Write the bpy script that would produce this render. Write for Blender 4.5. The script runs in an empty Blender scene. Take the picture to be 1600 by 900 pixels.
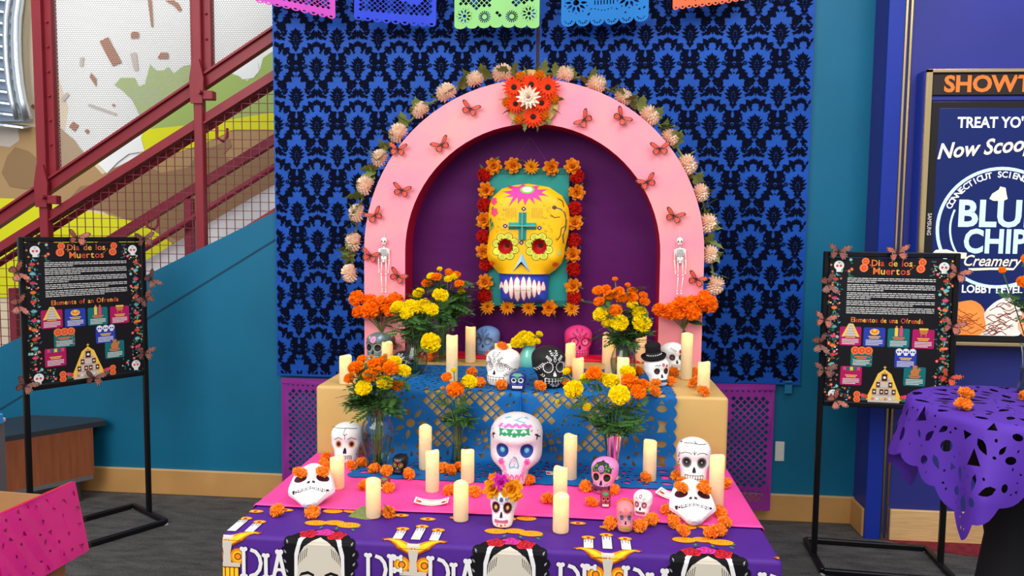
import bpy, bmesh, math, random
import numpy as np
from mathutils import Vector as V, Matrix, Quaternion, noise
from mathutils.geometry import delaunay_2d_cdt
from mathutils.bvhtree import BVHTree
PI=math.pi; sin=math.sin; cos=math.cos
S=bpy.context.scene; C=S.collection
# ---------------------------------------------------------------- camera, light, exposure
cd=bpy.data.cameras.new('camera'); cam=bpy.data.objects.new('camera',cd); C.objects.link(cam); S.camera=cam
cd.sensor_fit='HORIZONTAL'; cd.sensor_width=36; cd.lens=1188/1600*36; cd.clip_start=.05
yaw,pit,rol=.0882,.0759,.011
fw=V((-sin(yaw)*cos(pit),cos(yaw)*cos(pit),-sin(pit))); rt=V((cos(yaw),sin(yaw),0)); up=rt.cross(fw)
r2=rt*cos(rol)+up*sin(rol); u2=up*cos(rol)-rt*sin(rol)
m=Matrix((r2,u2,-fw)).transposed().to_4x4(); m.translation=(.22,-1.985,1.596); cam.matrix_world=m
w=bpy.data.worlds.new('world'); S.world=w; w.use_nodes=True
b=w.node_tree.nodes['Background']; b.inputs[0].default_value=(.93,.96,1,1); b.inputs[1].default_value=.5
def area(name,loc,target,sx,sy,power,col):
    l=bpy.data.lights.new(name,'AREA'); l.shape='RECTANGLE'; l.size=sx; l.size_y=sy; l.energy=power; l.color=col
    o=bpy.data.objects.new(name,l); C.objects.link(o); o.location=loc
    o.rotation_euler=(V(target)-V(loc)).to_track_quat('-Z','Y').to_euler(); return o
area('atrium_window_light',(-2.6,-4.2,4.2),(0,1.2,.8),4.5,3,210,(1,.98,.95))
area('lobby_ceiling_light',(1.8,-1.2,4.6),(.4,1.4,.8),2.5,2.5,80,(1,.96,.9))
area('mural_fill_light',(-3.4,1.1,4.5),(-3.2,3.6,1.9),1.6,1.6,26,(1,.98,.94))  # unseen fill light, added to brighten the mural wall behind the stairs
sp_=bpy.data.lights.new('wall_wash_lamp','SPOT'); sp_.energy=26; sp_.color=(.72,.5,1); sp_.spot_size=1.3; sp_.spot_blend=.8; sp_.shadow_soft_size=.08
so_=bpy.data.objects.new('wall_wash_lamp',sp_); C.objects.link(so_); so_.location=(2.42,1.72,3.55); so_.rotation_euler=(V((2.42,2.06,2.2))-V((2.42,1.72,3.55))).to_track_quat('-Z','Y').to_euler()
S.view_settings.view_transform='Standard'; S.view_settings.look='None'; S.view_settings.gamma=1
S.view_settings.use_curve_mapping=False; S.view_settings.exposure=.5
# ---------------------------------------------------------------- materials
MT={}
def lin(c): return tuple(((x/255)/12.92 if x/255<=.04045 else ((x/255+.055)/1.055)**2.4) for x in c)
def mat(name,rgb,rough=.6,metal=0,var=0,scale=20,bump=0,bscale=None,emit=0,sheen=0,trans=0,stretch=None,rgb2=None,sss=0,coat=0,spec=.3):
    if name in MT: return MT[name]
    m=bpy.data.materials.new(name); m.use_nodes=True; n=m.node_tree.nodes; l=m.node_tree.links; p=n['Principled BSDF']
    c=lin(rgb)+(1,); p.inputs['Base Color'].default_value=c; p.inputs['Roughness'].default_value=rough; p.inputs['Metallic'].default_value=metal; p.inputs['Specular IOR Level'].default_value=spec
    if sheen: p.inputs['Sheen Weight'].default_value=sheen
    if coat: p.inputs['Coat Weight'].default_value=coat
    if sss: p.inputs['Subsurface Weight'].default_value=sss; p.inputs['Subsurface Scale'].default_value=.02
    if emit: p.inputs['Emission Color'].default_value=c; p.inputs['Emission Strength'].default_value=emit
    if var or rgb2 or bump:
        tc=n.new('ShaderNodeTexCoord'); mp=n.new('ShaderNodeMapping'); l.new(tc.outputs['Object'],mp.inputs[0])
        if stretch: mp.inputs['Scale'].default_value=stretch
    if var or rgb2:
        t=n.new('ShaderNodeTexNoise'); t.inputs['Scale'].default_value=scale; t.inputs['Detail'].default_value=5; l.new(mp.outputs[0],t.inputs[0])
        r=n.new('ShaderNodeValToRGB'); l.new(t.outputs[0],r.inputs[0])
        c2=lin(rgb2)+(1,) if rgb2 else tuple(min(1,x*(1+var)) for x in c[:3])+(1,)
        c1=c if rgb2 else tuple(x*(1-var) for x in c[:3])+(1,)
        r.color_ramp.elements[0].color=c1; r.color_ramp.elements[1].color=c2
        r.color_ramp.elements[0].position=.35; r.color_ramp.elements[1].position=.65
        l.new(r.outputs[0],p.inputs['Base Color'])
    if bump:
        t2=n.new('ShaderNodeTexNoise'); t2.inputs['Scale'].default_value=bscale or scale; t2.inputs['Detail'].default_value=4; l.new(mp.outputs[0],t2.inputs[0])
        bu=n.new('ShaderNodeBump'); bu.inputs['Strength'].default_value=bump; bu.inputs['Distance'].default_value=.01
        l.new(t2.outputs[0],bu.inputs['Height']); l.new(bu.outputs[0],p.inputs['Normal'])
    if trans:
        o=n['Material Output']; tr=n.new('ShaderNodeBsdfTranslucent'); tr.inputs[0].default_value=c; mx=n.new('ShaderNodeMixShader'); mx.inputs[0].default_value=trans
        l.new(p.outputs[0],mx.inputs[1]); l.new(tr.outputs[0],mx.inputs[2]); l.new(mx.outputs[0],o.inputs[0])
    MT[name]=m; return m
def thin_glass(name,tint=(245,250,250),ior=1.45,base=.04):
    m=bpy.data.materials.new(name); m.use_nodes=True; n=m.node_tree.nodes; l=m.node_tree.links; n.remove(n['Principled BSDF'])
    a=n.new('ShaderNodeBsdfTransparent'); a.inputs[0].default_value=lin(tint)+(1,); g=n.new('ShaderNodeBsdfGlossy'); g.inputs['Roughness'].default_value=.04
    f=n.new('ShaderNodeLayerWeight'); f.inputs[0].default_value=(ior-1)*.35; ad=n.new('ShaderNodeMath'); ad.operation='MULTIPLY_ADD'; ad.inputs[1].default_value=.55; ad.inputs[2].default_value=base
    mx=n.new('ShaderNodeMixShader'); l.new(f.outputs[0],ad.inputs[0]); l.new(ad.outputs[0],mx.inputs[0]); l.new(a.outputs[0],mx.inputs[1]); l.new(g.outputs[0],mx.inputs[2])
    l.new(mx.outputs[0],n['Material Output'].inputs[0]); MT[name]=m; return m
thin_glass('glass',(240,246,246),1.4,.05); thin_glass('water',(226,234,220),1.2,.02); thin_glass('plastic_film',(248,246,250),1.3,.05)
def mesh_screen(name,rgb):   # fine woven wire cloth, holes far below a pixel
    m=bpy.data.materials.new(name); m.use_nodes=True; n=m.node_tree.nodes; l=m.node_tree.links; p=n['Principled BSDF']
    p.inputs['Base Color'].default_value=lin(rgb)+(1,); p.inputs['Roughness'].default_value=.6
    tc=n.new('ShaderNodeTexCoord'); sp=n.new('ShaderNodeSeparateXYZ'); l.new(tc.outputs['Object'],sp.inputs[0])
    def wave(o,k,off):
        a=n.new('ShaderNodeMath'); a.operation='MULTIPLY_ADD'; a.inputs[1].default_value=k; l.new(o,a.inputs[0])
        if off: l.new(off,a.inputs[2])
        s=n.new('ShaderNodeMath'); s.operation='SINE'; l.new(a.outputs[0],s.inputs[0]); return s.outputs[0]
    row=n.new('ShaderNodeMath'); row.operation='MULTIPLY'; row.inputs[1].default_value=PI*86; l.new(sp.outputs[2],row.inputs[0])
    rf=n.new('ShaderNodeMath'); rf.operation='MULTIPLY'; rf.inputs[1].default_value=86; l.new(sp.outputs[2],rf.inputs[0])
    fl=n.new('ShaderNodeMath'); fl.operation='FLOOR'; l.new(rf.outputs[0],fl.inputs[0]); fp=n.new('ShaderNodeMath'); fp.operation='MULTIPLY'; fp.inputs[1].default_value=PI/2; l.new(fl.outputs[0],fp.inputs[0])
    sx=wave(sp.outputs[0],PI*68,fp.outputs[0]); s2=n.new('ShaderNodeMath'); s2.operation='ABSOLUTE'; l.new(sx,s2.inputs[0])
    sz=n.new('ShaderNodeMath'); sz.operation='SINE'; l.new(row.outputs[0],sz.inputs[0]); s3=n.new('ShaderNodeMath'); s3.operation='ABSOLUTE'; l.new(sz.outputs[0],s3.inputs[0])
    mu=n.new('ShaderNodeMath'); mu.operation='MULTIPLY'; l.new(s2.outputs[0],mu.inputs[0]); l.new(s3.outputs[0],mu.inputs[1])
    gt=n.new('ShaderNodeMath'); gt.operation='GREATER_THAN'; gt.inputs[1].default_value=.2; l.new(mu.outputs[0],gt.inputs[0])
    tr=n.new('ShaderNodeBsdfTransparent'); mx=n.new('ShaderNodeMixShader'); l.new(gt.outputs[0],mx.inputs[0]); l.new(p.outputs[0],mx.inputs[1]); l.new(tr.outputs[0],mx.inputs[2])
    l.new(mx.outputs[0],n['Material Output'].inputs[0]); MT[name]=m; return m
def cm(rgb,rough=.6,**k): return mat('paint_%d_%d_%d'%tuple(rgb)+('' if rough==.6 else '_%d'%(rough*100)),rgb,rough,**k)
# ---------------------------------------------------------------- mesh helpers
class M:
    def __init__(s): s.v=[]; s.f=[]; s.m=[]; s.ms=[]
    def mi(s,mt):
        if mt is None: return 0
        if isinstance(mt,str): mt=MT[mt]
        if mt not in s.ms: s.ms.append(mt)
        return s.ms.index(mt)
    def add(s,vs,fs,mt=None):
        o=len(s.v); s.v+=[tuple(p) for p in vs]; i=s.mi(mt)
        for f in fs: s.f.append(tuple(o+k for k in f)); s.m.append(i)
        return s
    def box(s,a,b,mt=None):
        (x0,y0,z0),(x1,y1,z1)=a,b
        vs=[(x,y,z) for x in(x0,x1) for y in(y0,y1) for z in(z0,z1)]
        return s.add(vs,[(0,1,3,2),(4,6,7,5),(0,4,5,1),(2,3,7,6),(0,2,6,4),(1,5,7,3)],mt)
    def bbox(s,a,b,mt=None,c=.004):   # chamfered box
        (x0,y0,z0),(x1,y1,z1)=a,b
        c=min(c,(x1-x0)*.4,(y1-y0)*.4,(z1-z0)*.4)
        def ring(z,i): return [(x0+i,y0+c,z),(x0+c,y0+i,z),(x1-c,y0+i,z),(x1-i,y0+c,z),(x1-i,y1-c,z),(x1-c,y1-i,z),(x0+c,y1-i,z),(x0+i,y1-c,z)]
        return s.loft([ring(z0,c*.9),ring(z0+c,0),ring(z1-c,0),ring(z1,c*.9)],mt)
    def loft(s,rings,mt=None,cap=True,closed=True):
        n=len(rings[0]); vs=[p for r in rings for p in r]; fs=[]
        for i in range(len(rings)-1):
            for j in range(n if closed else n-1):
                k=(j+1)%n; fs.append((i*n+j,i*n+k,(i+1)*n+k,(i+1)*n+j))
        if cap: fs.append(tuple(range(n-1,-1,-1))); fs.append(tuple((len(rings)-1)*n+j for j in range(n)))
        return s.add(vs,fs,mt)
    def tube(s,path,r,mt=None,n=6,cap=True):
        path=[V(p) for p in path]; rs=r if isinstance(r,(list,tuple)) else [r]*len(path); rings=[]
        prev=None
        for i,p in enumerate(path):
            t=(path[min(i+1,len(path)-1)]-path[max(i-1,0)]).normalized()
            a=prev-t*prev.dot(t) if prev else (V((0,0,1)).cross(t) if abs(t.z)<.9 else V((1,0,0)).cross(t))
            if a.length<1e-6: a=V((1,0,0)).cross(t)
            a.normalize(); prev=a; b=t.cross(a)
            rings.append([p+(a*cos(2*PI*k/n)+b*sin(2*PI*k/n))*rs[i] for k in range(n)])
        return s.loft(rings,mt,cap)
    def lathe(s,prof,n=24,mt=None,c=(0,0,0),cap=False):
        return s.loft([[(c[0]+r*cos(2*PI*k/n),c[1]+r*sin(2*PI*k/n),c[2]+z) for k in range(n)] for r,z in prof],mt,cap)
    def prism(s,poly,y0,y1,mt=None):   # polygon in xz extruded along y
        n=len(poly); vs=[(x,y0,z) for x,z in poly]+[(x,y1,z) for x,z in poly]
        return s.add(vs,[tuple(range(n)),tuple(range(2*n-1,n-1,-1))]+[(i,n+i,n+(i+1)%n,(i+1)%n) for i in range(n)],mt)
    def ball(s,c,r,mt=None,n=10,k=6,sc=(1,1,1)):
        rings=[[(c[0]+r*sc[0]*sin(PI*i/k)*cos(2*PI*j/n),c[1]+r*sc[1]*sin(PI*i/k)*sin(2*PI*j/n),c[2]+r*sc[2]*cos(PI*i/k)) for j in range(n)] for i in range(1,k)]
        s.loft(rings,mt,True); return s
    def mesh(s,name,mt=None,smooth=False):
        me=bpy.data.meshes.new(name); me.from_pydata(s.v,[],s.f)
        if mt is not None: me.materials.append(MT[mt] if isinstance(mt,str) else mt)
        else:
            for q in s.ms: me.materials.append(q)
            me.polygons.foreach_set('material_index',s.m)
        if smooth: me.polygons.foreach_set('use_smooth',[True]*len(me.polygons))
        me.update(); return me
    def build(s,name,mt=None,parent=None,smooth=False,**k): return obj(name,s.mesh(name,mt,smooth),parent,**k)
def obj(name,me,parent=None,loc=None,rot=None,scale=None,quat=None,label=None,kind=None):
    o=bpy.data.objects.new(name,me); C.objects.link(o)
    if parent: o.parent=parent
    if loc is not None: o.location=loc
    if quat is not None: o.rotation_mode='QUATERNION'; o.rotation_quaternion=quat
    elif rot is not None: o.rotation_euler=rot
    if scale is not None: o.scale=(scale,)*3 if isinstance(scale,(int,float)) else scale
    if label: o['label']=label
    if kind: o['kind']=kind
    return o
def tag(o,label,cat,group=None):
    o['label']=label; o['category']=cat
    if group: o['group']=group
    return o
def T(name,label,cat,loc=(0,0,0),rot=(0,0,0),group=None):
    o=bpy.data.objects.new(name,None); C.objects.link(o); o.location=loc; o.rotation_euler=rot; o.empty_display_size=.02
    return tag(o,label,cat,group)
def st(o): o['kind']='structure'; return o
# ---------------------------------------------------------------- flat shapes
def evenodd(P,loops):
    r=np.zeros(len(P),bool)
    for lp in loops:
        a=np.array(lp); b2=np.roll(a,-1,0)
        for i in range(0,len(P),4000):
            q=P[i:i+4000]
            x=q[:,0:1]; y=q[:,1:2]
            c=((a[None,:,1]>y)!=(b2[None,:,1]>y))
            dy=b2[:,1]-a[:,1]; dy=np.where(abs(dy)<1e-12,1e-12,dy)
            xi=(b2[:,0]-a[:,0])[None]*(y-a[None,:,1])/dy[None]+a[None,:,0]
            r[i:i+4000]^=(np.sum(c&(x<xi),1)%2==1)
    return r
def tri2d(outer,holes=(),step=0):
    loops=[list(map(tuple,outer))]+[list(map(tuple,h)) for h in holes]
    vs=[];es=[]
    for lp in loops:
        o=len(vs); vs+=[V(p[:2]) for p in lp]; es+=[(o+i,o+(i+1)%len(lp)) for i in range(len(lp))]
    if step:
        a=np.array(loops[0]); x0,y0=a.min(0); x1,y1=a.max(0)
        g=np.array([(x0+(i+.5)*step,y0+(j+.5)*step) for i in range(int((x1-x0)/step)+1) for j in range(int((y1-y0)/step)+1)])
        if len(g):
            g=g[evenodd(g,loops)]; vs+=[V((float(p[0]),float(p[1]))) for p in g]
    r=delaunay_2d_cdt(vs,es,[],0,1e-7)
    ov=np.array([tuple(p) for p in r[0]]); fs=np.array([f for f in r[2] if len(f)==3])
    cen=ov[fs].mean(1); k=evenodd(cen,loops)
    return [tuple(p) for p in ov.tolist()],[tuple(f) for f in fs[k].tolist()]
def circ(x,y,r,n=14,ry=None,a=0,a0=0,a1=2*PI):
    ry=ry or r; full=abs(a1-a0-2*PI)<1e-6; out=[]
    for i in range(n if full else n+1):
        t=a0+(a1-a0)*i/n; p=(r*cos(t),ry*sin(t)); out.append((x+p[0]*cos(a)-p[1]*sin(a),y+p[0]*sin(a)+p[1]*cos(a)))
    return out
def leafp(x,y,a,l,w,n=4,bend=0):
    s1=[];s2=[]
    for i in range(n+1):
        t=i/n; h=w*.5*sin(PI*t**.75); b_=bend*l*t*t
        s1.append((t*l,b_+h)); 
        if 0<i<n: s2.append((t*l,b_-h))
    return [(x+px*cos(a)-py*sin(a),y+px*sin(a)+py*cos(a)) for px,py in s1+s2[::-1]]
def seg(a,b,w):
    d=V((b[0]-a[0],b[1]-a[1])); 
    if d.length<1e-9: return None
    d.normalize(); n=V((-d.y,d.x))*w/2
    return [(a[0]+n.x,a[1]+n.y),(a[0]-n.x,a[1]-n.y),(b[0]-n.x,b[1]-n.y),(b[0]+n.x,b[1]+n.y)]
def rectp(x0,y0,x1,y1): return [(x0,y0),(x1,y0),(x1,y1),(x0,y1)]
def rrect(x0,y0,x1,y1,r): return circ(x1-r,y1-r,r,3,a0=0,a1=PI/2)+circ(x0+r,y1-r,r,3,a0=PI/2,a1=PI)+circ(x0+r,y0+r,r,3,a0=PI,a1=1.5*PI)+circ(x1-r,y0+r,r,3,a0=1.5*PI,a1=2*PI)
GL={}
def glyphs(s,size=1,bold=0,shear=0,font=None):
    k=(s,bold,shear)
    if k not in GL:
        cu=bpy.data.curves.new('t','FONT'); cu.body=s; cu.size=1; cu.offset=bold; cu.shear=shear; cu.resolution_u=3
        o=bpy.data.objects.new('t',cu); C.objects.link(o); dg=bpy.context.evaluated_depsgraph_get(); me=o.evaluated_get(dg).to_mesh()
        GL[k]=([(p.co.x,p.co.y) for p in me.vertices],[tuple(p.vertices) for p in me.polygons])
        bpy.data.objects.remove(o); bpy.data.curves.remove(cu)
    return GL[k]
class PR(M):   # flat print: 2-D shapes laid on a surface by mp(u,v,height)
    def __init__(s,mp,lay=.0006): super().__init__(); s.mp=mp; s.lay=lay
    def poly(s,pts,mt,L=1,step=0,holes=()):
        if pts is None: return s
        if step or holes:
            vs,fs=tri2d(pts,holes,step)
        else: vs,fs=pts,[tuple(range(len(pts)))]
        s.k=(getattr(s,'k',0)+7)%60; h=L*s.lay+s.k*s.lay/80
        return s.add([s.mp(x,y,h) for x,y in vs],fs,mt)
    def line(s,pts,w,mt,L=1):
        for i in range(len(pts)-1): s.poly(seg(pts[i],pts[i+1],w),mt,L)
        return s
    def text(s,t,x,y,size,mt,L=2,bold=0,shear=0,width=None,align='c',a=0):
        vs,fs=glyphs(t,1,bold,shear)
        if not vs: return 0
        x0=min(p[0] for p in vs); x1=max(p[0] for p in vs); sx=size if not width else width/(x1-x0)
        cx={'c':(x0+x1)/2,'l':x0,'r':x1}[align]
        q=[((px-cx)*sx,py*size) for px,py in vs]
        s.add([s.mp(x+px*cos(a)-py*sin(a),y+px*sin(a)+py*cos(a),L*s.lay) for px,py in q],fs,mt); return (x1-x0)*sx
    def text2(s,t,x,y,size,mts,L=2,bold=0,width=None):   # letter by letter, colours in turn
        adv=[];tot=0
        for ch in t:
            if ch==' ': wd=.3
            else:
                vs,_=glyphs(ch,1,bold); wd=max(p[0] for p in vs)-min(p[0] for p in vs)
            adv.append(wd); tot+=wd+.09
        k=(width/tot) if width else size; cx=x-tot*k/2; j=0
        for ch,wd in zip(t,adv):
            if ch!=' ': s.text(ch,cx+wd*k/2,y,size,mts[j%len(mts)],L,bold,width=wd*k); j+=1
            cx+=(wd+.09)*k
    def arc(s,t,cx,cy,R,a0,a1,size,mt,L=2,bold=0):
        n=len(t)
        for i,ch in enumerate(t):
            if ch==' ': continue
            a=a0+(a1-a0)*i/(n-1); s.text(ch,cx+R*cos(a),cy+R*sin(a),size,mt,L,bold,a=a-PI/2)
# ---------------------------------------------------------------- the setting
WY=2.264; TH=.74; GH=1.002
mat('teal_wall',(2,98,132),.55,var=.04,scale=3,bump=.05,bscale=60)
mat('groove',(6,60,84),.7)
mat('blue_wall',(44,50,128),.5,var=.03,scale=3); mat('pilaster_blue',(22,48,150),.45); mat('gold_metal',(214,190,140),.25,1)
mat('tan_base',(190,142,84),.5,var=.05,scale=6); mat('oak_base',(222,180,124),.5,var=.10,scale=9,stretch=(1,1,14))
mat('rail_red',(128,32,44),.4,var=.05,scale=8); mat('rail_red_far',(140,44,62),.45)
mat('steel',(196,204,212),.3,.9); mat('steel_panel',(168,186,208),.4,.6)
mat('stair_white',(226,224,226),.6)
def carpet():
    m=bpy.data.materials.new('carpet'); m.use_nodes=True; n=m.node_tree.nodes; l=m.node_tree.links; p=n['Principled BSDF']; p.inputs['Roughness'].default_value=.95
    tc=n.new('ShaderNodeTexCoord'); mp=n.new('ShaderNodeMapping'); mp.inputs['Scale'].default_value=(1,3.2,1); l.new(tc.outputs['Object'],mp.inputs[0])
    a=n.new('ShaderNodeTexNoise'); a.inputs['Scale'].default_value=6; a.inputs['Detail'].default_value=8; a.inputs['Roughness'].default_value=.7; l.new(mp.outputs[0],a.inputs[0])
    f=n.new('ShaderNodeTexNoise'); f.inputs['Scale'].default_value=130; f.inputs['Detail'].default_value=3; l.new(tc.outputs['Object'],f.inputs[0])
    r=n.new('ShaderNodeValToRGB'); e=r.color_ramp.elements; e[0].position=.36; e[0].color=lin((36,35,37))+(1,); e[1].position=.66; e[1].color=lin((94,91,88))+(1,)
    x=n.new('ShaderNodeMix'); x.data_type='FLOAT'; x.inputs[0].default_value=.4; l.new(a.outputs[0],x.inputs[2]); l.new(f.outputs[0],x.inputs[3]); l.new(x.outputs[0],r.inputs[0]); l.new(r.outputs[0],p.inputs['Base Color'])
    bu=n.new('ShaderNodeBump'); bu.inputs['Strength'].default_value=.6; bu.inputs['Distance'].default_value=.004; l.new(f.outputs[0],bu.inputs['Height']); l.new(bu.outputs[0],p.inputs['Normal']); MT['carpet']=m
carpet()
st(M().box((-7,-5,-.05),(7,6,0)).build('floor','carpet'))
mat('red_carpet',(120,30,44),.95,var=.25,scale=30,bump=.5,bscale=140)
rc=[(1.8106, 2.0627), (1.8849, 2.0215), (2.0086, 1.9396), (2.1418, 1.8933), (2.307, 1.8598), (2.5313, 1.8344), (3.0171, 1.861), (3.2259, 2.1601), (2.5585, 2.0994)]
mm=M(); n=len(rc); mm.add([(x,y,.0) for x,y in rc]+[(x,y,.004) for x,y in rc],[tuple(range(n)),tuple(range(n,2*n))]+[(i,(i+1)%n,n+(i+1)%n,n+i) for i in range(n)]); st(mm.build('floor_carpet_inlay','red_carpet'))
# back wall with the sloping stair edge at its left end
sl=[(-3.258, 0.623), (-1.522, 1.679)]
(ax,az),(bx_,bz)=sl; k=(bz-az)/(bx_-ax)
wl=[(-5,0),(1.747,0),(1.747,3.6),(-1.45,3.6),(-1.45,bz+k*(-1.45-bx_)),(-5,max(.02,az+k*(-5-ax)))]
wb=st(M().prism(wl,WY,WY+.12).build('wall_back','teal_wall'))
g=[(-3.263, 0.477), (-1.523, 1.528)]
mm=PR(lambda x,z,h:(x,WY-.001,z)); mm.poly(seg(g[0],g[1],.012),'groove'); mm.build('groove',None,wb)
bb=st(M().bbox((-5,WY-.018,0),(1.747,WY,.148),'tan_base').build('baseboard_back'))
M().box((-5,WY-.0185,.145),(1.747,WY-.001,.151)).build('cap_strip',mat('base_cap',(214,176,126),.5),bb)
M().bbox((1.729,2.075,0),(1.747,WY,.15),'tan_base').build('return_piece',None,bb)
wr=st(M().box((1.747,2.06,0),(4.4,2.35,3.6)).build('wall_right','blue_wall'))
M().box((1.737,2.052,0),(1.815,2.07,3.6)).build('pilaster',MT['pilaster_blue'],wr)
for x in (1.822,1.846): M().bbox((x-.006,2.045,0),(x+.006,2.062,3.6),c=.003).build('gold_trim',MT['gold_metal'],wr)
br=st(M().bbox((1.86,2.04,0),(4.4,2.06,.165),'oak_base').build('baseboard_right'))
# far mural wall behind the stairs
MY=3.6
mat('mural_cream',(228,210,180),.6); mat('mural_white',(238,240,240),.6); mat('mural_green',(160,184,100),.6); mat('mural_yellow',(222,222,20),.6)
mat('mural_brown',(176,142,98),.6); mat('mural_dark',(146,116,80),.6); mat('mural_sprinkle',(158,92,52),.6); mat('mural_grey',(196,184,172),.6); mat('mural_sky',(206,224,214),.6)
wf=st(M().box((-8,MY,0),(0,MY+.1,5)).build('wall_far','mural_cream'))
mu=PR(lambda x,z,h:(x,MY-h*4,z))
mu.poly([(-3.771, 3.419), (-1.478, 3.38), (-1.486, 1.888), (-2.748, 1.88), (-3.469, 2.071), (-3.736, 2.286), (-3.696, 2.491), (-3.775, 2.735)],'mural_white',1)
mu.poly([(-2.562, 2.628), (-2.505, 3.397), (-1.478, 3.38), (-1.483, 2.445), (-2.313, 2.447)],'mural_white',2)
mu.poly([(-3.32, 2.662), (-3.265, 2.716), (-3.157, 2.715), (-3.127, 2.651), (-3.077, 2.666), (-3.03, 2.815), (-2.984, 2.766), (-2.931, 2.766), (-2.887, 2.793), (-2.846, 2.745), (-2.77, 2.799), (-2.664, 2.818), (-2.517, 2.777), (-2.35, 2.726), (-2.277, 2.686), (-2.183, 2.744), (-2.15, 2.853), (-2.076, 2.901), (-1.48, 2.974), (-1.483, 2.366), (-2.063, 2.346), (-3.038, 2.327), (-3.132, 2.449), (-3.183, 2.55), (-3.257, 2.621)],'mural_green',3)
mu.poly([(-2.35, 2.736), (-2.309, 2.696), (-2.225, 2.705), (-2.178, 2.76), (-2.192, 2.82), (-2.255, 2.804), (-2.308, 2.761)],'mural_white',4)
mu.poly([(-3.082, 2.327), (-2.567, 2.377), (-2.061, 2.456), (-1.482, 2.524), (-1.484, 2.247), (-2.105, 2.326), (-2.378, 2.327), (-2.656, 2.206), (-2.958, 2.124), (-3.13, 2.144), (-3.115, 2.276)],'mural_yellow',4)
mu.poly([(-4.942, 2.349), (-4.31, 2.349), (-4.179, 2.286), (-4.098, 2.348), (-3.976, 2.348), (-3.889, 2.317), (-3.788, 2.358), (-3.649, 2.245), (-3.566, 2.122), (-3.439, 1.989), (-3.24, 2.082), (-3.043, 2.164), (-2.869, 2.246), (-2.656, 2.216), (-2.378, 2.331), (-2.105, 2.326), (-1.484, 2.286), (-1.488, 1.485), (-2.974, 1.467), (-3.448, 1.71), (-3.733, 1.749), (-4.065, 1.799), (-4.97, 1.803)],'mural_brown',3)
mu.poly([(-3.755, 1.749), (-3.617, 1.895), (-3.463, 1.917), (-3.328, 2.041), (-3.131, 2.083), (-2.961, 2.002), (-2.745, 2.043), (-2.657, 2.165), (-2.528, 2.206), (-2.421, 2.256), (-2.401, 2.206), (-2.466, 2.145), (-2.403, 2.085), (-2.191, 2.166), (-1.484, 2.247), (-1.488, 1.485), (-2.757, 1.469), (-3.058, 1.569), (-3.404, 1.711)],'mural_dark',5)
mu.poly([(-4.97, 1.814), (-4.154, 1.798), (-3.799, 1.749), (-3.361, 1.67), (-3.101, 1.61), (-2.887, 1.468), (-2.767, 1.054), (-5.011, 1.012)],'mural_yellow',6)
mu.poly([(-4.265, 2.348), (-4.22, 2.369), (-4.109, 2.348), (-4.102, 2.245), (-4.183, 2.193), (-4.271, 2.204)],'mural_grey',4)
mu.poly([(-4.258, 1.996), (-4.208, 2.121), (-4.138, 2.194), (-4.028, 2.163), (-3.931, 2.08), (-3.915, 1.914), (-4.062, 1.872), (-4.195, 1.892)],'mural_dark',5)
mu.poly([(-3.469, 2.071), (-3.395, 1.996), (-3.305, 2.082), (-3.216, 2.144), (-3.086, 2.164), (-3.116, 2.266), (-3.28, 2.205)],'mural_white',6)
for pts in [[(-3.425, 2.985), (-3.355, 3.018), (-3.253, 2.828), (-3.327, 2.801)], [(-3.174, 3.042), (-3.152, 3.057), (-3.109, 3.047), (-3.115, 3.007), (-3.175, 3.004)], [(-2.971, 2.854), (-2.942, 2.898), (-2.883, 2.897), (-2.884, 2.853)], [(-3.035, 3.288), (-3.005, 3.288), (-2.997, 3.089), (-3.012, 3.086)], [(-2.897, 3.276), (-2.833, 3.281), (-2.792, 3.255), (-2.77, 3.209), (-2.793, 3.198), (-2.834, 3.242)], [(-3.513, 2.724), (-3.497, 2.754), (-3.459, 2.709), (-3.461, 2.648)], [(-3.694, 2.348), (-3.655, 2.389), (-3.611, 2.358), (-3.647, 2.313)], [(-3.568, 2.315), (-3.555, 2.331), (-3.533, 2.327), (-3.529, 2.307), (-3.547, 2.295)], [(-3.34, 2.51), (-3.326, 2.524), (-3.314, 2.51), (-3.327, 2.496)], [(-3.997, 2.504), (-3.981, 2.521), (-3.963, 2.508), (-3.975, 2.484)]]: mu.poly(pts,'mural_sprinkle',5)
for pts in [[(-3.536, 2.507), (-3.518, 2.523), (-3.303, 2.449), (-3.312, 2.433)], [(-3.186, 2.892), (-3.135, 2.902), (-3.123, 2.771), (-3.156, 2.767)], [(-3.585, 2.865), (-3.552, 2.871), (-3.565, 2.799), (-3.591, 2.805)], [(-3.753, 2.556), (-3.702, 2.609), (-3.677, 2.593), (-3.727, 2.54)], [(-3.957, 2.389), (-3.931, 2.481), (-3.905, 2.481), (-3.926, 2.385)]]: mu.poly(pts,'mural_grey',5)
mu.build('painted_mural',None,wf,kind='stuff')
# porthole louvre of bright steel on the far wall, seen at its right rim
lv=T('louvre_column','curved bright steel louvre with many fins on the mural wall','louvre',(-4.4668, 3.5, 2.9972))
L0=V(lv.location); rim=[(-3.9107, 3.45, 3.686), (-3.931, 3.45, 3.4727), (-3.9538, 3.45, 3.258), (-3.978, 3.45, 3.1286), (-3.9885, 3.45, 2.9877), (-3.9904, 3.45, 2.8243), (-3.9786, 3.45, 2.6492), (-3.9578, 3.45, 2.5172), (-3.9214, 3.45, 2.3849)]
rim=[V(p)-L0 for p in rim]
M().tube(rim,.035,n=8).build('rim','steel',lv,smooth=True)
M().tube([p+V((-.075,-.01,0)) for p in rim],.022,n=8).build('inner_rim','steel',lv,smooth=True)
bk=[(p.x-.06,p.z) for p in rim]+[(-1.2,rim[-1].z),(-1.2,rim[0].z)]
M().prism(bk,.05,.07).build('back_panel','steel_panel',lv)
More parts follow.
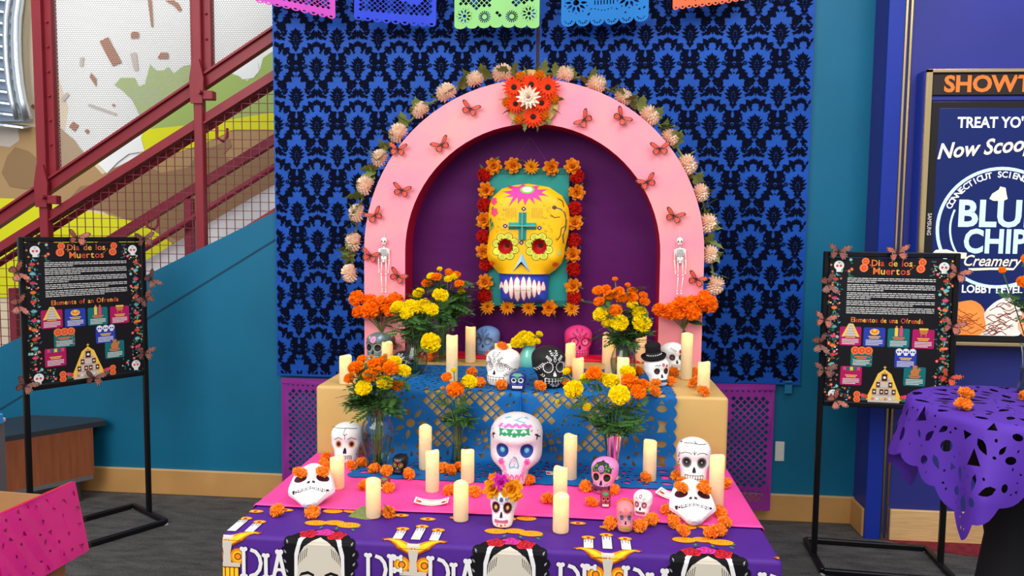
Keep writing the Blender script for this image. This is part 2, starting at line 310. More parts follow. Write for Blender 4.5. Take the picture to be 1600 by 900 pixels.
for i in range(-5,11):
    zz=3.1675-i*0.0845-L0.z
    xr=min(rim,key=lambda p:abs(p.z-zz)).x-.07
    pth=[V((xr,-.01,zz)),V((xr-.12,-.05,zz+.012)),V((xr-.3,-.09,zz+.03)),V((xr-.8,-.12,zz+.06))]
    mm=M(); mm.loft([[p+V((0,0,0)),p+V((0,.0,.014)),p+V((0,.07,.03)),p+V((0,.07,.016))] for p in pth]); mm.build('fin','steel',lv)
# stair railing in front of the mural
RY=2.33
def beam(m,a,b,h,d,y=RY,mt=None):
    a=V((a[0],y,a[1])); b=V((b[0],y,b[1])); t=(b-a).normalized(); nn=V((-t.z,0,t.x)); 
    q=[(p+nn*s*h/2+V((0,e*d/2,0))) for p in (a,b) for s,e in((-1,-1),(1,-1),(1,1),(-1,1))]
    m.add(q,[(0,1,2,3),(7,6,5,4),(0,4,5,1),(1,5,6,2),(2,6,7,3),(3,7,4,0)],mt)
sr=T('stair_railing','dark red steel stair railing with wire mesh climbing towards the blue backdrop','railing',(-2.4,RY,.6)); OR=V(sr.location)
def rb(name,fn,mt='rail_red',par=sr,**k):
    m_=M(); fn(m_); m_.v=[tuple(V(p)-OR) for p in m_.v]; return m_.build(name,mt,par,**k)
Lr=lambda pts:pts
ub=[(-3.785, 1.305), (-1.2, 2.911)]; lb=[(-3.793, 1.147), (-1.202, 2.666)]; cb=[(-3.836, 0.313), (-1.207, 1.896)]
clip=lambda l_:[l_[0],(-1.53,l_[0][1]+(l_[1][1]-l_[0][1])*(-1.53-l_[0][0])/(l_[1][0]-l_[0][0]))]
ub,lb,cb=clip(ub),clip(lb),clip(cb)
rb('top_beam',lambda m_:(beam(m_,*ub,.075,.05),beam(m_,(ub[0][0],ub[0][1]+.03),(ub[1][0],ub[1][1]+.03),.012,.09)))
rb('guard_rail',lambda m_:(beam(m_,*lb,.05,.05),beam(m_,(lb[0][0],lb[0][1]-.028),(lb[1][0],lb[1][1]-.028),.01,.08)))
hr=[(-3.863, 1.039), (-1.58, 2.424)]
rb('handrail',lambda m_:m_.tube([(hr[0][0],2.40,hr[0][1]),(hr[1][0],2.40,hr[1][1])],.02,n=8),smooth=True)
rb('bottom_chord',lambda m_:beam(m_,*cb,.03,.05))
for px in [-2.9552, -1.986]:
    zb=cb[0][1]+(cb[1][1]-cb[0][1])*(px-cb[0][0])/(cb[1][0]-cb[0][0])
    zu=ub[0][1]+(ub[1][1]-ub[0][1])*(px-ub[0][0])/(ub[1][0]-ub[0][0])
    rb('post',lambda m_:(m_.bbox((px-.026,RY-.05,zb-.3),(px+.026,RY,3.5)),m_.box((px-.05,RY-.02,zu),(px-.022,RY+.03,3.5)),m_.box((px+.022,RY-.02,zu+.03),(px+.07,RY+.03,3.5))))
    rb('gusset',lambda m_:(m_.prism([(px-.035,zu-.12),(px+.035,zu-.12),(px+.045,zu+.02),(px+.02,zu+.13),(px-.02,zu+.13),(px-.04,zu+.02)],RY-.065,RY-.05),m_.tube([(px+.03,RY-.1,zu-.06),(px+.03,RY-.05,zu-.06)],.013,n=8),m_.bbox((px+.04,RY-.07,zu-.1),(px+.1,RY-.02,zu-.05))))
    for i in range(8):
        z_=zu+.25+i*.142; rb('bolt',lambda m_:m_.ball((px+.047,RY-.024,z_),.009,n=6,k=4))
def meshbox(x0,x1):
    f=lambda x:ub[0][1]+(ub[1][1]-ub[0][1])*(x-ub[0][0])/(ub[1][0]-ub[0][0])+.03
    m_=M().prism([(x0,f(x0)),(x1,f(x1)),(x1,3.5),(x0,3.5)],RY+.012,RY+.0125); m_.v=[tuple(V(p)-OR) for p in m_.v]; m_.build('screen_panel','screen_mesh',sr)
mesh_screen('screen_mesh',(150,148,148))
pa,pb=[-2.9552, -1.986]
meshbox(pa+.05,pb-.04); meshbox(pb+.05,-1.53)
mat('mesh_red',(112,42,52),.5)
def wires(m_):
    f=lambda ln,x:ln[0][1]+(ln[1][1]-ln[0][1])*(x-ln[0][0])/(ln[1][0]-ln[0][0])
    x=-3.7
    while x<-1.53: m_.box((x-.0019,RY-.008,f(cb,x)),(x+.0019,RY-.004,f(lb,x))); x+=.0515
    z=.3; kk=(lb[1][1]-lb[0][1])/(lb[1][0]-lb[0][0]); k2=(cb[1][1]-cb[0][1])/(cb[1][0]-cb[0][0])
    while z<2.7:
        x0=lb[0][0]+(z-lb[0][1])/kk; x1=cb[0][0]+(z-cb[0][1])/k2
        x0=max(-3.7,x0); x1=min(-1.53,x1)
        if x1>x0: m_.box((x0,RY-.012,z-.0019),(x1,RY-.008,z+.0019))
        z+=.0515
rb('wire_mesh',wires,'mesh_red',kind='stuff')
for px,pz in [(-2.3392, 1.6273), (-1.8979, 2.1482)]: rb('handrail_bracket',lambda m_:m_.tube([(px,RY+.0,pz+.03),(px,RY,pz-.035),(px+.02,2.37,pz-.05),(px+.03,2.40,pz-.02),(px+.03,2.40,pz+.03)],.009))
# stair body and its far railing
sw=[(-2.952, 1.177), (-1.345, 2.086), (-1.347, 1.704), (-2.967, 0.717)]
st(M().prism(sw,2.75,2.8).build('wall_stair','stair_white'))
ff=[(-3.317, 1.204), (-1.326, 2.365)]; fh=[(-3.264, 1.011), (-1.301, 2.197)]
fr=T('far_stair_railing','muted red far side railing seen through the wire mesh of the stairs','railing',(-2.4,2.7,.6)); OR2=OR; OR=V(fr.location)
rb('rail',lambda m_:beam(m_,*ff,.055,.05,2.7),'rail_red_far',fr)
rb('handrail',lambda m_:m_.tube([(fh[0][0],2.62,fh[0][1]),(fh[1][0],2.62,fh[1][1])],.02,n=8),'rail_red_far',fr,smooth=True)
for px,z1 in [(-2.2735, 1.7759), (-3.4925, 1.1802)]: rb('post',lambda m_:m_.bbox((px-.025,2.68,.3),(px+.025,2.73,z1)),'rail_red_far',fr)
OR=OR2
# wall outlet
ou=T('wall_outlet','pale wall outlet plate on the teal wall beside the magenta paper','outlet',(1.3418, 2.262, 0.3917))
M().bbox((-.025,-.006,-.055),(.025,0,.055)).build('plate',cm((206,204,198)),ou)
for z in (-.022,.022): M().lathe([(.001,-.004),(.014,-.004),(.015,0)],10).build('socket',cm((240,238,232)),ou,loc=(.0,-.008,z),rot=(PI/2,0,0))
# wall bench at far left
bA=V((-2.5489, 2.2, 0.45)); bB=V((-2.9876, 1.655, 0.46))
be=T('wall_bench','wood veneer wall bench with a charcoal top behind the left poster','bench',(bA.x,bA.y,0)); bt=bA.z
dv=(V((bB.x,bB.y,0))-V((bA.x,bA.y,0))).normalized(); nv=V((-dv.y,dv.x,0)); nv=nv if nv.y>0 else -nv
def slab(a,b,dep,z0,z1):
    p=[dv*a,dv*b,dv*b+nv*dep,dv*a+nv*dep]; return M().add([(q.x,q.y,z0) for q in p]+[(q.x,q.y,z1) for q in p],[(0,1,2,3),(4,5,6,7),(0,1,5,4),(1,2,6,5),(2,3,7,6),(3,0,4,7)])
mat('bench_wood',(138,78,50),.4,var=.12,scale=7,stretch=(6,6,.6)); mat('bench_top',(52,56,62),.35,var=.06,scale=40)
slab(-.0,1.2,.45,bt-.03,bt).build('top','bench_top',be); slab(.07,1.2,.4,.14,bt-.03).build('body','bench_wood',be); slab(.075,1.2,.38,.115,.14).build('metal_strip',MT['steel'],be); slab(.14,1.2,.3,0,.115).build('plinth',cm((40,36,36)),be)
# ---------------------------------------------------------------- damask backdrop
mat('damask_blue',(20,74,166),.5,var=.10,scale=2.2,bump=.35,bscale=7,spec=.15,stretch=(1,1,2.2)); mat('damask_black',(6,10,32),.8,spec=.05)
def wav(x,z): return .006*noise.noise(V((x*1.3,z*2.2,3.1)))+.003*sin(x*9+z*2)
def damask(p,cx,cz,big,bnd):
    def lf(x,z,a,l,w,b=0,mir=True):
        for s in ((1,-1) if mir else (1,)):
            q=leafp(x,z,a,l,w,4,b); q=[(cx+s*u,cz+v) for u,v in q]
            if all(bnd[0]<u<bnd[1] for u,_ in q) and all(bnd[2]<v<bnd[3] for _,v in q): p.poly(q,'damask_black')
    # pine-cone leaf fan
    for i,(zz,l,a,w) in enumerate([(-.030,.022,-.15,.012),(-.020,.040,.05,.014),(-.008,.047,.28,.015),(.004,.044,.52,.015),(.014,.038,.8,.014),(.020,.030,1.08,.013)]): lf(.003,zz,a,l*1.05,w*1.08,.12)
    lf(0,.018,PI/2,.042,.02,0,False); lf(0,-.035,PI/2,.055,.016,0,False); lf(.002,-.032,-.75,.026,.013,-.2); lf(.002,-.042,-.3,.022,.013,-.3); lf(0,-.045,-PI/2,.03,.018,0,False); lf(.004,-.048,-1.0,.016,.009)
    if not big: 
        for dx,dz in((.062,-.01),(.075,.004),(.066,.012)): lf(dx,dz,.6,.016,.01); 
        return
    # ogee frame of acanthus leaves, left and right
    pts=[(.022,.118),(.05,.100),(.082,.070),(.105,.040),(.100,.005),(.088,-.03),(.080,-.05),(.055,-.082),(.03,-.105)]
    for i in range(len(pts)-1):
        a=math.atan2(pts[i+1][1]-pts[i][1],pts[i+1][0]-pts[i][0])
        x,z=pts[i]
        lf(x,z,a,.046,.018,.1); lf(x,z,a+.75,.033,.015,.3); lf(x,z,a-.7,.034,.016,-.3); lf((x+pts[i+1][0])/2,(z+pts[i+1][1])/2,a+1.2,.025,.013,.4)
        lf((x+pts[i+1][0])/2,(z+pts[i+1][1])/2,a-1.1,.026,.013,-.4)
    def band(P_,W_):
        for s in(1,-1):
            for i in range(len(P_)-1):
                a,b=V(P_[i]),V(P_[i+1]); d=(b-a).normalized(); n_=V((-d.y,d.x)); e=d*.0012
                q=[a-e+n_*W_[i]*.38,a-e-n_*W_[i]*.38,b+e-n_*W_[i+1]*.38,b+e+n_*W_[i+1]*.38]; q=[(cx+s*u.x,cz+u.y) for u in q]
                if all(bnd[0]<u<bnd[1] and bnd[2]<v<bnd[3] for u,v in q): p.poly(q,'damask_black')
    band([(.034,.108),(.058,.094),(.082,.076),(.100,.056),(.104,.034),(.094,.018),(.078,.016),(.068,.028),(.070,.044),(.080,.050)],[.006,.012,.016,.018,.017,.014,.012,.010,.008,.004])
    band([(.092,.020),(.086,-.004),(.084,-.026),(.070,-.050),(.050,-.072),(.032,-.086),(.016,-.094)],[.010,.018,.024,.022,.020,.016,.010])
    band([(.016,-.088),(.020,-.072),(.012,-.066),(.006,-.074)],[.012,.010,.008,.004]); band([(.014,-.104),(.034,-.112),(.052,-.118),(.062,-.132),(.054,-.146),(.042,-.140)],[.014,.014,.016,.014,.010,.005])
    band([(.010,-.120),(.024,-.134),(.026,-.150),(.014,-.158)],[.012,.012,.010,.006])
    # scrolls
    for x,z,r in((.088,.05,.02),(.062,.004,.012),(.05,-.125,.02)):
        for k in range(7): lf(x+r*.2*cos(k*.9),z+r*.2*sin(k*.9),k*.9,r*1.05,r*.5,.35)
    # crown and foot
    for a in(.35,.8,1.25): lf(.004,.112,a,.03,.013,.1); lf(.006,-.128,-a,.034,.015,-.1); lf(.012,-.10,a,.028,.014,.2); lf(.01,-.15,-a*.7,.03,.015,.1)
    lf(0,.112,PI/2,.034,.014,0,False); lf(0,-.12,-PI/2,.05,.016,0,False); lf(.014,.082,-.5,.018,.01); lf(.02,.085,.3,.018,.01); lf(.012,-.095,2.2,.014,.01)
    lf(.1175,.012,PI/2,.025,.012); lf(.1175,-.012,-PI/2,.02,.01); lf(.112,.0,.3,.014,.01); lf(.1125,-.048,.3,.010,.009); lf(.098,-.046,2.6,.014,.008); lf(.115,.018,2.5,.016,.008); lf(.03,-.16,-.4,.03,.014,.4)
def backdrop(x0,x1,z0,label,ox):
    t=T('damask_backdrop',label,'backdrop',((x0+x1)/2,2.235,z0)); O=V(t.location)
    z1=3.3; nx,nz=40,60
    vs=[(x0+(x1-x0)*i/nx-O.x,wav(x0+(x1-x0)*i/nx,z0+(z1-z0)*j/nz),(z1-z0)*j/nz) for j in range(nz+1) for i in range(nx+1)]
    fs=[(j*(nx+1)+i,j*(nx+1)+i+1,(j+1)*(nx+1)+i+1,(j+1)*(nx+1)+i) for j in range(nz) for i in range(nx)]
    M().add(vs,fs).build('fabric','damask_blue',t,smooth=True)
    p=PR(lambda x,z,h:(x-O.x,wav(x,z)-h*3.5,z-z0))
    for i in range(-1,8):
        for j in range(-1,10):
            cx=ox+i*.2352; cz=.57+j*.3206
            bn=(x0+.004,x1-.004,z0+.004,3.25)
            if cz<3.4: damask(p,cx,cz,True,bn); damask(p,cx+.1176,cz+.158,False,bn)
    p.build('damask_print',None,t,kind='stuff')
    hem=M().box((x0-O.x,-.006,0),(x1-O.x,.002,.012)); hem.build('hem','damask_blue',t)
backdrop(-1.515,-.034,.742,'left width of royal blue damask fabric behind the pink arch',-1.2649-.2352)
backdrop(-.018,1.43,.772,'right width of royal blue damask fabric behind the pink arch',1.1401-.2352*5)
cl=T('backdrop_pole','narrow brown pole showing between the two blue damask fabrics','pole',(-.026,2.25,0))
M().tube([(0,0,0),(0,0,3.4)],.012,n=8).build('shaft',cm((74,44,36)),cl); M().tube([(0,-.0,2.37),(0,-.0,2.41)],.0135,n=8).build('tape',cm((178,84,60)),cl)
tp=tag(M().bbox((-.02,-.001,-.035),(.02,.001,.035)).build('tape_piece',mat('blue_tape',(26,110,150),.6),loc=(1.3679, 2.23, 0.7582)),'piece of blue tape at the bottom right corner of the damask','tape')
# ---------------------------------------------------------------- cut paper
def rosette(H,x,y,R,n=10,core=.16):
    H.append(circ(x,y,R*core,10))
    for i in range(n):
        a=2*PI*i/n; H.append(leafp(x+R*.3*cos(a),y+R*.3*sin(a),a,R*.5,R*.2))
    for i in range(n):
        a=2*PI*(i+.5)/n; H.append(circ(x+R*.8*cos(a),y+R*.8*sin(a),R*.055,6))
def wheel(H,x,y,R,n=16):
    for i in range(n):
        a=2*PI*i/n; H.append(seg((x+R*.3*cos(a),y+R*.3*sin(a)),(x+R*.75*cos(a),y+R*.75*sin(a)),R*.13))
def lattice(H,x0,x1,y0,y1,p,skip,k=.40,ky=1):
    j=0; y=y0+p*.5
    while y<y1-p*.4*ky:
        x=x0+p*.5+(p*.5 if j%2 else 0)
        while x<x1-p*.3:
            if not skip(x,y): H.append([(x-p*k,y),(x,y-p*k*ky),(x+p*k,y),(x,y+p*k*ky)])
            x+=p
        y+=p*.5*ky; j+=1
def scallop(x0,x1,y,n,d):   # bottom edge from x1 back to x0
    out=[]; w_=(x1-x0)/n
    for i in range(n):
        c=x1-w_*(i+.5); out+=[(c+w_*.5*cos(t),y-d*sin(t)) for t in [PI*k/8 for k in range(8)]]
    return out+[(x0,y)]
def clash(H,h,gap):
    a=np.array(h); lo=a.min(0)-gap; hi=a.max(0)+gap
    for q,(l2,h2) in H:
        if (lo<h2).all() and (hi>l2).all(): return True
    return False
def scatter(H,rnd,inside,box,n,smin,smax,gap=.003):
    B=[]
    for h in H: a=np.array(h); B.append((h,(a.min(0),a.max(0))))
    for _ in range(n):
        x=rnd.uniform(box[0],box[1]); y=rnd.uniform(box[2],box[3]); s_=rnd.uniform(smin,smax)
        if not inside(x,y,s_): continue
        t=rnd.random(); a=rnd.uniform(0,2*PI)
        h=circ(x,y,s_*.6,10,ry=s_*.8,a=a) if t<.3 else leafp(x-s_*cos(a),y-s_*sin(a),a,s_*2,s_*.9) if t<.65 else [(x+s_*cos(a+k*2.1),y+s_*sin(a+k*2.1)*.9) for k in range(3)]
        if clash(B,h,gap): continue
        q=np.array(h); B.append((h,(q.min(0),q.max(0)))); H.append(h)
def sheet(name,outer,H,mp,mt,step,parent=None,**k):
    vs,fs=tri2d(outer,H,step); return M().add([mp(x,y) for x,y in vs],fs).build(name,mt,parent,smooth=True,**k)
for nme,c in dict(paper_pink=(206,74,190),paper_blue=(44,70,214),paper_green=(150,214,130),paper_sky=(24,120,200),paper_orange=(238,110,66),paper_magenta=(150,44,150),paper_table=(4,104,178),paper_violet=(92,50,176)).items(): mat(nme,c,.65,trans=.15,var=.05,scale=4)
# banners on a string
BY=2.1; zs=3.02
stg=tag(M().tube([(-2.2,BY,zs+.06),(-1,BY,zs),(0,BY,zs-.01),(1,BY,zs),(2,BY,zs+.06)],.002,n=4).build('banner_string',cm((230,230,230))),'white string carrying the cut paper banners above the altar','string')
def banner(px0,px1,x0,x1,zl,zr,mt,col,kind,sd):
    w_=x1-x0; h_=.36
    t=T('paper_banner','%s cut paper banner hanging above the altar%s'%(col[0],col[1]),'banner',(x0,BY,zs),group=None)
    rn=random.Random(sd); H=[]
    y0=-h_
    if kind=='lat': 
        ros=[(w_*.25,-.14,.075),(w_*.72,-.16,.085)]; n=9; d=.022
        for q in ros: rosette(H,*q,12)
        lattice(H,.02,w_-.02,-h_+.035,-.03,.03,lambda x,y:any((x-a)**2+(y-b)**2<(r+.012)**2 for a,b,r in ros))
    elif kind=='bike':
        n=7; d=.02; wh=[(w_*.36,-h_+.042,.044),(w_*.68,-h_+.042,.044)]; fl=[(w_*.88,-h_+.06,.05),(w_*.12,-h_+.05,.05)]
        for q in wh: wheel(H,*q)
        for q in fl: rosette(H,*q,9,.2)
        solid=[((w_*.36,-h_+.042),(w_*.5,-h_+.11)),((w_*.5,-h_+.11),(w_*.68,-h_+.042)),((w_*.45,-h_+.12),(w_*.62,-h_+.12)),((w_*.62,-h_+.16),(w_*.68,-h_+.042)),((w_*.36,-h_+.042),(w_*.5,-h_+.03)),((w_*.5,-h_+.16),(w_*.5,-h_+.2))]
        def sk(x,y):
            if any((x-a)**2+(y-b)**2<(r+.014)**2 for a,b,r in wh+fl): return True
            for a,b in solid:
                a=V(a);b=V(b);p=V((x,y)); t_=max(0,min(1,(p-a).dot(b-a)/(b-a).length_squared))
                if (a+(b-a)*t_-p).length<.017: return True
            return False
        lattice(H,.02,w_-.02,-h_+.02,-.03,.028,sk)
    else:
        n=6 if kind=='flower' else 11; d=.035 if kind=='flower' else .022
        ros=[(w_*.17,-h_+.10,.075),(w_*.78,-h_+.12,.08)]
        for q in ros: rosette(H,*q,10,.22)
        for i in range(7): H.append(rectp(w_*.38+i*.016,-h_+.085,w_*.38+i*.016+.006,-h_+.11))
        for i in range(6): H.append(circ(w_*.39+i*.017,-h_+.05+.012*abs(i-2.5)/2.5,.004,6))
        scatter(H,rn,lambda x,y,s_:all((x-a)**2+(y-b)**2>(r+.01)**2 for a,b,r in ros) and not(w_*.36<x<w_*.62 and y<-h_+.13),(.02,w_-.02,-h_+.03,-.03),260,.006,.014)
    cw=w_/n
    for i in range(n):
        c=cw*(i+.5)
        for k in range(5):
            a=PI+PI*(k+.5)/5; H.append(leafp(c+cw*.16*cos(a),y0+d*.35*sin(a)+.001,a,d*.42,d*.2)) if d>.03 else None
        if d<=.03 and kind!='bike': H.append(circ(c,y0-d*.28,cw*.2,8,ry=d*.3))
    outer=[(0,0),(0,y0)]; sc=scallop(0,w_,y0,n,d); outer=[(0,0)]+sc[::-1]+[(w_,0)]
    ph=rn.uniform(0,6)
    sheet('paper',outer,H,lambda x,y:(x,.012*sin(x*11+ph)*(-y/h_)-.01*(y/h_)**2,y+(zl+(zr-zl)*x/w_-(zs-h_-d))*(-y/h_)*1.0),mt,.025,t)
    M().tube([(0,0,0),(w_*.5,0,-.002),(w_,0,0)],.0035,n=5).build('folded_edge',mt,t)
for a in [(402, 524, -1.5448, -1.1107, 2.7972, 2.7102), (555, 682, -1.0016, -0.5601, 2.7021, 2.6632), (710, 843, -0.4639, -0.0122, 2.6554, 2.6533), (877, 1013, 0.1019, 0.5526, 2.6519, 2.6757), (1050, 1165, 0.6736, 1.0459, 2.7259, 2.7752)]:
    i=[402,555,710,877,1050].index(a[0])
    banner(*a,['paper_pink','paper_blue','paper_green','paper_sky','paper_orange'][i],[('magenta pink',' over the stair side'),('deep blue lattice',''),('pale green',' with two bicycle wheels'),('sky blue',' with a scalloped edge'),('orange',' with a toothed edge')][i],['lat','lat','bike','flower','x'][i],i+5)
# magenta sheets hanging below the damask either side of the altar
def side_sheet(x0,x1,zt,zb,flip,label):
    w_=x1-x0; h_=zt-zb; H=[]; rn=random.Random(3+flip)
    def fig(x,y):  # the solid skirted figure inside the lattice
        u=x/w_ if not flip else 1-x/w_; v=-y/h_
        e=.62-.18*sin(v*7)+(.0 if v<.5 else -.5*(v-.5)); return u>e
    LT=[]; lattice(LT,.03,w_-.025,-h_*.84,-.05,.04,fig,.36)
    lattice(LT,.03,w_-.03,-h_*.955,-h_*.85,.03,lambda x,y:False,.34)
    for i in range(int(w_/.03)-1): H.append([(.03+i*.03,-.035),(.048+i*.03,-.035),(.039+i*.03,-.046)])
    for v in range(12):
        for u in range(8):
            x=w_*(.66+.04*u) if not flip else w_*(.34-.04*u); y=-h_*(.16+v*.055)
            if .03<x<w_-.03 and fig(x,y) and rn.random()<.8: H.append(seg((x-.006,y-.002),(x+.006,y+.002*rn.choice((-1,1))),.0045))
    for i in range(10):
        x=rn.uniform(.06,w_-.06); y=-h_*rn.uniform(.2,.8)
    sc=scallop(0,w_,-h_,11,.012); outer=[(0,0)]+sc[::-1]+[(w_,0)]
    # drop holes that clash
    K=[]; 
    for h in H:
        if not clash(K,h,.0015): q=np.array(h); K.append((h,(q.min(0),q.max(0))))
    K+=[(h,0) for h in LT if not clash(K,h,.0015)]
    t=T('hanging_paper',label,'paper',(x0,2.2,zt)); sheet('paper',outer,[k_[0] for k_ in K],lambda x,y:(x+.01*y,-.012*sin(x*7+y*4)-.004*sin(y*23),y),'paper_magenta',.03,t)
    M().box((0,-.003,-.03),(w_,.002,0)).build('folded_top','paper_magenta',t)
side_sheet(-1.475,-.80,.735,.075,0,'magenta cut paper sheet hanging left of the gold cloth')
side_sheet(.78,1.29,.775,.085,1,'magenta cut paper sheet hanging right of the gold cloth')
# ---------------------------------------------------------------- altar cloths and tables
mat('gold_cloth',(205,168,100),.42,var=.05,scale=5,bump=.25,bscale=9,spec=.4); mat('violet_cloth',(74,28,132),.6,var=.05,scale=30,bump=.12,bscale=16); mat('pink_cloth',(242,72,160),.45,var=.03,scale=6,bump=.12,bscale=8,spec=.35)
def rring(x0,x1,y0,y1,r,z,wave=0,n=26):
    out=[]
    def wv(t): return wave*(sin(t*37)+.6*sin(t*61+1))
    for i in range(n): t=i/n; out.append((x0+r+(x1-x0-2*r)*t,y0-wv(t),z))
    for i in range(3): a=-PI/2+PI/2*i/3; out.append((x1-r+r*cos(a),y0+r+r*sin(a),z))
    for i in range(n): t=i/n; out.append((x1+wv(t+3),y0+r+(y1-y0-2*r)*t,z))
    for i in range(3): a=PI/2*i/3; out.append((x1-r+r*cos(a),y1-r+r*sin(a),z))
    for i in range(n): t=i/n; out.append((x1-r-(x1-x0-2*r)*t,y1+wv(t+5),z))
    for i in range(3): a=PI/2+PI/2*i/3; out.append((x0+r+r*cos(a),y1-r+r*sin(a),z))
    for i in range(n): t=i/n; out.append((x0-wv(t+7),y1-r-(y1-y0-2*r)*t,z))
    for i in range(3): a=PI+PI/2*i/3; out.append((x0+r+r*cos(a),y0+r+r*sin(a),z))
    return out
def drape(x0,x1,y0,y1,zt,zb,r,wave):
    R=[]
    for k in range(5):
        a=PI/2*k/4; i=r*(1-sin(a)); R.append(rring(x0+i,x1-i,y0+i,y1-i,.012,zt-r*(1-cos(a))))
    for k in range(1,9):
        q=k/8; R.append(rring(x0,x1,y0,y1,.012,zt-r-(zt-r-zb)*q,wave*q**1.2))
    m_=M(); m_.loft(R[::-1],None,False); n=len(R[0]); o=len(m_.v)-n; m_.f.append(tuple(range(o,o+n))); m_.m.append(0); return m_
tt=T('folding_table','folding table hidden under the violet printed cloth','table',(0,.385,0))
M().bbox((-.755,-.375,.70),(.755,.375,.732)).build('tabletop',cm((200,198,190)),tt)
for sx in(-1,1):
    for sy in(-1,1): M().tube([(sx*.66,sy*.3,0),(sx*.66,sy*.3,.70)],.014,n=8).build('leg',MT['steel'],tt)
vc=T('printed_tablecloth','violet printed tablecloth with candelabra and flower crowned portraits on the front table','tablecloth',(0,0,0))
drape(-.765,.765,0,.765,TH,.03,.014,.006).build('cloth','violet_cloth',vc,smooth=True)
gt=T('back_table','raised table hidden under the gold cloth','table',(0,1.27,0))
M().bbox((-.755,-.47,.96),(.755,.47,.994)).build('tabletop',cm((200,198,190)),gt)
for sx in(-1,1):
    for sy in(-1,1): M().tube([(sx*.66,sy*.4,0),(sx*.66,sy*.4,.96)],.014,n=8).build('leg',MT['steel'],gt)
gc=tag(drape(-.765,.765,.776,1.77,GH,.03,.012,.006).build('gold_tablecloth','gold_cloth',smooth=True),'gold satin cloth over the raised back table','tablecloth')
# pink runner
def prun(y0,y1):
    z=TH+.003; m_=M(); prof=[(-.770,.50),(-.769,.70),(-.766,z-.006),(-.760,z)]+[(-.76+1.52*i/16,z) for i in range(1,16)]+[(.760,z),(.766,z-.006),(.769,.70),(.770,.5)]
    def row(y,up): return [(x,y+.006*sin(x*5+1)*(1 if y<.4 else 0),zz+up) for x,zz in prof]
    m_.loft([row(y0,0.0),row(y0-.004,.003),row(y0+.003,.0055),row(y0+.02,.0035)]+[row(y0+.02+(y1-y0-.02)*k/6,.0025) for k in range(1,7)],None,False,False); return m_
tag(prun(.222,.765).build('pink_runner','pink_cloth',smooth=True),'bright pink cloth laid over the back of the violet tablecloth','cloth')
# blue cut paper runners: over the gold table, down its front, out onto the pink cloth
def runner_mp(x0):
    zt=GH+.0035; zl=TH+.0075
    def f(u,v):   # v=0 at the front end on the pink cloth
        x=x0+u; a=.235-.03; R_=.045
        if v<a: return (x,.51+v,zl+.002*sin(u*20+v*30)*(1-v/a)*0+.0015)
        v-=a
        if v<R_*PI/2: t=v/R_; return (x,.51+a+R_*sin(t)*.95,zl+.0015+R_*(1-cos(t)))
        v-=R_*PI/2; h=zt-zl-R_-.012
        if v<h: return (x,.758-.006*sin(v/h*PI)*sin(u*9+1),zl+R_+v)
        v-=h; r=.012
        if v<r*PI/2: t=v/r; return (x,.758+r*(1-cos(t)),zt-r+r*sin(t))
        v-=r*PI/2; return (x,.77+v,zt)
    return f
LEN=.205+.045*PI/2+.19+.019+.50
def runner(x0,w_,sd,flip,label):
    H=[]; rn=random.Random(sd); vf=.205+.07; n=9
    X=lambda u:(w_-u if flip else u)
    # front drop patterns
    ros=[(X(.16),vf+.085,.085,14),(X(.10),vf+.285,.05,10),(X(.30),vf+.27,.05,9),(X(.44),vf+.03,.055,12),(X(.46),vf+.33,.05,10)]
    for x,y,R,k in ros: rosette(H,x,y,R,k,.2)
    sol=[(X(.37),vf+.10,.052),(X(.525),vf+.18,.03)]
    for i in range(4):
        for j in range(3): H.append(circ(X(.34+.02*i),vf+.06+.035*j,.004,6))
    def sk(x,y): return any((x-a)**2+(y-b)**2<(R+.012)**2 for a,b,R,_ in ros) or any((x-a)**2+(y-b)**2<R*R*1.6 for a,b,R in sol)
    LT=[]; lattice(LT,min(X(.2),X(.56)),max(X(.2),X(.56)),vf-.01,vf+.235,.040,sk,.39)
    # border arches at the outer edge
    for j in range(14):
        y=.05+j*.065; 
        if y<LEN-.05: H.append([(X(.022),y-.02),(X(.058),y-.024),(X(.05),y),(X(.058),y+.022),(X(.022),y+.018),(X(.03),y)] if j%2 else circ(X(.042),y,.020,10,ry=.013)); H.append(circ(X(.012),y+.032,.004,6))
    K=[]
    for h in H:
        if not clash(K,h,.002): q=np.array(h); K.append((h,(q.min(0),q.max(0))))
    LT=[h for h in LT if not clash(K,h,.002)]; H=[k_[0] for k_ in K]+LT
    scatter(H,rn,lambda x,y,s_:True,(.02,w_-.02,.03,LEN-.03),1500,.007,.019,.004)
    # scalloped outer edge and front edge
    ny=22; e=[]
    for j in range(ny):
        c=LEN*(j+.5)/ny
        e+=[(-.012*sin(PI*k/5),LEN*j/ny+LEN/ny*k/5) for k in range(5)]
    e=[(u,v) for u,v in e]+[(0,LEN),(w_,LEN),(w_,0)]
    front=[(w_-w_*(i+k/5)/12,-.010*sin(PI*k/5)) for i in range(12) for k in range(1,5)]
    outer=e+front
    if flip: outer=[(w_-u,v) for u,v in outer][::-1]
    t=T('paper_runner',label,'paper runner',(x0,.51,TH)); f0=runner_mp(x0); f=(lambda u,v:(lambda q:(q[0],q[1]-.0012,q[2]+.0012))(f0(u,v))) if flip else f0; O=V(t.location)
    sheet('paper',outer,H,lambda u,v:tuple(V(f(u,max(v,-.012)))-O),'paper_table',.022,t)
runner(-.556,.575,11,False,'left blue cut paper runner draped over the gold cloth onto the pink cloth')
runner(.006,.562,12,True,'right blue cut paper runner draped over the gold cloth onto the pink cloth')
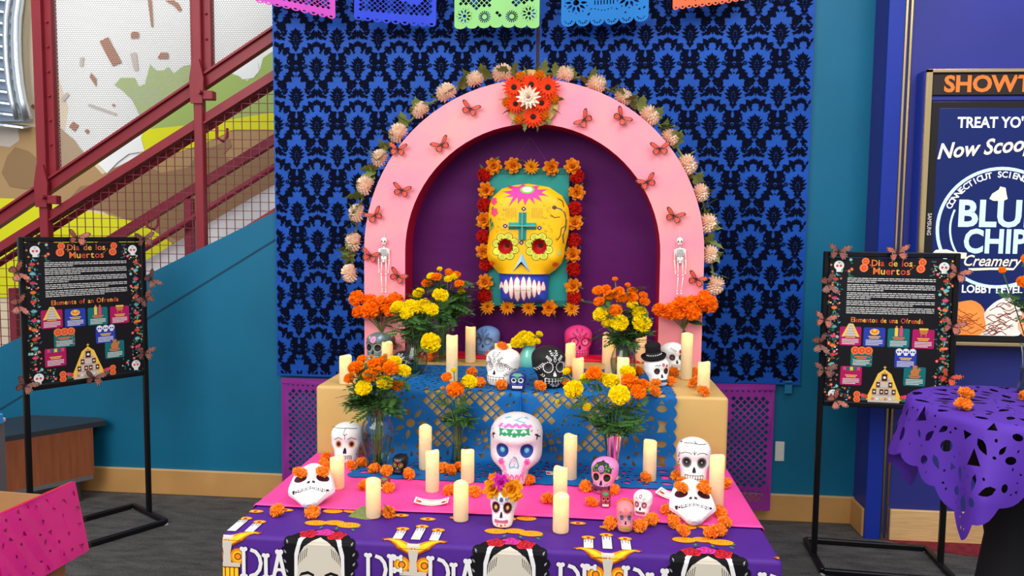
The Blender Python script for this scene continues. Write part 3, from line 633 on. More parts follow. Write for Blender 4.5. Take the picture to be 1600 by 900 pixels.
# ---------------------------------------------------------------- print of the violet cloth
R0=.014
def cmp_(x,v,h):
    h+=.0008
    if v>=R0: return (x,v,TH+h)
    L_=R0*PI/2
    if v>R0-L_: a=(R0-v)/R0; return (x,R0-(R0+h)*sin(a),TH-R0+(R0+h)*cos(a))
    return (x,-h-.0012-.0006,TH-R0-(R0-L_-v))
pr=PR(cmp_,.00024)
inkk=dict(k=(14,12,18),w=(228,224,224),o=(244,138,24),y=(248,196,40),r=(206,36,52),p=(226,60,160),s=(206,196,180),g=(60,140,60),d=(150,70,20),dr=(120,16,30),dp=(150,24,104),g2=(150,146,150))
for q,c in inkk.items(): mat('ink_'+q,c,.65,spec=.15)
ST=.012
def pp(pts,c,L,step=ST):
    a=[p[1] for p in pts]
    if min(a)<.02 and max(a)>-.02: step=.0036
    pr.poly(pts,'ink_'+c,L,step)
def inb(x,m=.76): return -m<x<m
def clipx(pts):
    # clip polygon to the table width
    for s in(1,-1):
        out=[]
        for i in range(len(pts)):
            a,b=pts[i],pts[(i+1)%len(pts)]; ia=a[0]*s<.758; ib=b[0]*s<.758
            if ia: out.append(a)
            if ia!=ib: t=(s*.758-a[0])/(b[0]-a[0]); out.append((s*.758,a[1]+(b[1]-a[1])*t))
        pts=out
        if len(pts)<3: return None
    return pts
SC=[0,0,1]
def pc(pts,c,L,step=ST):
    pts=[(SC[0]+(x-SC[0])*SC[2],SC[1]+(y-SC[1])*SC[2]) for x,y in pts]
    if min(p[1] for p in pts)>.218: return
    q=clipx(pts)
    if q: pp(q,c,L,step)
def marig(cx,cy,R):
    pc(circ(cx,cy,R*1.05,20,ry=R*.62),'d',1); pc(circ(cx,cy,R,20,ry=R*.58),'o',2)
    for k,rr in enumerate((.84,.6,.36)):
        n=int(16*rr)+5
        for i in range(n):
            a=2*PI*i/n+k*.3; pc(circ(cx+R*rr*cos(a),cy+R*rr*.58*sin(a),R*.10,5,ry=R*.05,a=a+PI/2),'y',3,0)
def rose(cx,cy,R,c,dc):
    pc([(cx+R*(1+.1*sin(t*5))*cos(t),cy+R*.85*(1+.1*sin(t*5))*sin(t)) for t in [2*PI*i/24 for i in range(24)]],c,6)
    for k in range(4):
        rr=R*(.85-.2*k); a0=k*1.7
        for j in range(2):
            a=a0+j*PI; arc=[(cx+rr*cos(a+t),cy+rr*.8*sin(a+t)) for t in (0,.4,.8,1.2,1.6,2)]
            for i in range(5): pc(seg(arc[i],arc[i+1],R*.09),dc,7,0)
def bone(a,b,w):
    for L,e,c in((8,w*.25,'k'),(9,0,'w')):
        q=seg(a,b,w+e); 
        if q: pc(q,c,L)
        for p,o in((a,b),(b,a)):
            d=(V(p)-V(o)).normalized(); nn=V((-d.y,d.x))
            for s in(-1,1): pc(circ(p[0]+nn.x*s*w*.5,p[1]+nn.y*s*w*.5,w*.62+e*.5,8),c,L)
def letters(s,x,y,h):
    w_=h*.42
    for ch in s:
        B=.0105
        if ch=='D':
            bone((x,y),(x,y-h),B)
            arc=[(x+.02+w_*.9*sin(t),y-h/2+h*.48*cos(t)) for t in [PI*i/6 for i in range(7)]]
            for i in range(6):
                for L,e,c in((8,.003,'k'),(9,0,'w')): 
                    q=seg(arc[i],arc[i+1],B+e); pc(q,c,L); pc(circ(*arc[i+1],(B+e)/2,8),c,L,0)
            x+=w_+.031
        if ch=='I': bone((x,y-h*.2),(x,y-h),B); x+=.022
        if ch=='A': bone((x+w_*.5,y-h*.05),(x,y-h),B); bone((x+w_*.5,y-h*.05),(x+w_,y-h),B); bone((x+w_*.2,y-h*.7),(x+w_*.8,y-h*.7),B*.8); x+=w_+.02
        if ch=='E': bone((x,y),(x,y-h),B); [bone((x+.01,y-h*q),(x+w_*.85,y-h*q),B*.8) for q in(.05,.5,.95)]; x+=w_+.02
def candelabra(cx,v0,front=True):
    SC[:]=[cx,v0,.6]
    for dx,h in((-.085,.055),(0,.095),(.085,.06)):
        x=cx+dx; b=v0+(.0 if dx else -.0); top=b+h+.035
        pc(rectp(x-.024,b-.01,x+.024,top),'k',4); pc(rectp(x-.0215,b-.008,x+.0215,top-.003),'w',5)
        for q in(-.009,.0,.008): pc(rectp(x+q*1.6-.003,top-.03-abs(q),x+q*1.6+.003,top-.004),'g2',6,0)
        pc(circ(x,top+.02,.032,12,ry=.02),'o',4); pc(circ(x,top+.019,.024,12,ry=.014),'y',5); pc(circ(x,top+.016,.010,8,ry=.011),'r',6,0)
    # branching gold body
    for s in(-1,1):
        arm=[(cx+s*q[0],v0+q[1]) for q in((.0,-.045),(.045,-.03),(.08,-.005),(.125,.0),(.155,-.012),(.150,-.026),(.128,-.022),(.105,-.035),(.075,-.06),(.045,-.075),(.0,-.10))]
        pc(arm,'d',4); pc([(cx+(x-cx)*.93,v0-.04+(y-v0+.04)*.82) for x,y in arm],'o',5); 
        pc([(cx+s*q[0],v0+q[1]) for q in((.01,-.055),(.06,-.032),(.11,-.010),(.135,-.014),(.10,-.028),(.06,-.055),(.015,-.078))],'y',6)
        for rr,c,L in((.042,'d',4),(.037,'o',5),(.026,'y',6),(.018,'d',7),(.012,'o',8)): pc(circ(cx+s*.052,v0-.135,rr,16),c,L)
    pc([(cx-.03,v0-.04),(cx+.03,v0-.04),(cx+.016,v0-.12),(cx+.02,v0-.17),(cx-.02,v0-.17),(cx-.016,v0-.12)],'s',7)
    pc(rectp(cx-.062,v0-.185,cx+.062,v0-.165),'s',6); pc(rectp(cx-.055,v0-.30,cx+.055,v0-.185),'d',5)
    for i in range(5): pc(rrect(cx-.05+.0215*i,v0-.27,cx-.034+.0215*i,v0-.19,.006),'y',6)
    SC[2]=1
def portrait(cx,v0):
    SC[:]=[cx,v0,.72]
    portrait_(cx,v0); SC[2]=1
def portrait_(cx,v0):   # generic flower-crowned head, cut off by the frame below the brow
    for dx,dy,R in((-.068,.078,.046),(.005,.088,.043),(.07,.07,.048)): marig(cx+dx,v0+dy+.025,R)
    for dx,dy,a in((-.09,.075,2.6),(-.03,.062,4.6),(.03,.06,4.9),(.10,.062,.3),(.095,.05,5.3)): pc(leafp(cx+dx,v0+dy+.01,a,.026,.011),'g',2,0)
    hair=[(cx+.128*cos(t)*1.02,v0-.085+.125*sin(t)) for t in [PI*i/16 for i in range(17)]]; hair=[(cx+.125,v0-.30),(cx+.14,v0-.22)]+hair+[(cx-.14,v0-.22),(cx-.125,v0-.30)]
    pc(hair,'k',3)
    for s in(-1,1):
        for k in range(5): pc(circ(cx+s*(.118+.012*sin(k*1.2)),v0-.055-.038*k,.024,10),'k',3); pc(leafp(cx+s*(.122+.01*sin(k)),v0-.062-.038*k,PI/2-s*.6,.018,.007),'g2',4,0)
        band=[(cx+s*q[0],v0+q[1]) for q in((.048,-.005),(.085,-.045),(.098,-.10),(.100,-.29),(.089,-.29),(.084,-.11),(.070,-.055),(.04,-.015))]; pc(band,'w',5)
    face=[(cx+q[0],v0+q[1]) for q in((0,-.035),(.03,-.05),(.06,-.07),(.078,-.10),(.086,-.16),(.086,-.25),(.075,-.32),(.05,-.37),(.02,-.39),(-.02,-.39),(-.05,-.37),(-.075,-.32),(-.086,-.25),(-.086,-.16),(-.078,-.10),(-.06,-.07),(-.03,-.05))]; pc(face,'s',4)
    for s in(-1,1):
        for k in range(5): pc(seg((cx+s*(.048+.008*k),v0-.075-.006*k),(cx+s*(.052+.008*k),v0-.11-.008*k),.0022),'k',5,0)
        brow=[(cx+s*q[0],v0+q[1]) for q in((.020,-.178),(.045,-.166),(.072,-.174),(.082,-.19),(.068,-.184),(.045,-.178),(.022,-.188))]; pc(brow,'k',5)
        pc(circ(cx+s*.046,v0-.215,.026,14,ry=.015),'k',5); pc(circ(cx+s*.046,v0-.215,.012,10,ry=.010),'g2',6)
    pc([(cx-.016,v0-.285),(cx,v0-.278),(cx+.016,v0-.285),(cx,v0-.292)],'d',5); pc([(cx-.034,v0-.335),(cx-.01,v0-.322),(cx,v0-.326),(cx+.01,v0-.322),(cx+.034,v0-.335),(cx,v0-.352)],'r',5)
    pc([(cx-.12,v0-.5),(cx-.05,v0-.42),(cx-.04,v0-.36),(cx+.04,v0-.36),(cx+.05,v0-.42),(cx+.12,v0-.5)],'s',2)
    rose(cx-.055,v0-.008,.038,'r','dr'); rose(cx+.0,v0+.008,.036,'p','dp'); rose(cx+.055,v0-.012,.038,'r','dr')
PX=.527
for i in(-1,0,1): portrait(.046+i*PX,.035)
for i in(-1,0,1,2):
    cx=-.213+i*PX-.005; candelabra(cx,.028)
for i in range(4):
    c_=-.213+(i-1)*PX
    letters('DIA',c_+.043,-.03,.078); letters('DE',c_-.13,-.03,.078)
for i in(-1,0,1):   # next row of the print, just in front of the pink cloth
    marig(.046+i*PX-.03,.205,.03); marig(.046+i*PX+.03,.215,.03)
    for dx in(-.085,.0,.085): pc(circ(-.213+i*PX+dx,.195-(.02 if dx==0 else 0),.024,12,ry=.012),'o',4); pc(circ(-.213+i*PX+dx,.194-(.02 if dx==0 else 0),.016,12,ry=.008),'y',5); pc(circ(-.213+i*PX+dx,.194-(.02 if dx==0 else 0),.007,6),'r',6,0)
pr.build('cloth_print',None,vc,kind='stuff')
# ---------------------------------------------------------------- the pink arch
mat('arch_pink',(252,142,166),.5,var=.03,scale=4,rgb2=(250,158,160)); mat('arch_red',(164,8,44),.5); mat('plum_cloth',(78,14,82),.55,bump=.3,bscale=4,spec=.12,stretch=(1,1,2.5)); mat('base_red',(214,16,50),.5)
AY=1.45; AD=.16
ar=T('altar_arch','large pink arch lined in red standing on the gold cloth','arch',(0,AY,GH))
def archline(R,zc,n=40): return [(-R,0)]+[(R*cos(PI-PI*i/n),zc+R*sin(PI-PI*i/n)) for i in range(n+1)]+[(R,0)]
zc=.495; o_=archline(.77,zc); i_=archline(.578,zc-.004); n=len(o_)
m_=M(); vs=[(x,0,z) for x,z in o_]+[(x,0,z) for x,z in i_]; m_.add(vs,[(k,k+1,n+k+1,n+k) for k in range(n-1)])
vs=[(x,y,z) for y in(0,AD) for x,z in o_]; m_.add(vs,[(k,k+1,n+k+1,n+k) for k in range(n-1)]); m_.build('front_frame','arch_pink',ar)
m_=M(); vs=[(x,y,z) for y in(0.0,AD) for x,z in i_]; m_.add(vs,[(k,k+1,n+k+1,n+k) for k in range(n-1)]); m_.build('red_lining','arch_red',ar)
m_=M(); nx,nz=36,44
def pw(x,z): 
    f=.010*sin(z*9+x*2.2)+.012*noise.noise(V((x*1.5,z*5,1)))
    return AD-.002-.5*abs(f)
vs=[(-.765+1.53*i/nx,pw(-.765+1.53*i/nx,1.2*j/nz),.0+1.26*j/nz) for j in range(nz+1) for i in range(nx+1)]
fs=[]
for j in range(nz):
    for i in range(nx):
        q=[j*(nx+1)+i,j*(nx+1)+i+1,(j+1)*(nx+1)+i+1,(j+1)*(nx+1)+i]
        if all((vs[k][0]**2+max(0,vs[k][2]-zc)**2)**.5<.765 for k in q): fs.append(tuple(q))
m_.add(vs,fs).build('plum_backcloth','plum_cloth',ar,smooth=True)
M().bbox((-.578,.0,0),(.578,AD-.012,.012)).build('red_base','base_red',ar)
# ---------------------------------------------------------------- flowers
for nme,c in dict(marigold_orange=(255,134,10),marigold_yellow=(255,222,10),tissue_orange=(255,148,46),peach=(255,212,184),peach_tip=(255,232,214),mum_gold=(232,150,20),mum_orange=(226,128,20),pom_red=(190,26,20),gerbera=(240,66,28),bright_orange=(255,122,10),flower_pink=(206,40,170)).items(): mat(nme,c,.7,var=.14,scale=18,trans=.18,spec=.1)
mat('stem_green',(92,124,56),.6,var=.15,scale=25); mat('leaf_green',(66,108,52),.55,var=.25,scale=25,trans=.15); mat('leaf_olive',(112,124,60),.6,var=.2,scale=20); mat('leaf_dark',(42,82,46),.5,var=.2,scale=20); mat('bud_green',(126,150,50),.6)
def fib(i,n,zmin=-1):
    z=1-(1-zmin)*(i+.5)/n; r=max(0,1-z*z)**.5; a=i*2.39996; return V((r*cos(a),r*sin(a),z))
def petal(m_,o,d,wd,l,w,rn,jit,mt=None,prof=(.5,1,.75),lift=0):
    s=d.cross(wd); s=s.normalized() if s.length>1e-4 else V((1,0,0)); nn=s.cross(d); vs=[]
    for k,pw in enumerate(prof):
        t=k/(len(prof)-1)
        c=o+d*l*t+nn*lift*t*t
        j=lambda:V((rn.uniform(-1,1),rn.uniform(-1,1),rn.uniform(-1,1)))*jit*t
        vs+=[c-s*w*pw/2+j(),c+s*w*pw/2+j()]
    m_.add(vs,[(2*k,2*k+1,2*k+3,2*k+2) for k in range(len(prof)-1)],mt)
def bloom_mesh(kind,sd,mt,mt2=None):
    rn=random.Random(sd); m_=M()
    if kind in('marigold','pom'):
        n=120 if kind=='marigold' else 84; oz=.72 if kind=='marigold' else .8
        m_.ball((0,0,0),.62,mt,8,5,(1,1,oz))
        for i in range(n):
            d=fib(i,n,-.55 if kind=='marigold' else -.9); d=(d+V((rn.uniform(-.1,.1),)*3)).normalized()
            q=V((d.x,d.y,d.z*oz)); wd=V((rn.uniform(-1,1),rn.uniform(-1,1),rn.uniform(-1,1))) 
            petal(m_,q*.5,q,wd,.5*rn.uniform(.9,1.08),.30 if kind=='marigold' else .42,rn,.07 if kind=='marigold' else .12,mt,(.4,.8,1.1))
    elif kind=='dahlia':
        m_.ball((0,0,0),.62,mt,8,5,(1,1,.85))
        for i in range(90):
            d=fib(i,90,-.6); q=V((d.x,d.y,d.z*.9)); petal(m_,q*.5,(q+V((0,0,.25))).normalized(),V((0,0,1)).cross(d),.46,.27,rn,.03,mt2 if i%2==0 else mt,(.6,1,1,.6),.05)
    elif kind=='mum':
        for tr,(n,e,l) in enumerate(((14,.15,1),(12,.5,.86),(9,.9,.66),(5,1.25,.5))):
            for i in range(n):
                a=2*PI*(i+.5*tr)/n+rn.uniform(-.1,.1); d=V((cos(a)*cos(e),sin(a)*cos(e),sin(e))); petal(m_,V((0,0,.02*tr)),d,V((0,0,1)),l,.30,rn,.03,mt,(.4,1,.8,.12),.1)
    elif kind=='ruffle':
        for tr,(n,e,l) in enumerate(((7,.1,1),(6,.55,.85),(5,1,.6),(3,1.3,.45))):
            for i in range(n):
                a=2*PI*(i+.5*tr)/n+rn.uniform(-.2,.2); d=V((cos(a)*cos(e),sin(a)*cos(e),sin(e))); petal(m_,V((0,0,.02*tr)),d,V((0,0,1)),l,.62,rn,.09,mt,(.3,.9,1,.6),.1)
    elif kind=='gerbera':
        for tr,(n,e,l) in enumerate(((18,.1,1),(15,.4,.85))):
            for i in range(n):
                a=2*PI*(i+.5*tr)/n; d=V((cos(a)*cos(e),sin(a)*cos(e),sin(e))); petal(m_,V((0,0,.02*tr)),d,V((0,0,1)),l,.24,rn,.03,mt,(.5,1,.85,.3),.06)
        m_.lathe([(.24,.12),(.22,.25),(.1,.28),(.01,.26)],10,mt2)
    me=m_.mesh(kind); return me
B={}
def bloom(kind,mt,v=0,mt2=None):
    k=(kind,mt,v)
    if k not in B: B[k]=bloom_mesh(kind,hash(kind)%1+v*7+3,MT[mt],MT[mt2] if mt2 else None)
    return B[k]
def feather(sd):
    m_=M(); n=5
    m_.add([(-.006,0,0),(.006,0,0),(.003,1,-.12),(-.003,1,-.12)],[(0,1,2,3)])
    for k in range(n+1):
        t=.25+.75*k/n; z=-.12*t*t; L=.46*(1-.35*t)
        for s in((-1,1) if k<n else (0,)):
            a=s*.95; d=V((sin(a),cos(a),-.1)); q=V((cos(a),-sin(a),0))*L*.24; o=V((0,t,z))
            m_.add([o,o+d*L*.45+q,o+d*L,o+d*L*.45-q+V((0,0,.02))],[(0,1,2,3)])
    return m_.mesh('feather_leaf','leaf_green')
def oval(mt,lob=0):
    m_=M(); pts=[]; n=7
    for i in range(n+1):
        t=i/n; h=.27*sin(PI*t**.8)*(1+lob*.28*(1 if i%2 else -1)); pts.append((t,h))
    vs=[(0,t,-.12*t*t+.03*sin(5*t)) for t,h in pts]+[(h,t,-.12*t*t+.08*h) for t,h in pts]+[(-h,t,-.12*t*t+.08*h) for t,h in pts]; k=n+1
    m_.add(vs,[(i,i+1,k+i+1,k+i) for i in range(n)]+[(i+1,i,2*k+i,2*k+i+1) for i in range(n)]); return m_.mesh('leaf_blade',mt,True)
FE=feather(1); OV={'dark':oval('leaf_dark'),'olive':oval('leaf_olive',1),'green':oval('leaf_green')}
def aim(d,roll=0): return V(d).to_track_quat('Z','Y')@Quaternion((0,0,1),roll)
def aimy(d,roll=0): return V(d).to_track_quat('Y','Z')@Quaternion((0,1,0),roll)
rnd=random.Random(42)
# loose tissue marigolds
POM=[bloom('pom','tissue_orange',v) for v in range(4)]
ORD='first second third fourth fifth sixth seventh eighth ninth tenth eleventh twelfth thirteenth fourteenth fifteenth sixteenth'.split()
def pom(p,r,label,group,rz=None):
    o=obj('tissue_marigold',rnd.choice(POM),None,(p[0],p[1],p[2]+r*.72),(rnd.uniform(-.9,.4),rnd.uniform(-.5,.5),rnd.uniform(0,6)),(r*rnd.uniform(.92,1.1),r*rnd.uniform(.92,1.1),r*rnd.uniform(.9,1.05))); return tag(o,label,'flower',group)
POMS=[('orange tissue marigold tucked around the cracked white skull on the left', [(-0.6917, 0.6698, 0.745), (-0.6759, 0.5961, 0.745), (-0.6484, 0.5631, 0.745), (-0.5684, 0.5875, 0.745), (-0.543, 0.6274, 0.745)]), ('orange tissue marigold beside the tiny black skull', [(-0.4793, 0.5573, 0.749), (-0.4304, 0.5354, 0.749), (-0.3464, 0.5114, 0.749)]), ('orange tissue marigold behind the short candle near the tiny red skull', [(-0.4661, 0.3922, 0.745), (-0.3835, 0.3777, 0.745)]), ('orange tissue marigold at the foot of the slim bud vase', [(-0.2429, 0.5865, 0.749), (-0.2106, 0.5694, 0.749), (-0.1875, 0.6076, 0.749)]), ('orange tissue marigold between the candles left of the glitter skull', [(-0.1842, 0.3776, 0.745), (-0.1009, 0.3757, 0.745)]), ('orange tissue marigold at the jaw of the big glitter skull', [(-0.0537, 0.5066, 0.747), (0.0655, 0.5016, 0.747)]), ('orange tissue marigold lying by the left paper skull mask', [(-0.6636, 0.1514, 0.742), (-0.555, 0.1489, 0.742)]), ('orange tissue marigold with a leaf beside the short front candle', [(-0.33, 0.1754, 0.742)]), ('orange tissue marigold beside the pink floral skull', [(0.2531, 0.464, 0.746), (0.3419, 0.4442, 0.746)]), ('orange tissue marigold alone left of the two short front candles', [(0.1325, 0.3401, 0.745)]), ('orange tissue marigold next to the tiny red skull on the right', [(0.27, 0.3286, 0.745)]), ('orange tissue marigold at the foot of the right middle candle', [(0.4571, 0.5696, 0.749)]), ('orange tissue marigold around the salmon skull and its small white neighbour', [(0.3699, 0.3213, 0.744), (0.3866, 0.3071, 0.744), (0.3226, 0.1634, 0.744), (0.4057, 0.1543, 0.744), (0.4431, 0.2064, 0.744)]), ('orange tissue marigold circling the white skull on the right', [(0.5648, 0.6088, 0.747), (0.5779, 0.5446, 0.747), (0.6066, 0.5101, 0.747), (0.6467, 0.5275, 0.747), (0.7172, 0.5487, 0.747)]), ('orange tissue marigold ringing the right paper skull mask', [(0.6038, 0.4483, 0.743), (0.4988, 0.2913, 0.743), (0.5065, 0.197, 0.743), (0.5255, 0.1339, 0.743), (0.6008, 0.1291, 0.743), (0.6274, 0.1502, 0.743), (0.6525, 0.2093, 0.743), (0.655, 0.2839, 0.743)]), ('orange tissue marigold on the gold table behind the yellow marigold vase', [(-0.4466, 1.3505, 1.006)]), ('orange tissue marigold on the blue paper beside the white patterned skull', [(-0.2047, 1.0174, 1.007), (-0.1477, 0.8225, 1.007), (-0.0616, 0.7881, 1.007)]), ('orange tissue marigold on the gold table behind the white patterned skull', [(-0.1781, 1.4551, 1.007), (-0.0806, 1.488, 1.007)]), ('orange tissue marigold beside the black patterned skull', [(0.0836, 0.7858, 1.007), (0.1694, 0.8559, 1.007), (0.1825, 1.1017, 1.007)]), ('orange tissue marigold by the hot pink skull', [(0.1571, 1.4373, 1.007)]), ('orange tissue marigold near the top hat skull', [(0.5119, 0.8929, 1.007), (0.4987, 0.7558, 1.007), (0.5758, 0.9501, 1.007), (0.4658, 1.1434, 1.007)]), ('orange tissue marigold under the white rose skull on the gold table', [(0.6124, 1.1527, 1.004), (0.6997, 1.1655, 1.004)]), ('orange tissue marigold by the short candle at the gold table corner', [(0.6661, 0.9533, 1.004), (0.6772, 0.7946, 1.004)])]
for lab,l in POMS:
    for i,p in enumerate(sorted(l)): pom(p,.0215 if p[2]<.9 else .024,lab+(', %s from the left'%ORD[i] if len(l)>1 else ''),'tissue marigolds '+lab.split(' ',3)[3] if len(l)>1 else None)
# ---------------------------------------------------------------- candles
mat('wax',(252,240,204),.45,trans=.5,spec=.3); mat('led',(255,196,110),.5,emit=40)
def candle(p,r,h,label,sd):
    t=T('pillar_candle',label,'candle',p,(0,0,sd)); n=20; rn=random.Random(sd); ph=rn.uniform(0,6)
    top=lambda a:h+.0022*sin(a*2+ph)+.0012*sin(a*3+ph)-.001
    ring=lambda rr,zf:[(rr*cos(2*PI*k/n),rr*sin(2*PI*k/n),zf(2*PI*k/n)) for k in range(n)]
    m_=M(); m_.loft([ring(r*.96,lambda a:0),ring(r,lambda a:.003),ring(r,lambda a:h*.5),ring(r*.995,lambda a:top(a)-.003),ring(r*.93,top),ring(r*.84,lambda a:top(a)-.003),ring(r*.78,lambda a:h-.016),ring(r*.3,lambda a:h-.019)]); m_.build('wax_body','wax',t,smooth=True)
    M().lathe([(.0045,0),(.005,.004),(.003,.010),(.0006,.016)],8).build('flame_bulb','led',t,loc=(0,0,h-.02),smooth=True)
CAN=[((-0.6641, 0.8237, 1.004), 0.0233, 0.1079, 'pillar candle at the left end of the gold table'), ((-0.6005, 1.2082, 1.004), 0.0236, 0.1052, 'pillar candle standing before the colourful skull by the left arch foot'), ((-0.2683, 0.9159, 1.007), 0.0225, 0.1799, 'tall pillar candle on the blue paper left of the white patterned skull'), ((-0.259, 1.3572, 1.004), 0.023, 0.1606, 'tall pillar candle beside the light blue skull'), ((-0.1413, 1.4435, 1.004), 0.0191, 0.0762, 'left of two pillar candles behind the white patterned skull'), ((-0.1007, 1.4497, 1.004), 0.0191, 0.0733, 'right of two pillar candles behind the white patterned skull'), ((0.1881, 1.2801, 1.004), 0.0221, 0.108, 'pillar candle in front of the hot pink skull'), ((0.2219, 1.0261, 1.007), 0.023, 0.0843, 'short pillar candle right of the black patterned skull'), ((0.3497, 1.4167, 1.004), 0.0215, 0.1379, 'tall pillar candle behind the hourglass vase on the left'), ((0.3543, 1.1695, 1.007), 0.0226, 0.1253, 'middle height pillar candle left of the hourglass vase'), ((0.3922, 0.8996, 1.007), 0.0232, 0.1121, 'pillar candle in front of the hourglass vase'), ((0.5047, 1.4739, 1.004), 0.0247, 0.1454, 'tall pillar candle between the hourglass vase and the right arch foot'), ((0.6577, 1.1049, 1.004), 0.0233, 0.1864, 'tall pillar candle hiding part of the white rose skull'), ((0.6917, 0.886, 1.004), 0.0228, 0.1081, 'short pillar candle near the right end of the gold table'), ((-0.3125, 0.6212, 0.749), 0.0227, 0.1545, 'tall pillar candle between the pear vase and the bud vase'), ((-0.2446, 0.4038, 0.746), 0.0219, 0.1335, 'pillar candle on the pink cloth below the bud vase'), ((-0.143, 0.4993, 0.748), 0.0226, 0.1101, 'pillar candle left of the big glitter skull'), ((-0.5597, 0.3967, 0.746), 0.0232, 0.1031, 'pillar candle in front of the cracked white skull on the left'), ((-0.3767, 0.1724, 0.743), 0.0223, 0.1141, 'pillar candle at the front edge beside the olive leaf'), ((-0.1153, 0.178, 0.743), 0.0222, 0.1133, 'pillar candle at the front edge beside the left paper card'), ((0.2003, 0.5747, 0.748), 0.0231, 0.1537, 'tall pillar candle right of the big glitter skull'), ((0.1732, 0.3144, 0.746), 0.0218, 0.1228, 'rear of two pillar candles right of the flower crowned skull'), ((0.18, 0.1258, 0.743), 0.0228, 0.1075, 'front pillar candle right of the flower crowned skull'), ((0.4712, 0.5944, 0.748), 0.023, 0.1381, 'pillar candle right of the silver vase'), ((0.6552, 0.3663, 0.746), 0.0228, 0.163, 'tall pillar candle in front of the white skull at the right end')]
for i,(p,r,h,l) in enumerate(CAN): candle(p,r,h,'ivory '+l,i)
# ---------------------------------------------------------------- vases and bouquets
def vase(name,label,p,prof,mt='glass',water=0,n=28):
    t=T(name,label,'vase',p)
    m_=M().lathe([(r,z) for r,z in prof],n,None); 
    if mt!='glass': m_.lathe([(r*.92,z) for r,z in prof[1:]][::-1],n)
    b_=m_.build('body',mt,t,smooth=True)
    M().lathe([(prof[0][0],.0005),(prof[0][0]*.98,.006 if mt=='glass' else .004),(.001,.006)],n).build('base',mt,t,smooth=True)
    r,z=prof[-1]; M().tube([(r*cos(2*PI*k/n),r*sin(2*PI*k/n),z) for k in range(n+1)],.0016 if mt=='glass' else .002,n=5).build('rim',mt,t,smooth=True)
    if water:
        q=[(r*.94,z) for r,z in prof if z<water]; q=q+[(q[-1][0],water),(.001,water)]
        M().lathe(q,n).build('water','water',t,smooth=True)
    return t
def bez(a,b,c,n=7): return [a*(1-t)**2+b*2*t*(1-t)+c*t*t for t in [i/n for i in range(n+1)]]
def flower(base,neck,head,r,mt,label,group,nl=4,kind='marigold',lsc=.07,low=.25,stem=.0019):
    base,neck,head=V(base),V(neck),V(head); t=T('marigold',label,'flower',base,group=group); d=(head-neck).normalized()
    ax=(d+V((0,-.55,.35))).normalized(); c2=head-ax*r*.4
    path=[base]+[base.lerp(neck,.5)]+bez(neck,neck.lerp(c2,.5)+V((0,0,.012)),c2,6)
    path=[p-base for p in path]; M().tube(path,stem,n=5).build('stem','stem_green',t,smooth=True)
    if r<.0105: M().lathe([(.001,-1),(.45,-.8),(.7,-.1),(.6,.5),(.3,.9)],8).build('bud','bud_green',t,loc=c2-base,quat=aim(ax),scale=r); obj('bloom',bloom(kind,mt,0),t,head-base,quat=aim(ax),scale=r*.8)
    else:
        obj('bloom',bloom(kind,mt,rnd.randrange(4)),t,head-base,quat=aim(ax,rnd.uniform(0,6)),scale=r)
        M().lathe([(.12,-1.0),(.34,-.75),(.5,-.35)],7).build('calyx','bud_green',t,loc=head-base,quat=aim(ax),scale=r)
    for k in range(nl):
        q=rnd.uniform(low,.92); i=2+q*6; a=path[min(int(i),len(path)-2)]; b_=path[min(int(i)+1,len(path)-1)]; p=a.lerp(b_,i-int(i))
        an=rnd.uniform(0,2*PI); dd=V((cos(an)*1.0,sin(an)*.7-.15,rnd.uniform(-.25,.5))).normalized()
        obj('leaf',FE,t,p,quat=aimy(dd,rnd.uniform(-.5,.5)),scale=lsc*rnd.uniform(.75,1.25))
def bouquet(vt,neckz,nr,heads,where,lsc=.07,nl=4,low=.1,zb=.008,br=.02,mtmap=None):
    p=V(vt.location)
    cnt={'o':0,'y':0}
    for (hx,hy,hz),r,c in sorted(heads):
        cnt[c]+=1; an=rnd.uniform(0,2*PI); k=rnd.uniform(.3,1); h=V((hx,hy,hz)); dx=max(-1,min(1,(h.x-p.x)/.08))
        base=p+V((-dx*br*.6+br*.3*cos(an),br*.5*sin(an),zb)); neck=p+V((dx*nr*.7,nr*.5*sin(an),neckz))
        cn={'o':'orange','y':'yellow'}[c]
        flower(base,neck,h,r,{'o':'marigold_orange','y':'marigold_yellow'}[c],'%s marigold, %s from the left among its colour in %s'%(cn,ORD[cnt[c]-1],where),'%s marigolds in %s'%(cn,where),nl,lsc=lsc,low=low)
def filler(vt,neckz,nr,n,where,reach,hgt,lsc):
    p=V(vt.location)
    for k in range(n):
        an=2*PI*k/n+rnd.uniform(-.3,.3); t=T('marigold_sprig','leafy green marigold sprig in %s'%where,'sprig',p+V((.01*cos(an),.01*sin(an),.01)),group='green sprigs in %s'%where); b=V(t.location)
        nk=p+V((nr*.8*cos(an),nr*.8*sin(an),neckz)); h=p+V((reach*cos(an),reach*.8*sin(an),neckz+hgt*rnd.uniform(.5,1)))
        path=[q-b for q in [b]+bez(nk,nk+V((0,0,hgt*.5)),h,5)]; M().tube(path,.0016,n=5).build('stem','stem_green',t)
        for j in range(6):
            q=path[2+j%5]; a2=rnd.uniform(0,6.3); dd=V((cos(a2),sin(a2)*.8-.1,rnd.uniform(-.3,.4))).normalized(); obj('leaf',FE,t,q,quat=aimy(dd,rnd.uniform(-.6,.6)),scale=lsc*rnd.uniform(.7,1.2))
VS={'v1': (-0.4834, 0.6147, 0.749), 'v2': (-0.2083, 0.694, 0.749), 'v3': (0.3461, 0.5964, 0.749), 'v4': (-0.4482, 1.065, 1.007), 'v5': (-0.3951, 1.3871, 1.004), 'v6': (0.4006, 1.0521, 1.007), 'v7': (0.0074, 1.2841, 1.004)}
pj_=lambda s:s
def HD(l): return l
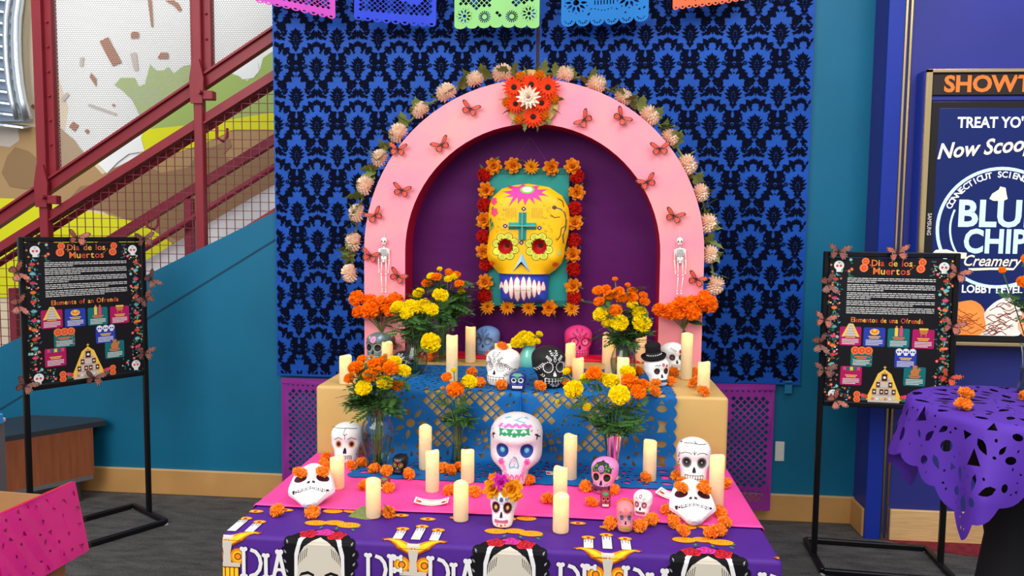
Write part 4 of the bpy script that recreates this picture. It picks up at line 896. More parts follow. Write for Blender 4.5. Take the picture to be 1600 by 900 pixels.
v1=vase('pear_vase','clear pear shaped glass vase beside the cracked white skull',VS['v1'],[(.026,0),(.034,.004),(.045,.05),(.056,.10),(.059,.135),(.052,.165),(.036,.182),(.034,.19),(.038,.215),(.046,.232)],water=.105)
H1=[((-0.555, 0.5947, 1.1102), 0.0292, 'o'), ((-0.5824, 0.6047, 1.0688), 0.0202, 'o'), ((-0.494, 0.6147, 1.1219), 0.027, 'o'), ((-0.4962, 0.5647, 1.0903), 0.0258, 'o'), ((-0.429, 0.5847, 1.1131), 0.0292, 'o'), ((-0.4279, 0.6447, 1.1276), 0.0247, 'y'), ((-0.3884, 0.6147, 1.0997), 0.0258, 'y'), ((-0.5161, 0.5547, 1.0468), 0.0303, 'y'), ((-0.4469, 0.5747, 1.065), 0.0303, 'y'), ((-0.4076, 0.5947, 1.0508), 0.0236, 'o'), ((-0.5476, 0.6447, 1.1314), 0.018, 'o'), ((-0.46, 0.6347, 1.1491), 0.0101, 'o'), ((-0.5455, 0.6247, 1.0844), 0.018, 'o'), ((-0.4668, 0.5647, 1.109), 0.0146, 'o'), ((-0.4693, 0.6347, 1.1328), 0.018, 'o'), ((-0.5054, 0.6147, 1.149), 0.009, 'o')]
bouquet(v1,.2,.032,H1,'the clear pear shaped vase',.075,4,.05); filler(v1,.21,.034,10,'the clear pear shaped vase',.09,.04,.066)
v2=vase('bud_vase','slim clear glass bud vase left of the glitter skull',VS['v2'],[(.026,0),(.027,.004),(.022,.03),(.018,.06),(.0165,.09),(.021,.125),(.028,.158)],water=.07)
H2=[((-0.2497, 0.694, 1.0655), 0.0205, 'o'), ((-0.2258, 0.704, 1.09), 0.0114, 'y'), ((-0.2131, 0.664, 1.0285), 0.033, 'o'), ((-0.1667, 0.684, 1.0536), 0.0295, 'y'), ((-0.2647, 0.694, 1.0253), 0.0102, 'o')]
bouquet(v2,.15,.02,H2,'the slim bud vase',.05,4,.02,br=.012); filler(v2,.15,.02,6,'the slim bud vase',.05,.03,.055)
mat('mercury',(214,206,214),.08,1)
v3=vase('silver_vase','mirrored silver flared vase behind the pink floral skull',VS['v3'],[(.030,0),(.031,.006),(.020,.014),(.018,.022),(.021,.05),(.026,.10),(.032,.15),(.037,.178)],'mercury')
H3=[((0.2072, 0.5464, 1.0656), 0.0342, 'y'), ((0.2757, 0.5964, 1.1125), 0.0287, 'o'), ((0.2503, 0.6264, 1.0882), 0.0243, 'y'), ((0.1819, 0.5964, 1.1165), 0.0143, 'y'), ((0.3348, 0.5964, 1.0876), 0.0298, 'y'), ((0.36, 0.5264, 1.0549), 0.0364, 'y'), ((0.3953, 0.5664, 1.0953), 0.0309, 'o'), ((0.4223, 0.5464, 1.0633), 0.0276, 'o'), ((0.4429, 0.5964, 1.0797), 0.021, 'o'), ((0.3922, 0.6264, 1.1145), 0.0287, 'y'), ((0.1536, 0.5664, 1.0179), 0.0099, 'y'), ((0.2535, 0.5664, 1.0013), 0.0154, 'y'), ((0.4605, 0.5964, 1.0626), 0.0099, 'y'), ((0.3077, 0.6364, 1.0902), 0.0221, 'y')]
bouquet(v3,.17,.032,H3,'the mirrored silver vase',.06,4,.05); filler(v3,.17,.034,10,'the mirrored silver vase',.085,.05,.065)
v4=vase('round_vase','clear round bellied vase of yellow marigolds by the left arch foot',VS['v4'],[(.034,0),(.040,.004),(.05,.03),(.055,.055),(.05,.08),(.036,.10),(.032,.115),(.038,.145),(.042,.16)],water=.075)
H4=[((-0.5179, 1.065, 1.2759), 0.0331, 'y'), ((-0.4749, 1.035, 1.2563), 0.0305, 'y'), ((-0.4717, 1.085, 1.2867), 0.0265, 'y'), ((-0.4326, 1.065, 1.2776), 0.0358, 'y'), ((-0.3782, 1.045, 1.2728), 0.0331, 'y'), ((-0.3482, 1.095, 1.3266), 0.0345, 'y'), ((-0.364, 0.975, 1.1459), 0.0411, 'y'), ((-0.4123, 1.095, 1.2909), 0.0265, 'y')]
bouquet(v4,.14,.03,H4,'the round bellied vase',.08,4,.02); filler(v4,.13,.03,7,'the round bellied vase',.075,.07,.068)
v5=vase('cylinder_vase','tall clear cylinder vase in the shade of the arch',VS['v5'],[(.05,0),(.052,.004),(.052,.1),(.052,.21)],water=.12)
H5=[((-0.4433, 1.3871, 1.3841), 0.0222, 'y'), ((-0.4161, 1.3671, 1.3829), 0.025, 'o'), ((-0.4596, 1.3671, 1.3563), 0.0264, 'o'), ((-0.4952, 1.3571, 1.3104), 0.0292, 'y'), ((-0.3647, 1.3871, 1.4056), 0.0194, 'o'), ((-0.333, 1.4071, 1.3934), 0.0208, 'o'), ((-0.3442, 1.3871, 1.3858), 0.0222, 'y'), ((-0.3118, 1.3671, 1.3531), 0.025, 'o'), ((-0.3061, 1.3871, 1.3187), 0.0194, 'y'), ((-0.4055, 1.3871, 1.4193), 0.0125, 'y'), ((-0.3639, 1.3671, 1.3752), 0.0194, 'y')]
bouquet(v5,.2,.04,H5,'the tall cylinder vase',.085,5,.02); filler(v5,.18,.045,10,'the tall cylinder vase',.085,.12,.10)
v6=vase('hourglass_vase','clear hourglass vase near the right arch foot',VS['v6'],[(.034,0),(.037,.004),(.048,.04),(.052,.07),(.046,.10),(.036,.122),(.036,.135),(.044,.155),(.047,.162)],water=.08)
H6=[((0.2969, 1.0521, 1.36), 0.0249, 'o'), ((0.3282, 1.0821, 1.366), 0.021, 'o'), ((0.3789, 1.0721, 1.3574), 0.0236, 'o'), ((0.3424, 1.0421, 1.3438), 0.0263, 'o'), ((0.3874, 1.0321, 1.3353), 0.0263, 'o'), ((0.2998, 1.0321, 1.3184), 0.0236, 'o'), ((0.4281, 1.0421, 1.3352), 0.0263, 'o'), ((0.4328, 1.0821, 1.3576), 0.0223, 'o'), ((0.4745, 1.0621, 1.3446), 0.0184, 'o'), ((0.4793, 1.0521, 1.32), 0.0223, 'o'), ((0.3619, 1.0021, 1.2871), 0.0289, 'o'), ((0.3626, 1.0721, 1.4058), 0.0118, 'o'), ((0.3077, 1.0121, 1.2698), 0.0341, 'y'), ((0.3306, 1.0021, 1.2385), 0.0223, 'y'), ((0.3793, 0.9821, 1.242), 0.0355, 'y'), ((0.4305, 1.0321, 1.3083), 0.0236, 'y'), ((0.4604, 1.0221, 1.2769), 0.0328, 'y'), ((0.4664, 0.9921, 1.2402), 0.0394, 'y'), ((0.4138, 1.0721, 1.3836), 0.0118, 'o')]
bouquet(v6,.15,.036,H6,'the clear hourglass vase',.075,3,.02); filler(v6,.15,.036,8,'the clear hourglass vase',.07,.05,.07)
mat('teal_glaze',(110,196,176),.15,coat=.6)
v7=vase('teal_vase','small teal ceramic vase between the white and black skulls',VS['v7'],[(.034,0),(.040,.01),(.042,.03),(.036,.06),(.028,.075),(.029,.09),(.033,.098)],'teal_glaze')
H7=[((-0.0481, 1.2641, 1.1124), 0.0256, 'y'), ((-0.036, 1.2841, 1.1294), 0.0229, 'y'), ((-0.0201, 1.2941, 1.1424), 0.0242, 'y'), ((0.0057, 1.2841, 1.1388), 0.0256, 'y'), ((0.0242, 1.3041, 1.1252), 0.0229, 'y'), ((-0.0003, 1.2541, 1.1233), 0.0242, 'y'), ((-0.0251, 1.2541, 1.1116), 0.0215, 'y'), ((0.0529, 1.2841, 1.1483), 0.0162, 'y'), ((0.0455, 1.2741, 1.1188), 0.0148, 'y'), ((0.0218, 1.2541, 1.1183), 0.0189, 'y')]
bouquet(v7,.085,.024,H7,'the teal ceramic vase',.03,2,.3,zb=.012)
# ---------------------------------------------------------------- artificial bunches hung on the arch feet
def bunch(p,heads,label):
    t=T('artificial_marigold_bunch',label,'flowers',p); p=V(p)
    for h,r in heads:
        h=V(h)-p; ax=V((h.x*1.2,-.5,.45)).normalized(); e=obj('bloom',bloom('pom','bright_orange',rnd.randrange(3)),t,h,quat=aim(ax,rnd.uniform(0,6)),scale=r)
        M().tube(bez(V((0,0,0)),V((h.x*.3,-.005,h.z*.5)),h,5),.0022,n=5).build('stem','stem_green',t)
    for k in range(9):
        a=-.3+k*.42; d=V((cos(a),-.4,.55*sin(a)+.1)); obj('leaf',OV['dark'],t,V((.015*cos(a),-.02,.04+.012*k%.05)),quat=aimy(d,rnd.uniform(-.5,.5)),scale=rnd.uniform(.055,.085))
    obj('leaf',OV['dark'],t,(0,-.01,0),quat=aimy((.1,-.3,-1)),scale=.05); M().tube([(0,-.004,.0),(0,-.004,-.07)],.003,n=5).build('main_stem','stem_green',t)
bunch((-0.6875, 1.442, 1.1157),[((-0.8013, 1.43, 1.2767), 0.0372), ((-0.7837, 1.4, 1.2164), 0.0315), ((-0.7214, 1.37, 1.2267), 0.0429), ((-0.6702, 1.4, 1.2525), 0.0429), ((-0.6137, 1.4, 1.2726), 0.0386), ((-0.7411, 1.43, 1.2645), 0.0343), ((-0.6295, 1.38, 1.2305), 0.0315)],'bunch of large orange artificial marigolds on the left arch foot')
bunch((0.688, 1.442, 1.1617),[((0.6205, 1.39, 1.2491), 0.0415), ((0.6723, 1.4, 1.2746), 0.0429), ((0.7235, 1.42, 1.2822), 0.0372), ((0.716, 1.38, 1.2465), 0.0386), ((0.784, 1.4, 1.2853), 0.0444), ((0.7741, 1.43, 1.3163), 0.0286), ((0.5752, 1.41, 1.2518), 0.0315), ((0.6555, 1.38, 1.2396), 0.0286)],'bunch of large orange artificial marigolds on the right arch foot')
# ---------------------------------------------------------------- garland over the arch
ga=T('arch_garland','garland of peach pompon flowers and olive leaves around the pink arch','garland',(0,1.50,GH)); GO=V(ga.location)
GP=[(-0.8494, 1.49, 1.3864), (-0.8303, 1.49, 1.5333), (-0.8144, 1.49, 1.6672), (-0.7744, 1.49, 1.7945), (-0.7046, 1.49, 1.921), (-0.6204, 1.49, 2.0347), (-0.5162, 1.49, 2.1387), (-0.3981, 1.49, 2.2158), (-0.2665, 1.49, 2.2751), (-0.1414, 1.49, 2.2998), (0.141, 1.49, 2.295), (0.2786, 1.49, 2.2519), (0.4018, 1.49, 2.1923), (0.5194, 1.49, 2.1104), (0.6118, 1.49, 2.0175), (0.6909, 1.49, 1.8964), (0.7534, 1.49, 1.7722), (0.7883, 1.49, 1.636), (0.8008, 1.49, 1.4989), (0.8275, 1.49, 1.3613)]
for i,p in enumerate(GP):
    q=V(p)-GO; out=V((q.x,-.9,max(-.2,q.z-.5))).normalized()
    obj('flower',bloom('dahlia','peach',i%3,'peach_tip'),ga,q,quat=aim(out,i),scale=.047*(1+.08*sin(i*3)))
gpts=[V(p)-GO for p in GP]
M().tube([q*1.005+V((0,.03,0)) for q in gpts],.005,n=5).build('vine','leaf_olive',ga)
for i in range(len(gpts)-1):
    for k in range(5):
        q=gpts[i].lerp(gpts[i+1],.2+.16*k+rnd.uniform(-.05,.05)); c=V((q.x,0,q.z-.5)).normalized(); tg=V((-c.z,0,c.x))
        d=(c*rnd.uniform(.1,1)+tg*rnd.uniform(-1,1)+V((0,-.35,0))).normalized()
        obj('leaf',OV['olive'],ga,q+V((0,rnd.uniform(-.0,.03),0))-c*.012,quat=aimy(d,rnd.uniform(-.8,.8)),scale=rnd.uniform(.07,.1))
# wreath at the crown of the arch
wp=(-0.0033, 1.435, 2.1762)
wr_=T('crown_wreath','wreath of red gerberas around a peach bloom at the crown of the arch','wreath',wp)
mat('hessian',(190,158,92),.8,var=.2,scale=20)
M().loft([[(.118*(1+.05*sin(k*5))*cos(2*PI*k/30),-.004*j,.125*(1+.05*cos(k*7))*sin(2*PI*k/30)) for k in range(30)] for j in(0,1)]).build('hessian_disc','hessian',wr_)
W8=8.18
for x,y,r in((195,315,.052),(410,285,.052),(620,320,.054),(545,510,.048),(440,680,.052),(215,520,.046)):
    obj('gerbera',bloom('gerbera','gerbera',0,'wire_dark') if 'wire_dark' in MT else bloom('gerbera','gerbera',0,(mat('wire_dark',(34,14,14),.8),'wire_dark')[1]),wr_,((x-418)/W8*.00288,-.02,(450-y)/W8*.00288),quat=aim((.1,-1,.1),x),scale=r)
obj('peach_bloom',bloom('mum','peach_tip',2),wr_,(-.012,-.04,.0),quat=aim((0,-1,.05)),scale=.056)
for x,y in((275,175),(515,160),(105,495),(705,450),(580,660),(262,705)): obj('small_mum',bloom('marigold','mum_orange',1),wr_,((x-418)/W8*.00288,-.018,(450-y)/W8*.00288),quat=aim((0,-1,0)),scale=.021)
for k in range(14):
    a=2*PI*k/14; obj('leaf',OV['olive'],wr_,(.10*cos(a),-.008,.10*sin(a)),quat=aimy((cos(a),-.3,sin(a)),rnd.uniform(-1,1)),scale=.05)
# ---------------------------------------------------------------- skulls
PROF=[(0,.235,-.36,.02),(.02,.285,-.40,.06),(.10,.315,-.425,.10),(.20,.325,-.435,.16),(.28,.335,-.43,.24),(.34,.362,-.415,.33),(.40,.40,-.405,.38),(.47,.425,-.405,.42),(.55,.43,-.405,.45),(.62,.435,-.41,.47),(.70,.44,-.41,.475),(.78,.425,-.39,.46),(.86,.375,-.33,.41),(.93,.275,-.235,.31),(.975,.16,-.13,.19),(1.0,.03,-.02,.05)]
def cat(tab,t):
    for i in range(len(tab)-1):
        if tab[i][0]<=t<=tab[i+1][0]:
            q=(t-tab[i][0])/(tab[i+1][0]-tab[i][0]); return [a+(b-a)*q for a,b in zip(tab[i][1:],tab[i+1][1:])]
    return list(tab[-1][1:])
def skull_mesh(H,wk=1,jaw=1,dk=1,nr=34,ns=44,eyes=(.17,.53,.10,.07),nose=.03,cheek=0,sq=2.35,prof=None):
    return skull_mesh_(H,wk,jaw,dk,nr,ns,eyes,nose,cheek,sq,prof or PROF)
def skull_mesh_(H,wk=1,jaw=1,dk=1,nr=34,ns=44,eyes=(.17,.53,.10,.07),nose=.03,cheek=0,sq=2.35,PROF=None):
    R=[]
    ts=[0,.012,.03]+[.03+.97*(i/(nr-3))**1 for i in range(1,nr-4)]+[.975,.99,1]
    ts=sorted(set(min(1,t) for t in ts))
    for t in ts:
        w_,f,b=cat(PROF,t); w_*=wk; f*=dk; b*=dk
        if t<.33: w_*=jaw
        ring=[]
        c=(f+b)/2
        for k in range(ns):
            a=2*PI*k/ns; ca,sa=cos(a),sin(a); e=2/sq
            x=w_*math.copysign(abs(ca)**e,ca); y=c+(b-f)/2*math.copysign(abs(sa)**e,sa)
            if y<c:
                for s in(-1,1):
                    d2=((x-s*eyes[0]*wk)/eyes[2])**2+((t-eyes[1])/eyes[2])**2; y+=eyes[3]*math.exp(-d2*1.1)
                    if cheek: d3=((x-s*.25*wk)/.09)**2+((t-.40)/.07)**2; y-=cheek*math.exp(-d3); d4=((x-s*.15*wk)/.13)**2+((t-.66)/.05)**2; y-=cheek*.9*math.exp(-d4)
                d2=(x/.045)**2+((t-.36)/.06)**2; y+=nose*math.exp(-d2)
                d2=(x/.2)**2+((t-.2)/.09)**2; y-=.018*math.exp(-d2)
            ring.append((x*H,y*H,t*H))
        R.append(ring)
    m_=M(); m_.loft(R); return m_
class Skull:
    def __init__(s,label,p,H,yaw,base,wk=1,jaw=1,dk=1,name='sugar_skull',low=None,tilt=0,rough=.45,bmat=None,**k):
        s.t=T(name,label,'skull',p,(0,0,0)); s.t.rotation_euler=(tilt,0,yaw); s.H=H; s.wk=wk
        mm=skull_mesh(H,wk,jaw,dk,**(dict(nr=low[0],ns=low[1]) if low else {}),**k)
        mt=bmat or cm(base,rough); mm.build('cranium',mt,s.t,smooth=not low)
        s.bv=BVHTree.FromPolygons([V(v) for v in mm.v],mm.f); s.parts={}
    def mp(s,x,z,h):
        o=V((x*s.H*s.wk,-2*s.H,z*s.H)); r=s.bv.ray_cast(o,V((0,1,0)))
        y=r[0].y if r[0] else 0
        return (o.x,y-h-.0003,o.z)
    def g(s,part):
        if part not in s.parts: s.parts[part]=PR(s.mp,.00035)
        return s.parts[part]
    def p(s,part,pts,c,L=1,fine=True):
        a=np.array(pts); ext=(a.max(0)-a.min(0)).max(); mt=cm(c) if isinstance(c,tuple) else c
        s.g(part).poly(pts,mt,L,.03 if (ext>.07 and fine) else 0)
    def disc(s,part,x,z,r,c,L=1,ry=None,n=18): s.p(part,circ(x,z,r,n,ry=ry),c,L)
    def eyes(s,rings,ex=.17,ez=.53,ry=1):
        for i,sg in enumerate((-1,1)):
            for L,(r,c) in enumerate(rings): s.disc('eye%d'%i,sg*ex,ez,r,c,L+2,ry=r*ry)
    def petals(s,x,z,r,n,c,L=1,w=.6,part='painted_pattern',a0=0):
        for i in range(n): a=2*PI*i/n+a0; s.disc(part,x+r*cos(a),z+r*sin(a),r*w*PI/n*1.25 if n>4 else r*.5,c,L,n=8)
    def nose(s,c=(20,16,18),k=1,z=.37,L=2):
        for sg in(-1,1): s.p('nose',[(sg*.002*k,z-.055*k),(sg*.03*k,z-.055*k),(sg*.042*k,z-.03*k),(sg*.03*k,z+.015*k),(sg*.006*k,z+.065*k),(0,z+.06*k)],c,L)
    def teeth(s,c=(245,243,236),gap=(30,22,24),z=.185,w=.20,h=.10,n=6,bg=True,cv=.0):
        if bg: s.p('teeth',rrect(-w-.01,z-h/2-.01,w+.01,z+h/2+.01,.02),gap,1)
        for r in(0,1):
            for i in range(n):
                x0=-w+2*w*i/n+.006; x1=-w+2*w*(i+1)/n-.006; y0=z-h/2+r*h/2+.004; y1=y0+h/2-.008; s.p('teeth',rrect(x0,y0,x1,y1,min(.012,h*.15)),c,2)
    def line(s,pts,w,c,L=2,part='painted_pattern'):
        for i in range(len(pts)-1):
            n=max(1,int(math.dist(pts[i],pts[i+1])/.05)); 
            for k in range(n):
                a=[pts[i][j]+(pts[i+1][j]-pts[i][j])*k/n for j in(0,1)]; b=[pts[i][j]+(pts[i+1][j]-pts[i][j])*(k+1)/n for j in(0,1)]
                q=seg(a,b,w); 
                if q: s.p(part,q,c,L,False)
    def leaf(s,x,z,a,l,w,c,L=1,bend=0): s.p('painted_pattern',leafp(x,z,a,l,w,4,bend),c,L)
    def spray(s,x,z,a,n,l,c,step=.045,L=1,mir=True):
        for sg in((1,-1) if mir else (1,)):
            for k in range(n):
                px=x+cos(a)*step*k; pz=z+sin(a)*step*k; sx=sg*px
                for d in(.8,-.8):
                    aa=a+d; 
                    if sg<0: aa=PI-aa
                    s.leaf(sx,pz,aa,l*(1-.08*k),l*.34,c,L)
    def dots(s,pts,r,c,L=2,mir=True):
        for x,z in pts:
            for sg in((1,-1) if mir and abs(x)>.005 else (1,)): s.disc('painted_pattern',sg*x,z,r,c,L,n=8)
    def done(s):
        for k,pr_ in s.parts.items(): pr_.build('eye' if k.startswith('eye') else k,None,s.t,kind='stuff' if k=='painted_pattern' else None)
        return s
K=(18,16,20); WH=(244,243,240)
def ornate(S_,ink,eyec,fill):
    S_.spray(.10,.68,.75,4,.065,ink); S_.spray(.28,.62,-.9,5,.06,ink,.05); S_.spray(.06,.80,1.35,3,.055,ink,.045); S_.spray(.26,.30,.6,2,.05,ink)
    S_.petals(0,.70,.035,7,ink,1); S_.petals(0,.78,.028,6,ink,1); S_.dots([(0,.64),(0,.86),(.09,.62),(.13,.64),(.17,.645),(.21,.635)],.010,ink)
    for i in range(14):
        a=2*PI*i/14
        for sg in(-1,1): S_.leaf(sg*.17+.115*cos(a),.53+.115*sin(a),a,.035,.016,ink,1)
SK={'crackL': ((-0.6191, 0.6525, 0.746), 0.1393, 0.947), 'crackR': ((0.6192, 0.5531, 0.748), 0.1503, 0.876), 'glitter': ((0.016, 0.4763, 0.747), 0.2276, 0.892), 'crown': ((0.0129, 0.1297, 0.743), 0.1195, 0.751), 'floral': ((0.3147, 0.4352, 0.748), 0.1077, 0.918), 'tinyred': ((0.313, 0.3173, 0.745), 0.0513, 0.742), 'salmon': ((0.3629, 0.1353, 0.744), 0.0799, 0.724), 'white': ((0.4231, 0.2564, 0.745), 0.0727, 0.868), 'tinygreen': ((0.631, 0.4284, 0.745), 0.0429, 0.866), 'whiteblk': ((-0.0664, 0.8341, 1.007), 0.1401, 1.038), 'black': ((0.1103, 0.824, 1.007), 0.1532, 0.923), 'tinyblue': ((-0.0008, 0.7738, 1.007), 0.0661, 1.095), 'blue': ((-0.2072, 1.4984, 1.005), 0.1401, 0.919), 'pink': ((0.2206, 1.511, 1.005), 0.151, 0.981), 'multi': ((-0.6718, 1.2941, 1.004), 0.128, 1.01), 'hat': ((0.524, 0.9184, 1.007), 0.1124, 0.938), 'rose': ((0.6292, 1.2701, 1.004), 0.1173, 0.951), 'tinyblack': ((-0.389, 0.5405, 0.749), 0.0663, 0.91), 'tinyred2': ((-0.4018, 0.391, 0.746), 0.0417, 0.91), 'dark': ((-0.4948, 1.0351, 1.006), 0.0889, 1.136)}
def sk(k,label,yaw,base,jaw=1,dk=1,**kw):
    p,H,wk=SK[k]; H*=1.0; p=(p[0],p[1]+.36*H*dk,p[2]+.0006); return Skull(label,p,H,yaw,base,wk,jaw,dk,**kw)
s=sk('crackL','white skull with drawn cracks and angled brows left of the pear vase',.12,WH,dk=.9)
s.eyes([(.10,(238,196,176)),(.075,(190,120,70)),(.05,K)],.18,.50); s.nose(K,1.25,.34); s.teeth(WH,(60,50,50),.17,.17,.09,7,True)
s.line([(-.02,.98),(.0,.90),(-.03,.82),(.0,.74),(0,.64)],.012,K); s.line([(0,.74),(-.06,.78)],.012,K); s.line([(0,.74),(.06,.79)],.012,K); s.line([(-.42,.88),(-.2,.90),(.05,.91),(.3,.88)],.010,K)
for sg in(-1,1): s.line([(sg*.30,.62),(sg*.17,.69),(sg*.08,.64)],.014,K)
s.line([(.40,.5),(.36,.36),(.38,.28)],.014,(30,50,34)); s.spray(.30,.2,.9,3,.05,(30,50,34),.05,mir=False); s.done()
s=sk('crackR','white skull with starry grey eyes and long teeth at the right end',-.1,WH,dk=.9)
s.eyes([(.115,(120,118,122)),(.095,(60,58,62)),(.06,K),(.022,(150,150,152))],.19,.52); s.nose(K,1.1,.36); s.teeth(WH,(50,30,40),.17,.22,.15,7,True)
for i in range(26):
    a=2*PI*i/26
    for sg in(-1,1): s.line([(sg*.19+.09*cos(a),.52+.09*sin(a)),(sg*.19+.13*cos(a),.52+.13*sin(a))],.009,(90,88,92),1)
for sg in(-1,1): s.line([(sg*.33,.70),(sg*.24,.745),(sg*.13,.745),(sg*.06,.715)],.012,K)
s.line([(0,.80),(0,.70)],.012,K); s.line([(-.06,.78),(0,.72),(.06,.78)],.010,K); s.line([(-.35,.90),(-.1,.93),(.05,.92),(.3,.90)],.010,K); s.line([(.05,.985),(.0,.95),(.06,.92)],.012,K)
for k in range(6): s.leaf(-.40+.02*(k%2),.30+.07*k,1.2,.08,.035,(214,110,84),1)
s.done()
glm=mat('glitter_white',(246,238,242),.35,var=.05,scale=260,bump=.7,bscale=420,spec=.6)
GPROF=[(0,.17,-.34,0),(.03,.20,-.40,.05),(.12,.215,-.42,.10),(.20,.225,-.42,.2),(.25,.30,-.41,.32),(.30,.385,-.40,.38),(.36,.425,-.40,.41),(.45,.435,-.40,.44),(.55,.435,-.405,.46)]+PROF[9:]
s=sk('glitter','large glittering white skull with blue jewelled eyes in the centre of the pink cloth',.0,WH,bmat=glm,cheek=.035,eyes=(.20,.52,.115,.09),prof=GPROF)
s.eyes([(.105,(24,56,140)),(.045,(60,170,190)),(.026,(130,214,222))],.20,.53)
pkc=(244,110,180); s.p('nose',[(-.07,0.275),(-.085,0.325),(-.06,0.375),(-.04,0.43),(0,0.45),(.04,0.43),(.06,0.375),(.085,0.325),(.07,0.275),(0,0.29)],(90,160,190),1); s.p('nose',[(-.052,0.29),(-.065,0.325),(-.045,0.375),(-.025,0.42),(0,0.43),(.025,0.42),(.045,0.375),(.065,0.325),(.052,0.29),(0,0.31)],(206,196,200),2)
s.p('painted_pattern',[(-.25,.74),(-.26,.84),(.24,.855),(.26,.76),(.0,.735)],(36,140,88),1)
for x in(-.16,-.0,.15):
    s.line([(x-.05,.745),(x-.035,.80),(x,.825),(x+.035,.80),(x+.05,.745)],.028,WH,2)
s.line([(-.27,.85),(-.22,.89),(-.16,.86),(-.1,.895),(-.04,.865),(.02,.90),(.08,.865),(.14,.895),(.2,.865),(.26,.87),(.28,.80)],.034,pkc,3)
s.line([(-.18,.95),(-.08,.975),(.0,.94),(.1,.975),(.22,.945),(.15,.915),(.02,.94)],.012,(110,180,200),3)
for sg in(-1,1):
    s.line([(sg*.36,.84),(sg*.40,.76),(sg*.38,.70),(sg*.43,.64)],.035,(248,170,206),2); s.line([(sg*.33,.76),(sg*.41,.70)],.02,K,3); s.line([(sg*.37,.80),(sg*.36,.68)],.018,K,3)
    s.petals(sg*.21,.37,.035,6,pkc,2,.9); s.disc('painted_pattern',sg*.21,.37,.03,(250,60,130),3); s.line([(sg*.19,.33),(sg*.15,.25),(sg*.14,.15)],.05,(250,150,196),2)
for x in(-.10,-.03,.05,.12): s.line([(x-.025,.10),(x-.02,.17),(x,.195),(x+.02,.17),(x+.025,.10)],.020,pkc,3)
s.done()
s=sk('crown','white skull wearing a crown of yellow and magenta flowers at the front',-.08,WH,dk=.85,jaw=1.05)
for i in range(12):
    a=2*PI*i/12
    for sg in(-1,1): s.disc('painted_pattern',sg*.19+.125*cos(a),.50+.125*sin(a),.035,(224,130,150),1,n=8)
s.eyes([(.125,K),(.10,(40,24,20)),(.055,(196,120,60)),(.02,(250,220,170))],.19,.50); s.nose(K,1.2,.33)
s.p('teeth',rrect(-.22,.13,.22,.23,.04),(196,90,140),2); 
for i in range(9): s.line([(-.19+.0475*i,.135),(-.19+.0475*i,.225)],.008,(240,170,200),3,'teeth')
for i in range(5): s.disc('painted_pattern',-.14+.07*i,.275,.012,(160,110,130),2,n=6)
s.petals(0,.70,.045,8,(70,100,150),2,.9); s.disc('painted_pattern',0,.70,.03,(60,90,140),3); s.spray(.12,.70,.25,3,.06,(40,40,50)); s.leaf(0,.04,1.57,.07,.08,(206,36,66),2); s.leaf(-.14,.07,1.0,.06,.04,(206,36,66),2); s.leaf(.14,.07,2.1,.06,.04,(206,36,66),2); s.done()
for i,(x,z,mt,r,kd) in enumerate([(-.30,.93,'mum_gold',.40,'ruffle'),(-.05,1.10,'flower_pink',.34,'ruffle'),(.27,.95,'mum_gold',.46,'ruffle'),(-.22,.78,'mum_gold',.24,'ruffle'),(.40,.80,'mum_gold',.28,'ruffle')]):
    obj('crown_flower',bloom(kd,mt,i),s.t,(x*s.H*.8,-.20*s.H,z*s.H*.98),quat=aim((x*.6,-1,.55),i),scale=r*s.H*.62)
pf=(236,140,200)
s=sk('floral','pink skull covered with green leaves and purple flowers before the silver vase',-.28,pf,dk=1.1)
s.p('painted_pattern',[(-.3,.62),(-.33,.74),(-.2,.90),(.0,.97),(.2,.90),(.33,.74),(.3,.62),(.12,.68),(0,.60),(-.12,.68)],(40,56,34),1)
for sg in(-1,1):
    for k in range(9): s.leaf(sg*(.10+.025*k),.68+.03*(k%3)*2,1.2*(k%4)-.6,.09,.04,(90,150,70),2)
s.eyes([(.155,(248,160,206)),(.13,(240,170,80)),(.11,K)],.18,.50); s.petals(0,.76,.075,9,(170,110,190),3,.9); s.disc('painted_pattern',0,.76,.05,(120,70,150),4); s.disc('painted_pattern',0,.76,.026,(240,170,60),5); s.nose(K,1.2,.34)
s.p('painted_pattern',rectp(-.28,.05,.28,.27),(44,30,40),1); s.teeth((120,60,96),K,.185,.24,.11,9,True); s.petals(-.05,.05,.06,8,(230,160,200),3); s.spray(.12,.29,.2,2,.06,(90,150,70),.06,3); s.done()
def tiny(k,label,base,ring,eye,toothc,top,yaw=0,dk=.9):
    s=sk(k,label,yaw,base,dk=dk,jaw=1.2); s.eyes([(.14,ring),(.085,eye),(.05,K)],.18,.56); s.nose(K,1.1,.38); s.teeth(toothc,(40,20,26),.18,.26,.15,5); s.p('painted_pattern',[(-.3,.80),(-.15,.93),(.15,.93),(.3,.80),(0,.76)],top,1); s.petals(0,.72,.05,6,top,2,.9); s.spray(.24,.36,1.2,3,.06,top); return s.done()
tiny('tinyred','tiny red skull in front of the pink floral skull',(160,44,60),(214,110,110),(60,20,30),WH,(60,130,90))
tiny('tinyred2','tiny red skull half hidden behind the short candle',(150,40,56),(214,110,110),(60,20,30),WH,(60,130,90))
tiny('tinygreen','tiny green skull peeking over the right paper mask',(70,110,100),(150,180,160),(40,30,60),WH,(120,60,140))
tiny('tinyblue','small dark blue skull with wide pale eyes between the two patterned skulls',(40,50,130),(190,226,236),(120,20,40),WH,(80,160,110))
s=sk('tinyblack','small black skull with gold rimmed eyes beside the pear vase',-.15,(24,20,26),jaw=1.05); s.eyes([(.13,(180,140,60)),(.10,(40,20,40)),(.05,(190,150,70))],.18,.52); s.nose((190,150,70),.8,.36); s.teeth((120,70,110),K,.18,.2,.10,6); s.spray(.1,.72,.8,3,.08,(70,150,110)); s.petals(0,.75,.05,6,(200,80,120),2,.9); s.done()
